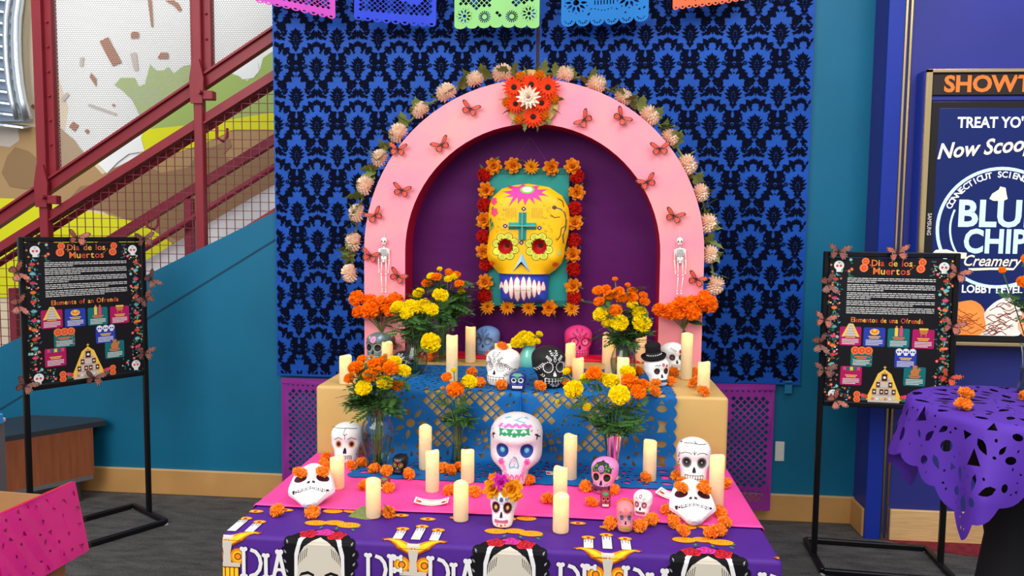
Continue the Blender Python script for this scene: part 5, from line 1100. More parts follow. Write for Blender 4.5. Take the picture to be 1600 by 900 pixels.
s=sk('salmon','salmon pink skull with a gold grin at the front',0,(232,130,140),jaw=1.15); s.eyes([(.135,(206,150,170)),(.11,(130,130,150)),(.075,(60,60,80)),(.03,(200,70,90))],.19,.52); s.nose(K,1.1,.36); s.teeth((206,180,60),(130,96,30),.17,.24,.12,8); s.petals(0,.80,.06,8,(240,110,70),2,.7); s.dots([(.2,.74),(.26,.70),(.12,.72),(.28,.36),(.24,.33)],.016,(206,60,80)); s.spray(.22,.70,.6,2,.06,(214,70,90)); s.done()
s=sk('white','small white skull with mauve eyes behind the salmon skull',-.35,WH,jaw=1.05); s.eyes([(.13,(214,130,150)),(.10,(130,60,80)),(.055,(200,150,160))],.18,.50); s.nose(K,1.1,.35); s.teeth((206,110,120),(150,60,70),.18,.22,.09,8); s.spray(.10,.74,.3,4,.06,(96,130,100)); s.petals(0,.84,.055,7,(190,80,96),2,.8); s.dots([(.2,.36),(.24,.36),(.28,.37)],.009,(150,100,110)); s.done()
s=sk('whiteblk','white skull with black leaf patterns turned to the left on the blue paper',-.5,WH); ornate(s,K,0,0); s.eyes([(.105,K),(.096,WH)],.17,.53)
for sg in(-1,1):
    for i in range(8): a=2*PI*i/8; s.leaf(sg*.17+.02*cos(a),.53+.02*sin(a),a,.065,.034,K,4); s.leaf(sg*.17+.028*cos(a),.53+.028*sin(a),a,.05,.018,WH,5)
s.nose(K,1,.37); s.teeth(WH,K,.185,.26,.15,6); s.done()
s=sk('black','black skull with white leaf patterns turned to the right on the blue paper',.42,(24,23,26),rough=.6); ornate(s,WH,0,0); s.eyes([(.13,WH),(.115,(34,32,36)),(.085,(60,58,62)),(.06,(30,28,32))],.17,.52); s.nose(WH,1.1,.36); s.line([(0,.31),(0,.42)],.012,K,3); s.teeth((40,40,44),WH,.19,.25,.13,6); s.spray(.02,.06,.6,3,.05,WH); s.done()
lb_=(112,150,206); s=sk('blue','light blue skull with black patterns under the arch',-.25,lb_); ornate(s,(30,34,60),0,0); s.eyes([(.12,K),(.105,lb_),(.07,K),(.055,(150,190,220)),(.02,K)],.17,.53); s.nose((40,60,90),1,.37); s.teeth((120,160,210),(24,30,60),.185,.26,.17,6); s.done()
pk_=(226,60,126); s=sk('pink','hot pink skull with black patterns under the arch',.12,pk_); ornate(s,(60,10,34),0,0); s.eyes([(.125,(50,10,30)),(.108,pk_),(.085,(240,110,150)),(.02,(60,10,30))],.17,.53); s.nose((40,8,24),1.1,.36); s.teeth((232,84,140),(70,10,40),.185,.25,.15,6); s.done()
mc=(96,112,110); s=sk('multi','multicoloured floral skull at the foot of the left arch leg',-.3,mc)
for i,(x,z,r,c) in enumerate([(-.3,.72,.09,(150,70,90)),(-.18,.85,.08,(90,140,150)),(.22,.86,.09,(120,150,200)),(.34,.70,.09,(70,100,80)),(-.36,.50,.07,(200,120,150)),(.36,.48,.07,(190,80,100)),(-.3,.3,.06,(160,60,80)),(.3,.28,.06,(90,140,190))]): s.petals(x,z,r*.6,6,c,1,.9); s.disc('painted_pattern',x,z,r*.35,(220,200,120),2)
s.petals(0,.78,.085,9,(236,150,190),3,.9); s.disc('painted_pattern',0,.78,.06,(220,120,170),4); s.eyes([(.14,(206,210,200)),(.125,K)],.17,.50); s.nose(K,1.3,.33); s.teeth((180,200,214),K,.16,.22,.15,6); s.spray(.05,.62,.5,3,.06,(50,60,50)); s.done()
s=sk('hat','white skull in a black top hat on the blue paper',.4,WH,dk=.95); s.eyes([(.115,(206,200,200)),(.10,K),(.045,(90,20,40))],.18,.52); s.nose(K,1.15,.36); s.teeth((70,96,130),(30,40,60),.19,.24,.10,6); s.petals(.05,.74,.04,6,(206,40,50),2,.9); s.petals(.2,.70,.035,6,(206,40,50),2,.9); s.line([(-.26,.70),(-.2,.74),(-.14,.70),(-.1,.75),(-.05,.70)],.018,K); s.done()
h_=T('top_hat','small black felt top hat on the white skull','hat',tuple(V(s.t.location)+V((-.012,0,s.H*.9))),(.10,-.16,.3)); mat('felt',(16,15,18),.9,bump=.3,bscale=300)
HR=s.H*.27; M().lathe([(HR*.98,0),(HR*.93,.3*s.H),(HR*1.02,.46*s.H),(HR*.9,.52*s.H),(.001,.53*s.H)],24).build('crown','felt',h_,smooth=True)
M().lathe([(HR*.9,.006),(HR*1.45,.002),(HR*1.62,.010),(HR*1.6,.014),(HR*1.42,.007),(HR*.9,.012)],24).build('brim','felt',h_,smooth=True)
M().lathe([(HR*1.0,.012),(HR*1.0,.03)],24).build('band',cm((44,42,48)),h_)
for k in range(9): a=PI+.3+k*.28; obj('bead',M().ball((0,0,0),.0028,n=6,k=4).mesh('bead',cm((220,218,210))),h_,(HR*1.02*cos(a),HR*1.02*sin(a),.02))
s=sk('rose','white skull with red roses and grey leaves behind the tall candle',.25,WH); s.eyes([(.12,(206,200,200)),(.105,(34,30,34)),(.05,(110,60,70))],.18,.50); s.nose(K,1.1,.34); s.teeth(WH,(90,80,84),.18,.2,.12,6); s.petals(.14,.72,.05,7,(206,36,50),3,.9); s.disc('painted_pattern',.14,.72,.035,(170,20,36),4); s.spray(-.05,.72,2.6,4,.07,(110,112,110),.06,1,False); s.spray(.2,.66,.1,3,.06,(110,112,110),.05,1,False); s.line([(-.3,.6),(-.24,.52),(-.3,.46),(-.36,.5),(-.32,.56)],.014,(120,120,118)); s.done()
s=sk('dark','black skull with white scroll pattern behind the pear vase bouquet',-.3,(28,26,30)); ornate(s,WH,0,0); s.eyes([(.12,WH),(.10,K)],.17,.53); s.nose(WH,1,.36); s.teeth((60,60,64),WH,.185,.25,.13,6); s.done()
# folded paper skull masks lying on the cloth
MPROF=[(0,.06,-.30,-.1),(.03,.13,-.36,0),(.12,.22,-.42,.05),(.20,.29,-.43,.1),(.28,.37,-.42,.2),(.34,.42,-.40,.3),(.42,.425,-.40,.34),(.55,.40,-.40,.36),(.70,.36,-.38,.36),(.85,.29,-.30,.3),(.95,.18,-.2,.2),(1.0,.06,-.08,.05)]
def mask(label,p,w,yaw,tilt,poms):
    wk=1.0; H=w/.84
    s=Skull(label,p,H,0,(246,246,248),wk,1,.62,name='paper_skull_mask',low=(15,13),prof=MPROF,rough=.55,eyes=(.19,.56,.09,.03),nose=.0,sq=2.0)
    dk_=(66,18,36)
    s.eyes([(.115,dk_)],.20,.55,.8)
    for sg in(-1,1): s.p('nose',[(sg*.02,.415),(sg*.075,.405),(sg*.065,.455),(sg*.02,.47)],dk_,2)
    s.p('teeth',[(-.31,.24),(-.33,.31),(-.2,.30),(0,.335),(.2,.30),(.33,.31),(.31,.24),(.2,.225),(0,.25),(-.2,.225)],dk_,1)
    for i in range(8):
        x=-.25+.071*i; zc_=.262+.022*(1-(x/.3)**2)
        for r in(0,1): s.p('teeth',rrect(x-.03,zc_-.036+r*.04,x+.03,zc_-.002+r*.04,.012),(246,246,248),2); s.disc('teeth',x,zc_-.02+r*.042,.010,dk_,3,n=6)
    s.done(); R_=Matrix.Rotation(yaw,4,'Z')@Matrix.Rotation(tilt,4,'X'); s.t.rotation_euler=R_.to_euler()
    # rest the lowest corner on the table
    low=min((R_@v.co).z for c in s.t.children if c.name.startswith('cranium') for v in c.data.vertices); s.t.location.z=p[2]-low+.0008
    return s,R_
for key,label,px,w,yaw,tilt,pl in [('L', 'white folded paper skull mask lying face up at the left front', (-0.5785, 0.1704, 0.7425), 0.1379, 0.28, 0.95, 'left'), ('R', 'white folded paper skull mask lying face up at the right front', (0.5663, 0.1814, 0.7425), 0.1362, -0.05, 0.95, 'right')] if False else [('L','white folded paper skull mask lying face up at the left front',(-0.5823, 0.17, 0.7425),0.1418,.25,-.95,'left'),('R','white folded paper skull mask lying face up at the right front',(0.5648, 0.1719, 0.7425),0.138,-.03,-.95,'right')]:
    s,R_=mask(label,(px[0],px[1]+.035,px[2]),w,yaw,tilt,0)
    for sg in(-1,1):
        q=R_@V(s.mp(sg*.20,.60,.012))+s.t.location
        o=obj('tissue_marigold',POM[1+sg],None,q+V((0,-.003,.008)),(.3*sg,.2,sg),(.021,.023,.018)); tag(o,'orange tissue marigold over the %s eye of the %s paper skull mask'%('left' if sg<0 else 'right',pl),'flower')
o=obj('tissue_marigold',POM[0],None,V((SK['whiteblk'][0][0],SK['whiteblk'][0][1]+.25*SK['whiteblk'][1],SK['whiteblk'][0][2]+SK['whiteblk'][1]*.985+.012)),(.2,.3,1),(.022,.022,.019)); tag(o,'orange tissue marigold on top of the white patterned skull','flower')
# ---------------------------------------------------------------- paper cards and the fallen leaf
def card(p,w,d,yaw,bend,label,up_=.02):
    t=T('paper_card',label,'card',p,(0,0,yaw)); n=10
    f=lambda u:(bend*(u/w)**2*w)
    m_=M(); m_.add([(-w/2+w*i/n,y,.002+f(-w/2+w*i/n)) for y in(0,d) for i in range(n+1)],[(i,i+1,n+2+i,n+1+i) for i in range(n)]); m_.build('paper',cm((248,246,240)),t)
    p_=PR(lambda x,y,h:(x,y,.0022+f(x)+h),.0004)
    for y in(.006,d-.010): 
        for i in range(n-1): p_.poly(rectp(-w*.45+w*.9*i/(n-1),y,-w*.45+w*.9*(i+1)/(n-1),y+.0025),cm((214,110,70)),1)
    for x in(-w*.45,w*.44): p_.poly(rectp(x,.006,x+.0025,d-.008),cm((214,110,70)),1)
    for k in range(3): p_.poly(rectp(-w*.3,d*.3+.009*k,w*(.3-.1*k),d*.3+.009*k+.0015),cm((190,186,180)),1)
    p_.poly(circ(-w*.36,d*.4,.008,8),cm((190,60,60)),1); p_.poly(circ(w*.36,d*.35,.008,6),cm((190,60,60)),1); p_.build('printed_border',None,t)
card((-0.2229, 0.2672, 0.746),.105,.05,.08,.38,'curled white card with red border beside the front left candle')
card((0.5258, 0.4072, 0.746),.115,.06,-.45,.5,'curled white card with red border near the right paper mask')
card((0.1458, 0.5978, 0.7495),.055,.04,.1,.1,'small white card lying right of the glitter skull')
fl=T('fallen_leaf','olive leaf with a curled tip in front of the short candle','leaf',(-0.3594, 0.1694, 0.743))
obj('blade',OV['olive'] if False else oval('leaf_olive'),fl,(0,0,.014),quat=aimy((-1,-.12,-.10),-.9),scale=.095); obj('tip_leaf',oval('leaf_olive'),fl,(.035,0,.004),quat=aimy((-.35,-.1,1),.5),scale=.045); M().tube([(0,0,.012),(.02,0,.008),(.035,0,.004)],.0015,n=5).build('stalk','stem_green',fl)
# ---------------------------------------------------------------- the yellow skull panel
PYY=1.545
pa_=T('skull_panel','teal panel with a big yellow papier mache skull framed by marigolds under the arch','artwork',(-0.0142, 1.545, 1.5603)); PO=V(pa_.location)
KP=0.000864   # metres per study-pixel
def A(x,y): return ((x-296)*KP,(465-y)*KP)
mat('panel_teal',(20,128,122),.5,var=.06,scale=8); mat('skull_yellow',(248,186,10),.45,var=.05,scale=10,bump=.2,bscale=25); mat('skull_blue',(40,70,190),.45,var=.05,scale=12)
ax_,az_=A(72,835); bx2,bz2=A(508,92)
M().bbox((ax_,0,az_),(bx2,.018,bz2)).build('board','panel_teal',pa_)
for x0,y0,x1,y1 in((140,88,500,128),(140,795,500,832)):
    q0=A(x0,y1); q1=A(x1,y0); m_=M()
    for k in range(22):
        u=q0[0]+(q1[0]-q0[0])*(k+.5)/22; hw=(q1[0]-q0[0])/22*.36; m_.box((u-hw,-.004,q0[1]+.003),(u+hw,.002,q1[1]-.003))
    m_.build('fretwork_strip',mat('fret_teal',(14,104,96),.5),pa_)
OUT=[A(*q) for q in [(100,250),(150,205),(215,186),(290,178),(400,195),(470,240),(505,305),(512,360),(505,440),(488,520),(484,560),(470,600),(440,632),(404,658),(400,700),(400,785),(388,808),(270,815),(160,806),(148,790),(142,700),(138,655),(108,622),(80,585),(72,550),(78,480),(86,430),(78,350),(84,290)]]
OA=np.array(OUT); OB=np.roll(OA,-1,0)
def edist(x,z):
    p_=np.array((x,z)); d=OB-OA; t=np.clip(((p_-OA)*d).sum(1)/(d*d).sum(1),0,1); return float(np.sqrt((((OA+t[:,None]*d)-p_)**2).sum(1).min()))
EY=[A(178,510),A(355,508)]
def hgt(x,z):
    e=edist(x,z); h=.035+.060*(1-math.exp(-e/.028))
    for ex,ez in EY:
        d=math.hypot(x-ex,z-ez); h-=.045*max(0,1-(d/.034)**4) if d<.034 else 0
    bx3,bz3=A(270,690); h+=.012*math.exp(-((z-A(0,720)[1])/.035)**2)*math.exp(-(x-bx3)**2/.004)
    z6=A(0,655)[1]
    if z<z6: h-=.012*min(1,(z6-z)/.01)
    for cx,cz in(A(120,570),A(440,570)): h+=.018*math.exp(-((x-cx)**2+(z-cz)**2)/.0012)
    return h
vs,fs=tri2d(OUT,(),.0065)
m_=M(); hv=[(x,-hgt(x,z),z) for x,z in vs]
zj=A(0,655)[1]
ycl=[f for f in fs if sum(vs[i][1] for i in f)/3>=zj]; bcl=[f for f in fs if sum(vs[i][1] for i in f)/3<zj]
no=len(OUT); side=[]
m_.add(hv,ycl,'skull_yellow'); m_.add(hv,bcl,'skull_blue')
ob=[(x,-hgt(x,z),z) for x,z in OUT]+[(x,0,z) for x,z in OUT]
m_.add(ob,[(i,(i+1)%no,no+(i+1)%no,no+i) for i in range(no) if (OUT[i][1]+OUT[(i+1)%no][1])/2>zj],'skull_yellow'); m_.add(ob,[(i,(i+1)%no,no+(i+1)%no,no+i) for i in range(no) if (OUT[i][1]+OUT[(i+1)%no][1])/2<=zj],'skull_blue')
skl=m_.build('papier_mache_skull',None,pa_,smooth=False)
for p_ in skl.data.polygons:
    if abs(p_.normal.y)>.3: p_.use_smooth=True
def ymp(x,z,h): return (x,-hgt(x,z)-h-.0004,z)
yp=PR(ymp,.0006)
def yc(pts,c,L=1,part=None): (part or yp).poly([A(*q) for q in pts],cm(c),L,.007)
def star(cx,cy,r0,r1,n,ky=1): return [(cx+(r1 if i%2==0 else r0*(1+.0*i))*cos(PI*i/n+PI/2),cy+ky*(r1 if i%2==0 else r0)*sin(PI*i/n+PI/2)) for i in range(2*n)]
st_=[(165,253),(205,238),(160,222),(215,214),(180,190),(240,196),(262,182),(300,196),(345,188),(340,210),(392,208),(360,225),(398,245),(345,240),(365,272),(320,250),(328,286),(298,254),(278,292),(266,255),(242,286),(240,250),(195,298),(218,248)]
yc([(q[0]+(q[0]-285)*.03,q[1]+(q[1]-230)*.03) for q in st_],(120,16,70),1); yc(st_,(240,60,160),2); yc(circ(288,211,38,18,ry=21),(110,190,70),3); yc(circ(288,210,27,18,ry=15),(244,240,210),4)
eyp=[]
for i,(ex,ey) in enumerate([(178,510),(355,508)]):
    e_=PR(ymp,.0006)
    for k in range(8):
        a=2*PI*k/8+.3; yc(circ(ex+52*cos(a),ey+54*sin(a),24,12,ry=22),(24,30,20),1,e_); yc(circ(ex+52*cos(a),ey+54*sin(a),21.5,12,ry=19.5),(214,214,70),2,e_)
        for w_ in(-.12,0,.12): e_.poly(seg(A(ex+46*cos(a+w_),ey+46*sin(a+w_)),A(ex+66*cos(a+w_),ey+66*sin(a+w_)),.0012),cm((110,130,30)),3)
    yc(circ(ex,ey,38,20,ry=38),(190,20,24),4,e_); e_.build('eye_flower',None,pa_)
    x,z=A(ex+8,ey-8); M().lathe([(.014,0),(.012,.006),(.006,.008),(.001,.006)],12,cm((60,24,20))).build('eye_bead',None,pa_,loc=(x,-hgt(x,z)-.001,z),rot=(PI/2,0,0))
# raised cross
cx,cz=A(267,402); u=KP
m_=M(); 
for (x0,x1,z0,z1) in((-22*u,22*u,-72*u,72*u),(-73*u,72*u,-20*u,20*u)):
    yb=-hgt(cx,cz)+.002; yt=yb-.026; v=[(cx+x0,yb,cz+z0),(cx+x1,yb,cz+z0),(cx+x1,yb,cz+z1),(cx+x0,yb,cz+z1)]
    lng=(x1-x0)>(z1-z0); a=[(cx+x0+.002,yt,cz),(cx+x1-.002,yt,cz)] if lng else [(cx,yt,cz+z0+.002),(cx,yt,cz+z1-.002)]
    m_.add(v+a,[(0,1,5,4),(2,3,4,5),(0,4,3),(1,2,5)] if lng else [(0,1,4),(1,2,5,4),(2,3,5),(3,0,4,5)])
m_.build('raised_cross',mat('cross_teal',(16,150,150),.4),pa_); 
m_=M().tube([(cx,yt-.001,cz-70*u),(cx,yt-.001,cz+70*u)],.0012,n=4); m_.tube([(cx-70*u,yt-.001,cz),(cx+70*u,yt-.001,cz)],.0012,n=4); m_.build('cross_piping',cm((190,200,150)),pa_)
for x,y in((272,312),(176,402),(356,410),(262,488)): 
    yc(circ(x,y,13,10,ry=11),(150,110,120),1); 
    for k in range(4): a=PI/2*k; yc(circ(x+7*cos(a),y+7*sin(a),4.5,6),(40,20,50),2)
    yc(circ(x,y,4,6),WH,3)
# painted stipple, scrolls, lizard, flowers, nose, teeth
olive=(150,140,60)
for i in range(6):
    for j in range(9):
        yp.poly(circ(*A(178+10*i+2*j%5,308+6*j+ (3 if i%2 else 0)),.002,5),cm(olive),1); yp.poly(circ(*A(318+10*i,310+6*j),.002,5),cm(olive),1)
rn=random.Random(5)
for k in range(26):
    sx=-1 if k%2 else 1; bx3=(150 if sx<0 else 400)+rn.uniform(-22,22); by=285+rn.uniform(0,150); r=rn.uniform(5,9)
    arc=[A(bx3+r*cos(t)*(1-t/9),by+r*sin(t)*(1-t/9)) for t in [j*.9 for j in range(6)]]; 
    for i in range(5): yp.poly(seg(arc[i],arc[i+1],.0011),cm((130,120,40)),1)
LZ=[(482,490),(478,450),(492,410),(494,370),(486,330),(466,312),(432,302)]
for i in range(len(LZ)-1):
    yp.poly(seg(A(*LZ[i]),A(*LZ[i+1]),.0056),cm((40,36,40)),1); yp.poly(seg(A(*LZ[i]),A(*LZ[i+1]),.0030),cm((90,110,130)),2)
yc(circ(432,303,12,10,ry=10),(90,60,50),3)
for l in([(480,300),(474,270),(455,258)],[(462,352),(432,356),(420,346)],[(490,400),(470,410),(465,450),(452,470)]):
    for i in range(len(l)-1): yp.poly(seg(A(*l[i]),A(*l[i+1]),.0036),cm((40,36,40)),1)
    x,y=l[-1]
    for dx,dy in((-10,-10),(-14,0),(-8,10)): yp.poly(seg(A(x,y),A(x+dx,y+dy),.0014),cm((60,30,30)),1)
for x,y,r in((112,272,20),(116,330,22)): yc([(x+r*(1+.15*sin(t*5))*cos(t)*.85,y+r*(1+.15*sin(t*5))*sin(t)) for t in [k*.42 for k in range(15)]],(240,70,120),2)
for p0,p1 in(((108,300),(100,420)),((96,360),(92,430)),((106,380),(112,415))): yp.poly(leafp(*A(*p0),-1.8,.028,.012),cm((50,130,80)),1); yp.poly(seg(A(*p0),A(*p1),.003),cm((50,130,80)),1)
for x,y in((105,600),(440,602)): yc(circ(x,y,15,12,ry=12),(250,90,20),2)
yc(circ(462,540,15,12),(206,190,90),1)
for k in range(26): yp.poly(circ(*A(146+10*k,657-6*sin(k*PI/26)+(k*.3)),.0014,5),cm((60,40,10)),2)
yp.build('painted_ornament',None,pa_,kind='stuff')
n_=PR(ymp,.0006); yc([(218,642),(266,545),(312,642),(262,600)],(90,20,30),1,n_); n_.build('nose_paint',None,pa_)  # dark red arrowhead painted on the surface around the nose ridge
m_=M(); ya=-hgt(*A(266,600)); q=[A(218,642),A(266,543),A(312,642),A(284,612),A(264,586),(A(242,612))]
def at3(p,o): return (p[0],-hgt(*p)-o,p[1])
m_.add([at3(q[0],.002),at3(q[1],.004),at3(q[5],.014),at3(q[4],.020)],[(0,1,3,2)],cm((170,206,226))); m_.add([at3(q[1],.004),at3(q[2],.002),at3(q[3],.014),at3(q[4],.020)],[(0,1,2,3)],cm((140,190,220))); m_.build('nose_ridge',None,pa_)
TE=[(142,165,704,722),(165,195,690,735),(196,222,676,740),(224,258,670,745),(260,290,672,745),(291,318,674,740),(319,344,688,738),(345,366,694,732),(367,388,700,728)]
for i,(x0,x1,y0,y1) in enumerate(TE):
    b_=PR(ymp,.0006); ym=724+3*sin(i); yl=y1+[8,25,48,58,50,45,40,30,12][i]
    for e,c,L in((3,(214,40,60),1),(0,(246,240,232),2)): yc([(x0-e,ym-3),(x0+4-e,y0+(ym-y0)*.35),((x0+x1)/2-3,y0-4-e),((x0+x1)/2+3,y0-4-e),(x1-4+e,y0+(ym-y0)*.35),(x1+e,ym-3),(x1-1+e,ym+18),(x1-5+e,ym+(yl-ym)*.75),((x0+x1)/2+3,yl+e),((x0+x1)/2-3,yl+e),(x0+5-e,ym+(yl-ym)*.75),(x0+1-e,ym+18)],c,L,b_)
    b_.poly(seg(A(x0,ym+16),A(x1,ym+17),.0014),cm((206,40,60)),3); b_.build('tooth',None,pa_)
FL=[(100,85,'o'),(205,80,'o'),(305,88,'y'),(408,90,'o'),(520,85,'o'),(52,128,'r'),(62,212,'o'),(55,288,'r'),(52,372,'o'),(50,458,'r'),(50,540,'o'),(65,608,'r'),(60,705,'o'),(60,780,'r'),(75,838,'y'),(183,838,'y'),(300,840,'y'),(410,838,'o'),(530,842,'y'),(545,135,'r'),(545,220,'o'),(537,305,'r'),(540,380,'o'),(535,472,'r'),(532,548,'o'),(537,628,'r'),(535,718,'o'),(540,780,'r')]
for i,(x,y,c) in enumerate(FL):
    u_,v_=A(x,y); kd,mt={'o':('ruffle','mum_orange'),'y':('mum','mum_gold'),'r':('marigold','pom_red')}[c]
    obj('frame_flower',bloom(kd,mt,i%3),pa_,(u_,-.014,v_),quat=aim((rnd.uniform(-.2,.2),-1,rnd.uniform(-.1,.3)),i*1.7),scale=.039 if c!='r' else .034)
    a=rnd.uniform(0,6.3); obj('leaf',OV['olive'],pa_,(u_,-.006,v_),quat=aimy((cos(a),-.25,sin(a)),rnd.uniform(-.5,.5)),scale=.055)
M().tube([(-.10,-.004,bz2-.004),(0,-.002,bz2+.14),(.10,-.004,bz2-.004)],.0008,n=4).build('hanging_wire',cm((120,60,110)),pa_)
# ---------------------------------------------------------------- butterflies
def wing(pts,ib,ob_,spots,nm):
    m_=M(); n=len(pts); c=(sum(p[0] for p in pts)/n,sum(p[1] for p in pts)/n)
    m_.add([(x,.0,z) for x,z in pts]+[(x,-.006,z) for x,z in pts],[tuple(range(n)),tuple(range(n,2*n))]+[(i,(i+1)%n,n+(i+1)%n,n+i) for i in range(n)],ob_)
    q=[(c[0]+(x-c[0])*.78-.02,c[1]+(z-c[1])*.78) for x,z in pts]; m_.add([(x,-.012,z) for x,z in q],[tuple(range(n))],ib); m_.add([(x,.006,z) for x,z in q],[tuple(range(n))],ib)
    for k in(1,2,3):
        b_=pts[(k*n)//5+1]; s_=seg((.04,c[1]*.2),b_,.016); m_.add([(x,-.016,z) for x,z in s_],[(0,1,2,3)],ob_)
    for i in range(n): 
        x,z=pts[i]; 
        if x>.25: m_.add([(c[0]+(a-c[0]),-.016,b) for a,b in circ(c[0]+(x-c[0])*.9,c[1]+(z-c[1])*.9,.02,5)],[tuple(range(5))],spots)
    return m_.mesh(nm)
FW=[(.02,.02),(.12,.22),(.35,.44),(.6,.56),(.8,.55),(.86,.46),(.78,.30),(.66,.18),(.4,.04),(.15,-.02)]; HW=[(.02,-.02),(.2,.02),(.45,.04),(.6,-.08),(.62,-.26),(.5,-.44),(.34,-.50),(.2,-.40),(.08,-.2)]
mat('wing_black',(30,18,18),.6); mat('wing_orange',(226,84,66),.6,var=.1,scale=10); mat('wing_dull',(146,92,82),.6,var=.2,scale=6); mat('wing_dull_edge',(70,44,42),.6); mat('wing_white',(236,220,214),.6); mat('wing_pale',(196,112,98),.6,var=.2,scale=6)
BW={k:(wing(FW,MT[a],MT[b],MT['wing_white'],'forewing'),wing(HW,MT[a],MT[b],MT['wing_white'],'hindwing')) for k,a,b in(('m','wing_orange','wing_black'),('d','wing_dull','wing_dull_edge'),('p','wing_pale','wing_dull_edge'))}
bm=M(); bm.loft([[(r*cos(2*PI*k/6),-.05+r*sin(2*PI*k/6),z) for k in range(6)] for r,z in((.01,-.34),(.035,-.2),(.04,0),(.05,.08),(.04,.18),(.01,.22))])
for s_ in(-1,1): bm.tube([(0,-.06,.2),(s_*.08,-.07,.36),(s_*.13,-.07,.44)],.006,n=4)
BB=bm.mesh('body','wing_black')
def butterfly(p,size,ang,label,kind='m',par=0,fold=.25,group=None):
    t=T('butterfly',label,'butterfly',p,(0,0,0),group); t.rotation_euler=(Matrix.Rotation(par,4,'Z')@Matrix.Rotation(ang,4,'Y')).to_euler()
    obj('body',BB,t,scale=size*.55)
    for s_ in(-1,1):
        for me,nm in((BW[kind][0],'forewing'),(BW[kind][1],'hindwing')): obj(nm,me,t,(0,-.004,0),(0,0,-fold*s_),(s_*size*.58,size*.58,size*.58))
for i,(p,a,lab) in enumerate([((-0.2783, 1.437, 2.1326), 0.35, 'left of the wreath on the pink arch'), ((-0.4081, 1.437, 1.9739), -0.5, 'on the inner left curve of the arch'), ((-0.6076, 1.437, 1.9536), 0.1, 'near the peach garland at the upper left of the arch'), ((-0.5899, 1.437, 1.7694), 0.25, 'on the left side of the arch below the spring'), ((-0.7149, 1.437, 1.6552), -0.5, 'at the outer left edge of the arch'), ((-0.7364, 1.437, 1.4706), 0.3, 'left of the left skeleton'), ((-0.6078, 1.437, 1.3785), 0.5, 'right of the left skeleton above the orange bunch'), ((0.2301, 1.437, 2.0837), -0.9, 'right of the wreath on the pink arch'), ((0.3926, 1.437, 2.0945), 0.8, 'beside the garland at the upper right of the arch'), ((0.5628, 1.437, 1.9583), -0.05, 'at the outer right edge of the arch'), ((0.5108, 1.437, 1.8129), -0.45, 'on the inner right curve of the arch'), ((0.6317, 1.437, 1.6649), 0.35, 'above the right skeleton'), ((0.7369, 1.437, 1.3862), 0.4, 'right of the right skeleton above the orange bunch')]): butterfly(p,.094,a,'orange monarch butterfly '+lab,'m')
butterfly((-0.6139, 1.4, 1.0729),.07,.9,'dark red butterfly behind the candle at the left arch foot','d')
# ---------------------------------------------------------------- hanging skeletons
mat('bone',(244,242,236),.5); mat('bone_black',(22,20,22),.6)
def skeleton(p,label,tw):
    t=T('toy_skeleton',label,'skeleton',p,(0,tw*.05,tw*.1)); h=.258
    def part(nm,f,mt='bone',par=t): m_=M(); f(m_); m_.v=[tuple(x*h for x in v) for v in m_.v]; return m_.build(nm,mt,par,smooth=True)
    hd=part('skull',lambda m_:(m_.ball((0,-.05,-.06),.062,None,14,9,(.86,.9,1)),m_.ball((0,-.06,-.115),.034,None,10,6,(1,.9,.9))))
    part('face_paint',lambda m_:(m_.ball((-.024,-.098,-.066),.015,None,8,5,(1,.6,1)),m_.ball((.024,-.098,-.066),.015,None,8,5,(1,.6,1)),m_.ball((0,-.104,-.095),.007,None,6,4),m_.box((-.02,-.096,-.130),(.02,-.086,-.122))),'bone_black',hd)
    part('neck',lambda m_:m_.tube([(0,-.04,-.15),(0,-.04,-.2)],.008))
    ch=part('ribcage',lambda m_:m_.loft([[(w_*cos(2*PI*k/12),-.04+.03*sin(2*PI*k/12),z) for k in range(12)] for w_,z in((.03,-.185),(.075,-.195),(.078,-.25),(.062,-.33),(.05,-.37),(.056,-.40),(.05,-.43),(.02,-.44))]))
    def ribs(m_):
        for k in range(6):
            z=-.215-.022*k
            for s_ in(-1,1): m_.tube([(s_*.010,-.0735,z),(s_*.035,-.070,z+.008),(s_*.060,-.058,z-.004)],.004,n=5)
        m_.tube([(0,-.074,-.2),(0,-.072,-.36)],.0035,n=5)
        for s_ in(-1,1): m_.tube([(s_*.025+.016*cos(a),-.070,-.405+.016*sin(a)) for a in [j*.7 for j in range(8)]],.0035,n=4)
    part('rib_lines',ribs,'bone_black',ch)
    def limb(a,b,r): return lambda m_:(m_.tube([a,V(a).lerp(V(b),.5),b],[r,r*.7,r],n=6),m_.ball(a,r*1.5,None,6,4),m_.ball(b,r*1.5,None,6,4))
    for s_ in(-1,1):
        sx=s_*.088; part('upper_arm',limb((sx,-.04,-.215),(sx*1.08,-.04,-.40),.010)); part('forearm',limb((sx*1.08,-.04,-.42),(sx*.95,-.05,-.58),.0085)); part('hand',lambda m_:m_.ball((sx*.94,-.05,-.615),.016,None,8,5,(.7,.5,1.3)))
        lx=s_*.038; part('thigh',limb((lx,-.04,-.44),(lx*1.1,-.04,-.65),.011)); part('shin',limb((lx*1.1,-.04,-.69),(lx*.9+tw*.03,-.04,-.92),.009)); part('foot',lambda m_:m_.ball((lx*.9+tw*.03,-.05,-.965),.020,None,8,5,(.8,1.3,.8)))
    M().tube([(0,-.01,0),(0,-.003,.03)],.0008,n=4).build('hanging_thread',cm((230,200,200)),t)
skeleton((-0.6727, 1.446, 1.5564),'small white toy skeleton hanging on the left leg of the arch',.3); skeleton((0.6604, 1.446, 1.572),'small white toy skeleton hanging on the right leg of the arch',-.9)
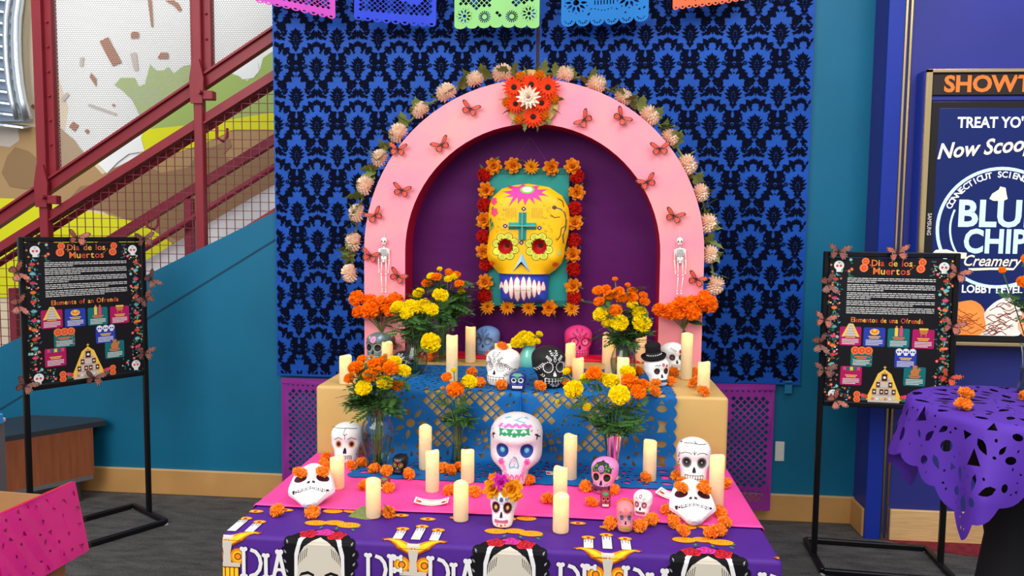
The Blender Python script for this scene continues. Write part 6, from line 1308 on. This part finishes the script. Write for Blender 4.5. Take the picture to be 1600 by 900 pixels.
# ---------------------------------------------------------------- poster stands
mat('black_metal',(20,20,24),.35,.3); mat('poster_black',(22,22,28),.5,spec=.2)
PC=dict(or_=(240,120,60),ye=(244,200,80),re=(214,70,60),wh=(232,232,230),mg=(176,24,96),bl=(44,62,170),te=(20,110,116),gr=(46,110,90),pk=(226,70,120),tl=(110,190,200),br=(196,120,70),st=(206,196,186))
for k_,c in PC.items(): mat('print_'+k_,c,.5,spec=.2)
def poster_stand(p,rot,sub,label,zt,zb):
    t=T('poster_stand',label,'sign',p,(0,0,rot)); w=.29; b=.0125
    for sx in(-1,1): M().bbox((sx*w-b,-b,.025),(sx*w+b,b,zt)).build('post','black_metal',t)
    [M().bbox((-w+b,-b,q),(w-b,b,q+.025)).build('panel_rail','black_metal',t) for q in(zt-.025,zb)]
    bs=M()
    for sx in(-1,1): bs.bbox((sx*w-.0125,-.185,.004),(sx*w+.0125,.185,.029))
    for y in(-.185,.185): bs.bbox((-w,y-.0125,.004),(w,y+.0125,.029))
    bs.build('floor_frame','black_metal',t)
    for sx in(-1,1):
        for sy in(-1,1): M().lathe([(.012,0),(.012,.005)],8,cap=True).build('foot',cm((200,200,200)),t,loc=(sx*w,sy*.185,0))
    X0,X1=-w+.016,w-.016; Z0,Z1=zb+.028,zt-.028; Wd,Hh=X1-X0,Z1-Z0
    ps=M().box((X0,-.006,Z0),(X1,.006,Z1)).build('poster','poster_black',t)
    f=PR(lambda u,v,h:(X0+u*Wd,-.0065-h,Z1-v*Hh),.0005); asp=Wd/Hh
    def tx(s_,u,v,size,mts,width): # text via metre mapping
        g_=PR(lambda x,z,h:(X0+u*Wd+x,-.0065-h,Z1-v*Hh+z),.0005); g_.text2(s_,0,0,size,mts,3,.012,width); f.add(g_.v,[],None)
        o=len(f.v)-len(g_.v)
        for fc,mi in zip(g_.f,g_.m): f.f.append(tuple(o+i for i in fc)); f.m.append(f.mi(g_.ms[mi]))
    def ci(u,v,r,c,L=2,n=10,ry=None): f.poly([(u+r*cos(a)*1.0,v+(ry or r)*asp*sin(a)) for a in [2*PI*i/n for i in range(n)]],'print_'+c,L)
    rn=random.Random(9)
    tm=['print_or_','print_ye','print_re']
    tx('Dia de los',.51,.055,.042,tm,.185); tx('Muertos',.51,.112,.046,tm,.168)
    for u in(.28,.74):
        for dv in(.025,.07):
            ci(u+(.012 if dv<.05 else 0),dv,.032 if dv<.05 else .036,'or_',2,14); ci(u+(.012 if dv<.05 else 0),dv,.02,'re',3,10); ci(u+(.012 if dv<.05 else 0),dv,.010,'or_',4,8)
        for k in range(4): ci(u+(.05+.015*k if u<.5 else -.05-.015*k),.05+.012*(k%3),.005,'or_',2,6)
    # body text, too small to read: broken bars
    v=.142
    for nl in(3,4,4,3,4):
        for k in range(nl):
            u=.15; ue=.865 if k<nl-1 else rn.uniform(.3,.75)
            while u<ue:
                l=rn.uniform(.02,.06); f.poly(rectp(u,v-.0024,min(u+l,ue),v+.0024),'print_wh',1); u+=l+.006
            v+=.0126
        v+=.0065
    tx(sub,.49,.445,.033,tm,.30 if len(sub)<22 else .325)
    # cards
    def card_(u,v_,c,icon):
        f.poly(rrect(u,v_,u+.178,v_+.132,.012),'print_'+c,1); uc=u+.089
        for k in range(2): f.poly(rectp(uc-.05+.01*k,v_+.06+.011*k,uc+.05-.01*k,v_+.066+.011*k),'print_'+('ye' if c!='te' else 'or_'),2)
        for k in range(4): f.poly(rectp(u+.02,v_+.086+.0105*k,u+.158-(.03 if k==3 else 0),v_+.0905+.0105*k),'print_wh',2)
        if icon=='steps':
            for k in range(5): f.poly(rectp(uc-.06+.011*k,v_+.05-.018*k,uc+.06-.011*k,v_+.066-.018*k),'print_st',4)
            for s_ in(-1,1): f.poly([(uc+s_*.075,v_+.07),(uc+s_*.02,v_-.02),(uc+s_*.01,v_-.012),(uc+s_*.05,v_+.07)],'print_ye',5)
        if icon=='bread': ci(uc,v_+.03,.04,'ye',4,14,.028); ci(uc,v_+.026,.03,'or_',5,12,.018); ci(uc,v_+.02,.014,'ye',6)
        if icon=='candles':
            for s_,c2 in((-.02,'ye'),(.018,'pk')): f.poly(rectp(uc+s_-.013,v_-.005,uc+s_+.013,v_+.055),'print_'+c2,4); ci(uc+s_,v_-.012,.008,'or_',5)
        if icon=='pot': ci(uc,v_+.015,.034,'br',4,12,.026); f.poly(rectp(uc-.036,v_-.008,uc+.036,v_+.004),'print_ye',5); [f.poly(rectp(uc+d-.004,v_+.03,uc+d+.004,v_+.05),'print_br',4) for d in(-.02,.02)]
        if icon=='flowers':
            for d in(-.055,0,.055): ci(uc+d,v_+.02,.036,'or_',4,14); ci(uc+d,v_+.02,.022,'re',5); ci(uc+d,v_+.02,.012,'or_',6)
            for k in range(10): ci(u+.02+.015*(k%2)+(.11 if k>4 else 0)*1.2,v_+.05+.016*(k%5),.006,'or_',4,6)
        if icon=='skulls':
            for d in(-.055,0,.055):
                ci(uc+d,v_+.018,.027,'wh',4,12); f.poly(rectp(uc+d-.014,v_+.03,uc+d+.014,v_+.046),'print_wh',4)
                for s_ in(-.010,.010): ci(uc+d+s_,v_+.02,.008,'bl',5,8)
        if icon=='jug': f.poly([(uc-.02,v_-.01),(uc+.02,v_-.01),(uc+.016,v_+.012),(uc+.036,v_+.03),(uc+.03,v_+.062),(uc-.03,v_+.062),(uc-.036,v_+.03),(uc-.016,v_+.012)],'print_br',4); ci(uc+.034,v_+.018,.014,'br',4)
        if icon=='bunting':
            for k,c2 in enumerate(('pk','te','ye','te','pk')): f.poly([(u+.02+.029*k,v_+.004),(u+.045+.029*k,v_+.004),(u+.045+.029*k,v_+.032),(u+.0325+.029*k,v_+.026),(u+.02+.029*k,v_+.032)],'print_'+c2,4)
    for a in((.105,.478,'mg','steps'),(.302,.480,'bl','bread'),(.500,.482,'te','candles'),(.700,.484,'mg','pot'),(.205,.622,'te','flowers'),(.565,.622,'bl','skulls'),(.125,.755,'mg','bunting'),(.645,.745,'te','jug')): card_(*a)
    # altar drawing
    for k in range(4): f.poly(rectp(.36+.028*k,.95-.052*k,.62-.028*k,1.0-.052*k),'print_st',3); 
    for s_ in(-1,1): f.poly([(.49+s_*.15,.985),(.49+s_*.10,.89),(.49+s_*.055,.80),(.49,.765),(.49,.785),(.49+s_*.04,.83),(.49+s_*.075,.91),(.49+s_*.11,.985)],'print_ye',4); ci(.49+s_*.155,.965,.026,'re',5,8); ci(.49+s_*.175,.955,.018,'pk',6,7); f.poly(rectp(.49+s_*.165-.02,.97,.49+s_*.165+.02,.99),'print_gr',5)
    f.poly(rectp(.487,.745,.493,.775),'print_ye',5); f.poly(rectp(.478,.752,.502,.757),'print_ye',5)
    for u,v_,q in((.49,.825,.026),(.44,.875,.018),(.54,.875,.018),(.41,.925,.018),(.47,.925,.018),(.51,.925,.018),(.57,.925,.018)): f.poly(rectp(u-q,v_-q*1.1,u+q,v_+q*1.1),'print_br',5); f.poly(rectp(u-q*.75,v_-q*.85,u+q*.75,v_+q*.85),'poster_black',6); ci(u,v_,q*.5,'wh',7,8)
    for k in range(6): ci(.40+.035*k,.975,.012,('or_','wh','ye')[k%3],6,8)
    for u in(.27,.71): 
        for dv in(.95,.985): ci(u,dv,.03,'or_',3,12); ci(u,dv,.017,'re',4); ci(u,dv,.008,'or_',5)
    # folk border
    def inband(u,v_): return (u<.10 or u>.90) or ((v_<.13) and (u<.2 or u>.82)) or ((v_>.9) and (u<.22 or u>.8))
    sk_=[(.075,.055),(.925,.055),(.07,.955),(.93,.945)]
    for u,v_ in sk_: ci(u,v_,.042,'wh',4,14); f.poly(rectp(u-.02,v_+.02,u+.02,v_+.045),'print_wh',4); [ci(u+d,v_+.003,.011,c2,5,8) for d,c2 in((-.015,'re'),(.015,'re'))]; ci(u,v_-.018,.008,'tl',5,6)
    n=0
    while n<330:
        u=rn.random(); v_=rn.uniform(.008,.992)
        if not inband(u,v_) or any(abs(u-a)<.05 and abs(v_-b_)<.045 for a,b_ in sk_): continue
        n+=1; q=rn.random()
        if q<.5: f.poly([(u+a_*1.0,v_+b_*asp) for a_,b_ in leafp(0,0,rn.uniform(0,6.3),rn.uniform(.02,.04),.012)],'print_'+rn.choice(('gr','gr','te','tl')),1)
        elif q<.85: ci(u,v_,rn.uniform(.004,.008),rn.choice(('or_','re','pk','wh','ye','tl')),2,6)
        elif q<.93: ci(u,v_,.014,rn.choice(('re','pk','tl')),2,7); ci(u,v_,.006,'ye',3,6)
        else: ci(u,v_,.01,'br',2,6)
    for s_ in(.05,.95):
        for k in range(11):
            v_=.16+.066*k; c2=('re','tl','pk','or_')[k%4]
            for j in range(5): a=-PI/2+(j-2)*.5; f.poly([(s_+a_,v_+b_*asp) for a_,b_ in leafp(0,0,a,.034,.014)],'print_'+c2,3)
            f.poly([(s_+a_,v_+b_*asp) for a_,b_ in leafp(0,0,PI/2,.03,.02)],'print_gr',2)
    f.build('poster_print',None,ps,kind='stuff'); return t
LP=[(-2.1623, 1.9117, 0.0), (-2.464, 1.43, 0)]
lr=V((-2.122,1.912,0)); ll=V((-2.44,1.43,0)); cL=(lr+ll)/2; dL=(lr-ll); rL=math.atan2(dL.y,dL.x)
poster_stand(tuple(cL),rL,'Elements of an Ofrenda','black poster stand with the English ofrenda poster beside the wall bench',1.538,.79)
rl=V((1.397,1.775,0)); rr=V((1.975,1.735,0)); cR=(rl+rr)/2; dR=rr-rl; rR=math.atan2(dR.y,dR.x)
poster_stand(tuple(cR),rR,'Elementos de una Ofrenda','black poster stand with the Spanish ofrenda poster before the blue wall',1.512,.765)
def on_sign(c,d,px): return px
nL=V((dL.y,-dL.x,0)).normalized(); nR=V((dR.y,-dR.x,0)).normalized(); CAM=V((.22,-1.985,1.596))
def hit(dirv,c,nv,off):
    o=c+nv*off; dv=V(dirv)-CAM; tt_=(o-CAM).dot(nv)/dv.dot(nv); return CAM+dv*tt_
for (px,a,kd,lab) in [((-2.2744, 1.6, 1.533), 0.2, 'p', 'on the top rail of the English poster, left of the title'), ((-1.9269, 1.6, 1.5308), -0.1, 'd', 'at the top right corner of the English poster'), ((-2.6006, 1.6, 1.3556), 1.2, 'p', 'on the left post of the English poster, upper one'), ((-2.604, 1.6, 1.1904), 1.4, 'p', 'on the left post of the English poster, lower one'), ((-1.8957, 1.6, 1.3318), 1.0, 'd', 'on the right post of the English poster, highest of the three'), ((-1.9282, 1.6, 1.2357), -0.6, 'd', 'on the right post of the English poster, middle one'), ((-1.9389, 1.6, 0.9626), 0.1, 'd', 'on the right post of the English poster, lowest of the three'), ((-2.5826, 1.6, 0.7786), 0.5, 'd', 'at the bottom left corner of the English poster'), ((-2.2098, 1.6, 0.8287), 0.25, 'd', 'on the bottom rail of the English poster')]: butterfly(hit(px,cL,nL,.022),.115,a,'brown paper butterfly '+lab,kd,rL,.35)
for (px,a,kd,lab) in [((1.394, 1.6, 1.5125), 0.1, 'd', 'at the top left corner of the Spanish poster'), ((1.6519, 1.6, 1.5101), -0.15, 'p', 'on the top rail of the Spanish poster'), ((1.352, 1.6, 1.3656), 1.3, 'd', 'on the left post of the Spanish poster, highest one'), ((1.3445, 1.6, 1.2004), 0.2, 'p', 'on the left post of the Spanish poster, second from top'), ((1.3262, 1.6, 1.0903), 1.4, 'd', 'on the left post of the Spanish poster, edge on'), ((1.354, 1.6, 0.9688), 0.05, 'd', 'on the left post of the Spanish poster, lowest one'), ((1.4084, 1.6, 0.8297), 1.0, 'p', 'at the bottom left corner of the Spanish poster'), ((1.9138, 1.6, 1.4215), 0.35, 'p', 'on the right post of the Spanish poster, highest one'), ((1.9042, 1.6, 1.1832), 0.3, 'p', 'on the right post of the Spanish poster, middle one'), ((1.8998, 1.6, 0.9484), 0.4, 'm', 'on the right post of the Spanish poster, lowest one')]: butterfly(hit(px,cR,nR,.022),.115,a,'brown paper butterfly '+lab,kd,rR,.35)
# ---------------------------------------------------------------- showtimes screen on the blue wall
SY=1.965; KS=0.003159
sc0=V((1.8573, 1.965, 2.4001)); sc1=V((1.9242, 1.965, 1.0473)); SX=(sc0.x+sc1.x)/2; STZ=sc0.z; SBZ=sc1.z; SWD=.86
sg=T('showtimes_display','framed wall display with a showtimes header and ice cream advert','display',(SX,SY,SBZ)); SHT=STZ-SBZ
M().bbox((-.004,.0,0),(SWD+.004,.092,SHT)).build('cabinet','pilaster_blue',sg)
fr_=M(); fw_=.028; fr_.bbox((0,-.02,0),(fw_,.01,SHT)); fr_.bbox((SWD-fw_,-.02,0),(SWD,.01,SHT)); fr_.bbox((0,-.02,SHT-fw_*.7),(SWD,.01,SHT)); fr_.bbox((0,-.02,0),(SWD,.01,fw_*.7)); fr_.build('gold_frame','gold_metal',sg)
def S_(px,py): 
    d=V(px) if False else None
mat('header_black',(40,32,32),.5); mat('bezel',(28,24,26),.4); mat('screen_navy',(12,30,90),.4,emit=.22); mat('screen_pale',(190,226,238),.4,emit=.35); mat('screen_white',(236,238,238),.4,emit=.35); mat('screen_cream',(244,230,196),.4,emit=.35); mat('show_orange',(226,124,50),.5); mat('screen_orange',(226,132,60),.3,emit=.45,var=.2,scale=22); mat('screen_swirl',(226,206,196),.3,emit=.45,var=.25,scale=16); mat('screen_brown',(110,60,44),.3,emit=.3); mat('screen_deep',(150,70,30),.3,emit=.4)
def uz(px,py): return ((px-1436)*KS+.0,SHT-(py-109)*KS)   # layout of the advert in metres
def band(nm,x0,y0,x1,y1,yy0,yy1,mt): a=uz(x0,y1); b_=uz(x1,y0); return M().bbox((a[0],yy0,a[1]),(b_[0],yy1,b_[1])).build(nm,mt,sg)
XR=1436+SWD/KS-9
hd=band('header',1445,116,XR,149,-.012,.002,'header_black'); bz=band('bezel',1445,158,XR,531,-.014,.002,'bezel'); band('divider',1445,150,XR,157,-.008,.002,'blue_wall')
sn=band('screen',1456,168,XR-11,521,-.016,-.002,'screen_navy')
hp=PR(lambda u,v,h:(u,-.0125-h,v),.0006)
a=uz(1462,143); hp.text('SHOWTIMES',a[0],a[1],24*KS*1.42,'show_orange',1,.035,width=198*KS,align='l'); hp.build('header_lettering',None,hd)
bp=PR(lambda u,v,h:(u,-.0145-h,v),.0006); a=uz(1436+13,347); bp.text('SAMSUNG',a[0]-.004,a[1]+.0,8.5*KS,cm((210,206,204)),1,.01,width=34*KS,a=-PI/2); bp.build('maker_lettering',None,bz)
ap=PR(lambda u,v,h:(u,-.0165-h,v),.0005); CX=1554
def px_(l): return [uz(*q) for q in l]
def st_txt(t_,x,y,cap,mt,wd,bold=.02,shear=0,al='c',a=0): q=uz(x,y); ap.text(t_,q[0],q[1],cap*KS*1.42,mt,3,bold,shear,width=wd*KS,align=al,a=a)
st_txt("TREAT YO' SELF",1484,198,16,'screen_white',140,.025,0,'l'); st_txt('Now Scooping',1457,246,23,'screen_cream',180,.02,.35,'l',.10)
c0=uz(CX,352)
def ring(R,w_,mt,L,a0=0,a1=2*PI,n=64):
    for i in range(n):
        t0=a0+(a1-a0)*i/n; t1=a0+(a1-a0)*(i+1)/n; ap.poly([(c0[0]+r_*KS*cos(t),c0[1]+r_*KS*sin(t)) for r_,t in((R,t0),(R,t1),(R-w_,t1),(R-w_,t0))],mt,L)
ring(94,5,'screen_pale',2); ring(74,3,'screen_pale',2,2.75,3.75,20); ring(74,3,'screen_pale',2,-.6,.4,20)
ap.arc('CONNECTICUT SCIENCE CENTER',c0[0],c0[1],78*KS,2.72,.42,13*KS,'screen_white',3,.02)
st_txt('BLUE',CX,349,40,'screen_pale',122,.03); st_txt('CHIP',CX-4,390,36,'screen_pale',94,.03); st_txt('Creamery',CX-6,411,17,'screen_cream',86,.008,.35)
ap.poly(px_([(1512,415),(1560,413),(1580,414),(1578,417),(1545,417),(1513,419)]),'screen_cream',3)
ap.poly(px_([(1537,307),(1541,299),(1550,293),(1552,288),(1560,290),(1562,300),(1564,307),(1558,310),(1543,310)]),'screen_cream',3); ap.poly(px_([(1541,302),(1558,299),(1559,301),(1541,304)]),'screen_swirl',4)
st_txt('LOBBY LEVEL',1504,453,12,'screen_white',90,.025,0,'l')
def scoop(cx,cy,r,mt,sw,sd):
    rn=random.Random(sd); o_=[(cx+r*(1+.05*sin(7*t+sd))*cos(t),cy+r*(1+.05*sin(5*t+sd))*sin(t)) for t in [2*PI*i/28 for i in range(28)]]
    o_=[(max(1457,min(XR-12,x)),min(520,y)) for x,y in o_]; ap.poly(px_(o_),mt,2)
    for k in range(16):
        a=rn.uniform(0,6.28); rr=r*rn.uniform(.1,.75); x,y=cx+rr*cos(a),cy+rr*sin(a)
        arc=[(x+9*(j-2)*.6,y+3.5*sin(j*1.3+k)) for j in range(5)]
        for j in range(4):
            if all(1458<q[0]<XR-12 and q[1]<519 for q in arc[j:j+2]): ap.poly(seg(uz(*arc[j]),uz(*arc[j+1]),.004),sw,3)
scoop(1512,498,33,'screen_orange','screen_deep',1); scoop(1490,505,26,'screen_orange','screen_deep',2); scoop(1572,493,32,'screen_swirl','screen_brown',3); scoop(1555,512,26,'screen_swirl','screen_brown',4); scoop(1625,500,34,'screen_orange','screen_deep',6)
ap.poly(px_([(1458,391),(1462,387),(1478,386),(1490,390),(1508,391),(1508,400),(1458,400)]),'screen_cream',4)
ap.build('advert_print',None,sn,kind='stuff')
# ---------------------------------------------------------------- high round table with violet cut paper
ctr=V((1.60,.47,0)); RT=.305; TZ=1.07
tb=T('cocktail_table','tall round cocktail table in a black stretch cover at the right edge','table',tuple(ctr))
M().lathe([(.001,TZ-.025),(RT-.012,TZ-.025),(RT-.008,TZ-.02),(RT-.008,TZ-.008),(RT-.012,TZ-.005),(.001,TZ-.005)],40).build('tabletop',cm((30,28,32)),tb)
mat('stretch_black',(16,15,20),.75)
M().lathe([(RT-.02,TZ-.026),(.19,TZ-.12),(.11,TZ-.28),(.085,TZ-.42),(.11,TZ-.62),(.19,TZ-.88),(.29,.012)],28).build('stretch_cover','stretch_black',tb,smooth=True)
M().tube([(0,0,.02),(0,0,TZ-.03)],.03,n=10).build('column',MT['steel'],tb); M().lathe([(.28,0),(.28,.012),(.03,.02)],24,cap=True).build('foot_plate',MT['steel'],tb)
vp=T('violet_paper_cloth','violet cut paper cloth draped over the tall round table','tablecloth',(ctr.x,ctr.y,TZ))
hs=.475; rotp=-.12
sq=[(hs,-hs),(hs,hs),(-hs,hs),(-hs,-hs)]; out=[]
for i in range(4):
    a=V(sq[i]); b_=V(sq[(i+1)%4]); d=(b_-a); nn=V((d.y,-d.x)).normalized()
    for k in range(9):
        for j in range(5): t_=(k+j/5)/9; q=a+d*t_+nn*.018*sin(PI*j/5); out.append((q.x,q.y))
HS=[]; rn=random.Random(77)
for r,n in((.10,8),(.2,12)):
    for k in range(n): a=2*PI*k/n; HS.append(leafp(r*cos(a),r*sin(a),a,.06,.022))
for sx in(-1,1):
    for sy in(-1,1):
        for q in((.40,.40,.026),(.34,.42,.014),(.42,.34,.014)): HS.append(circ(sx*q[0],sy*q[1],q[2],14))
        for k in range(3): HS.append(leafp(sx*(.29+.03*k),sy*(.36-.03*k),math.atan2(sy,sx),.05,.02))
KK=[]
for h in HS:
    if not clash(KK,h,.003): q=np.array(h); KK.append((h,(q.min(0),q.max(0))))
HS=[k_[0] for k_ in KK]
scatter(HS,rn,lambda x,y,s_:max(abs(x),abs(y))<hs-.02-s_*.5 ,(-hs,hs,-hs,hs),900,.014,.034,.007)
scatter(HS,rn,lambda x,y,s_:max(abs(x),abs(y))<hs-.012,(-hs,hs,-hs,hs),700,.004,.007,.005)
def dr(x,y):
    r=math.hypot(x,y); th=math.atan2(y,x)+rotp; rc=.02
    if r<RT: return (r*cos(th),r*sin(th),.002)
    q=r-RT
    if q<rc*PI/2: a=q/rc; rr=RT+rc*sin(a); z=.002-rc*(1-cos(a))
    else: rr=RT+rc; z=.002-rc-(q-rc*PI/2)
    k=min(1,max(0,q-.02)/.2); rr+=k*(.035*cos(4*(th-rotp)+PI)*-1*.0+.030*sin(8*th+1.2)+.018*sin(13*th))+.02*k
    return (rr*cos(th),rr*sin(th),z)
sheet('paper',out,HS,dr,'paper_violet',.018,vp)
tl=[('front',(1.3746, 0.3744, 1.074)),('rear',(1.464, 0.5452, 1.074))]
for nm,p in tl: pom(p,.024,'%s of two orange tissue marigolds on the violet paper of the round table'%nm,None)
pom((1.6401, 0.5324, 1.074),.022,'orange tissue marigold at the foot of the ribbed vase on the round table',None)
v9=vase('ribbed_vase','clear ribbed glass vase at the right edge on the violet paper',(1.7279, 0.6803, 1.074),[(.030,0),(.032,.004),(.026,.04),(.021,.09),(.024,.13),(.03,.16)],water=.08)
for hp_,r,i in [((1.5123, 0.47, 1.4904), 0.011, 0), ((1.5665, 0.45, 1.4572), 0.02, 1), ((1.6051, 0.5, 1.524), 0.022, 2)]: flower(V(v9.location)+V((0,0,.01)),V(v9.location)+V((-.01,0,.155)),hp_,r,'marigold_orange',['small orange marigold bud in the ribbed vase at the right edge','orange marigold cut by the right edge of the picture','orange marigold above the ribbed vase at the right edge'][i],'marigolds in the ribbed vase',5,lsc=.07,low=.3)
# ---------------------------------------------------------------- cardboard box and packaged paper at lower left
mat('cardboard',(176,128,84),.8,var=.05,scale=14); mat('card_in',(150,104,68),.85)
bA_=V((-1.5401, 0.043, 0.68)); bB_=V((-1.5124, 0.3892, 0.68)); e1=(bB_-bA_); e1.z=0; Lx=e1.length; e1.normalize(); e2=V((-e1.y,e1.x,0))
bo=T('cardboard_box','open brown cardboard box at the lower left corner','box',(bA_.x,bA_.y,0),(0,0,math.atan2(e1.y,e1.x))); BH=.68; DP=.46; th_=.006
for nm,a,b_ in(('front_wall',(0,0,0),(Lx,th_,BH)),('back_wall',(0,DP-th_,0),(Lx,DP,BH)),('end_wall',(0,th_,0),(th_,DP-th_,BH)),('end_wall',(Lx-th_,th_,0),(Lx,DP-th_,BH)),('bottom',(th_,th_,.0),(Lx-th_,DP-th_,.008))): M().box(a,b_).build(nm,'cardboard',bo)
M().add([(0,-.002,BH),(Lx*.98,-.002,BH),(Lx*.96,-.05,BH-.16),(Lx*.03,-.05,BH-.16),(0,-.006,BH),(Lx*.98,-.006,BH),(Lx*.96,-.054,BH-.16),(Lx*.03,-.054,BH-.16)],[(0,1,2,3),(4,5,6,7),(0,1,5,4),(2,3,7,6),(1,2,6,5),(0,3,7,4)]).build('outer_flap','cardboard',bo)
pk=T('packaged_cut_paper','hot pink cut paper in a clear plastic sleeve leaning on the cardboard box','package',tuple(bA_+e1*.02-e2*.075+V((0,0,-.20))),(0,0,math.atan2(e1.y,e1.x)))
mat('hot_pink_paper',(240,50,150),.55,var=.05,scale=8)
PW=Lx*1.04; PH=.25
def pkm(u,v): return (u,.05*(v/PH)+.004*sin(u*20)*0,v)
rn=random.Random(4); HP=[]; scatter(HP,rn,lambda x,y,s_:.02<x<PW-.02 and .02<y<PH-.02,(0,PW,0,PH),90,.006,.014,.012)
for k in range(5):
    hh=HP if k<2 else []
    m_=M(); vs,fs=tri2d([(.008,.006),(PW-.008,.006),(PW-.008,PH-.006),(.008,PH-.006)],hh,.04); m_.add([(x,.05*(y/PH)+.003*k+.0015*sin(x*17+y*21+k),y) for x,y in vs],fs); m_.build('folded_paper_layer','hot_pink_paper' if k<3 else mat('orange_layer',(250,96,50),.6),pk,smooth=True)
nxp=24; m_=M(); vs=[(PW*i/nxp,.05*(j/12)-.006+.0025*noise.noise(V((i*.6,j*.7,2)))+.002*sin(i*1.3+j*.8),PH*j/12) for j in range(13) for i in range(nxp+1)]
m_.add(vs,[(j*(nxp+1)+i,j*(nxp+1)+i+1,(j+1)*(nxp+1)+i+1,(j+1)*(nxp+1)+i) for j in range(12) for i in range(nxp)]); m_.build('plastic_sleeve','plastic_film',pk,smooth=True)
# grey stand with a blue and yellow clip at the left border
gs=T('grey_stand','grey stand with a blue and yellow clip at the left edge','stand',(-2.5078, 1.3, 0))
gz=0.6848; M().bbox((-.06,-.03,0),(.032,.03,gz-.02)).build('column',cm((112,106,110)),gs); M().bbox((-.06,-.035,gz-.02),(.036,.035,gz)).build('cap',cm((190,190,194)),gs)
M().bbox((.02,-.05,gz-.005),(.046,-.03,gz+.03)).build('yellow_clip',cm((214,170,30)),gs); M().bbox((.046,-.055,gz-.012),(.072,-.025,gz+.036)).build('blue_clip',cm((60,150,220)),gs)
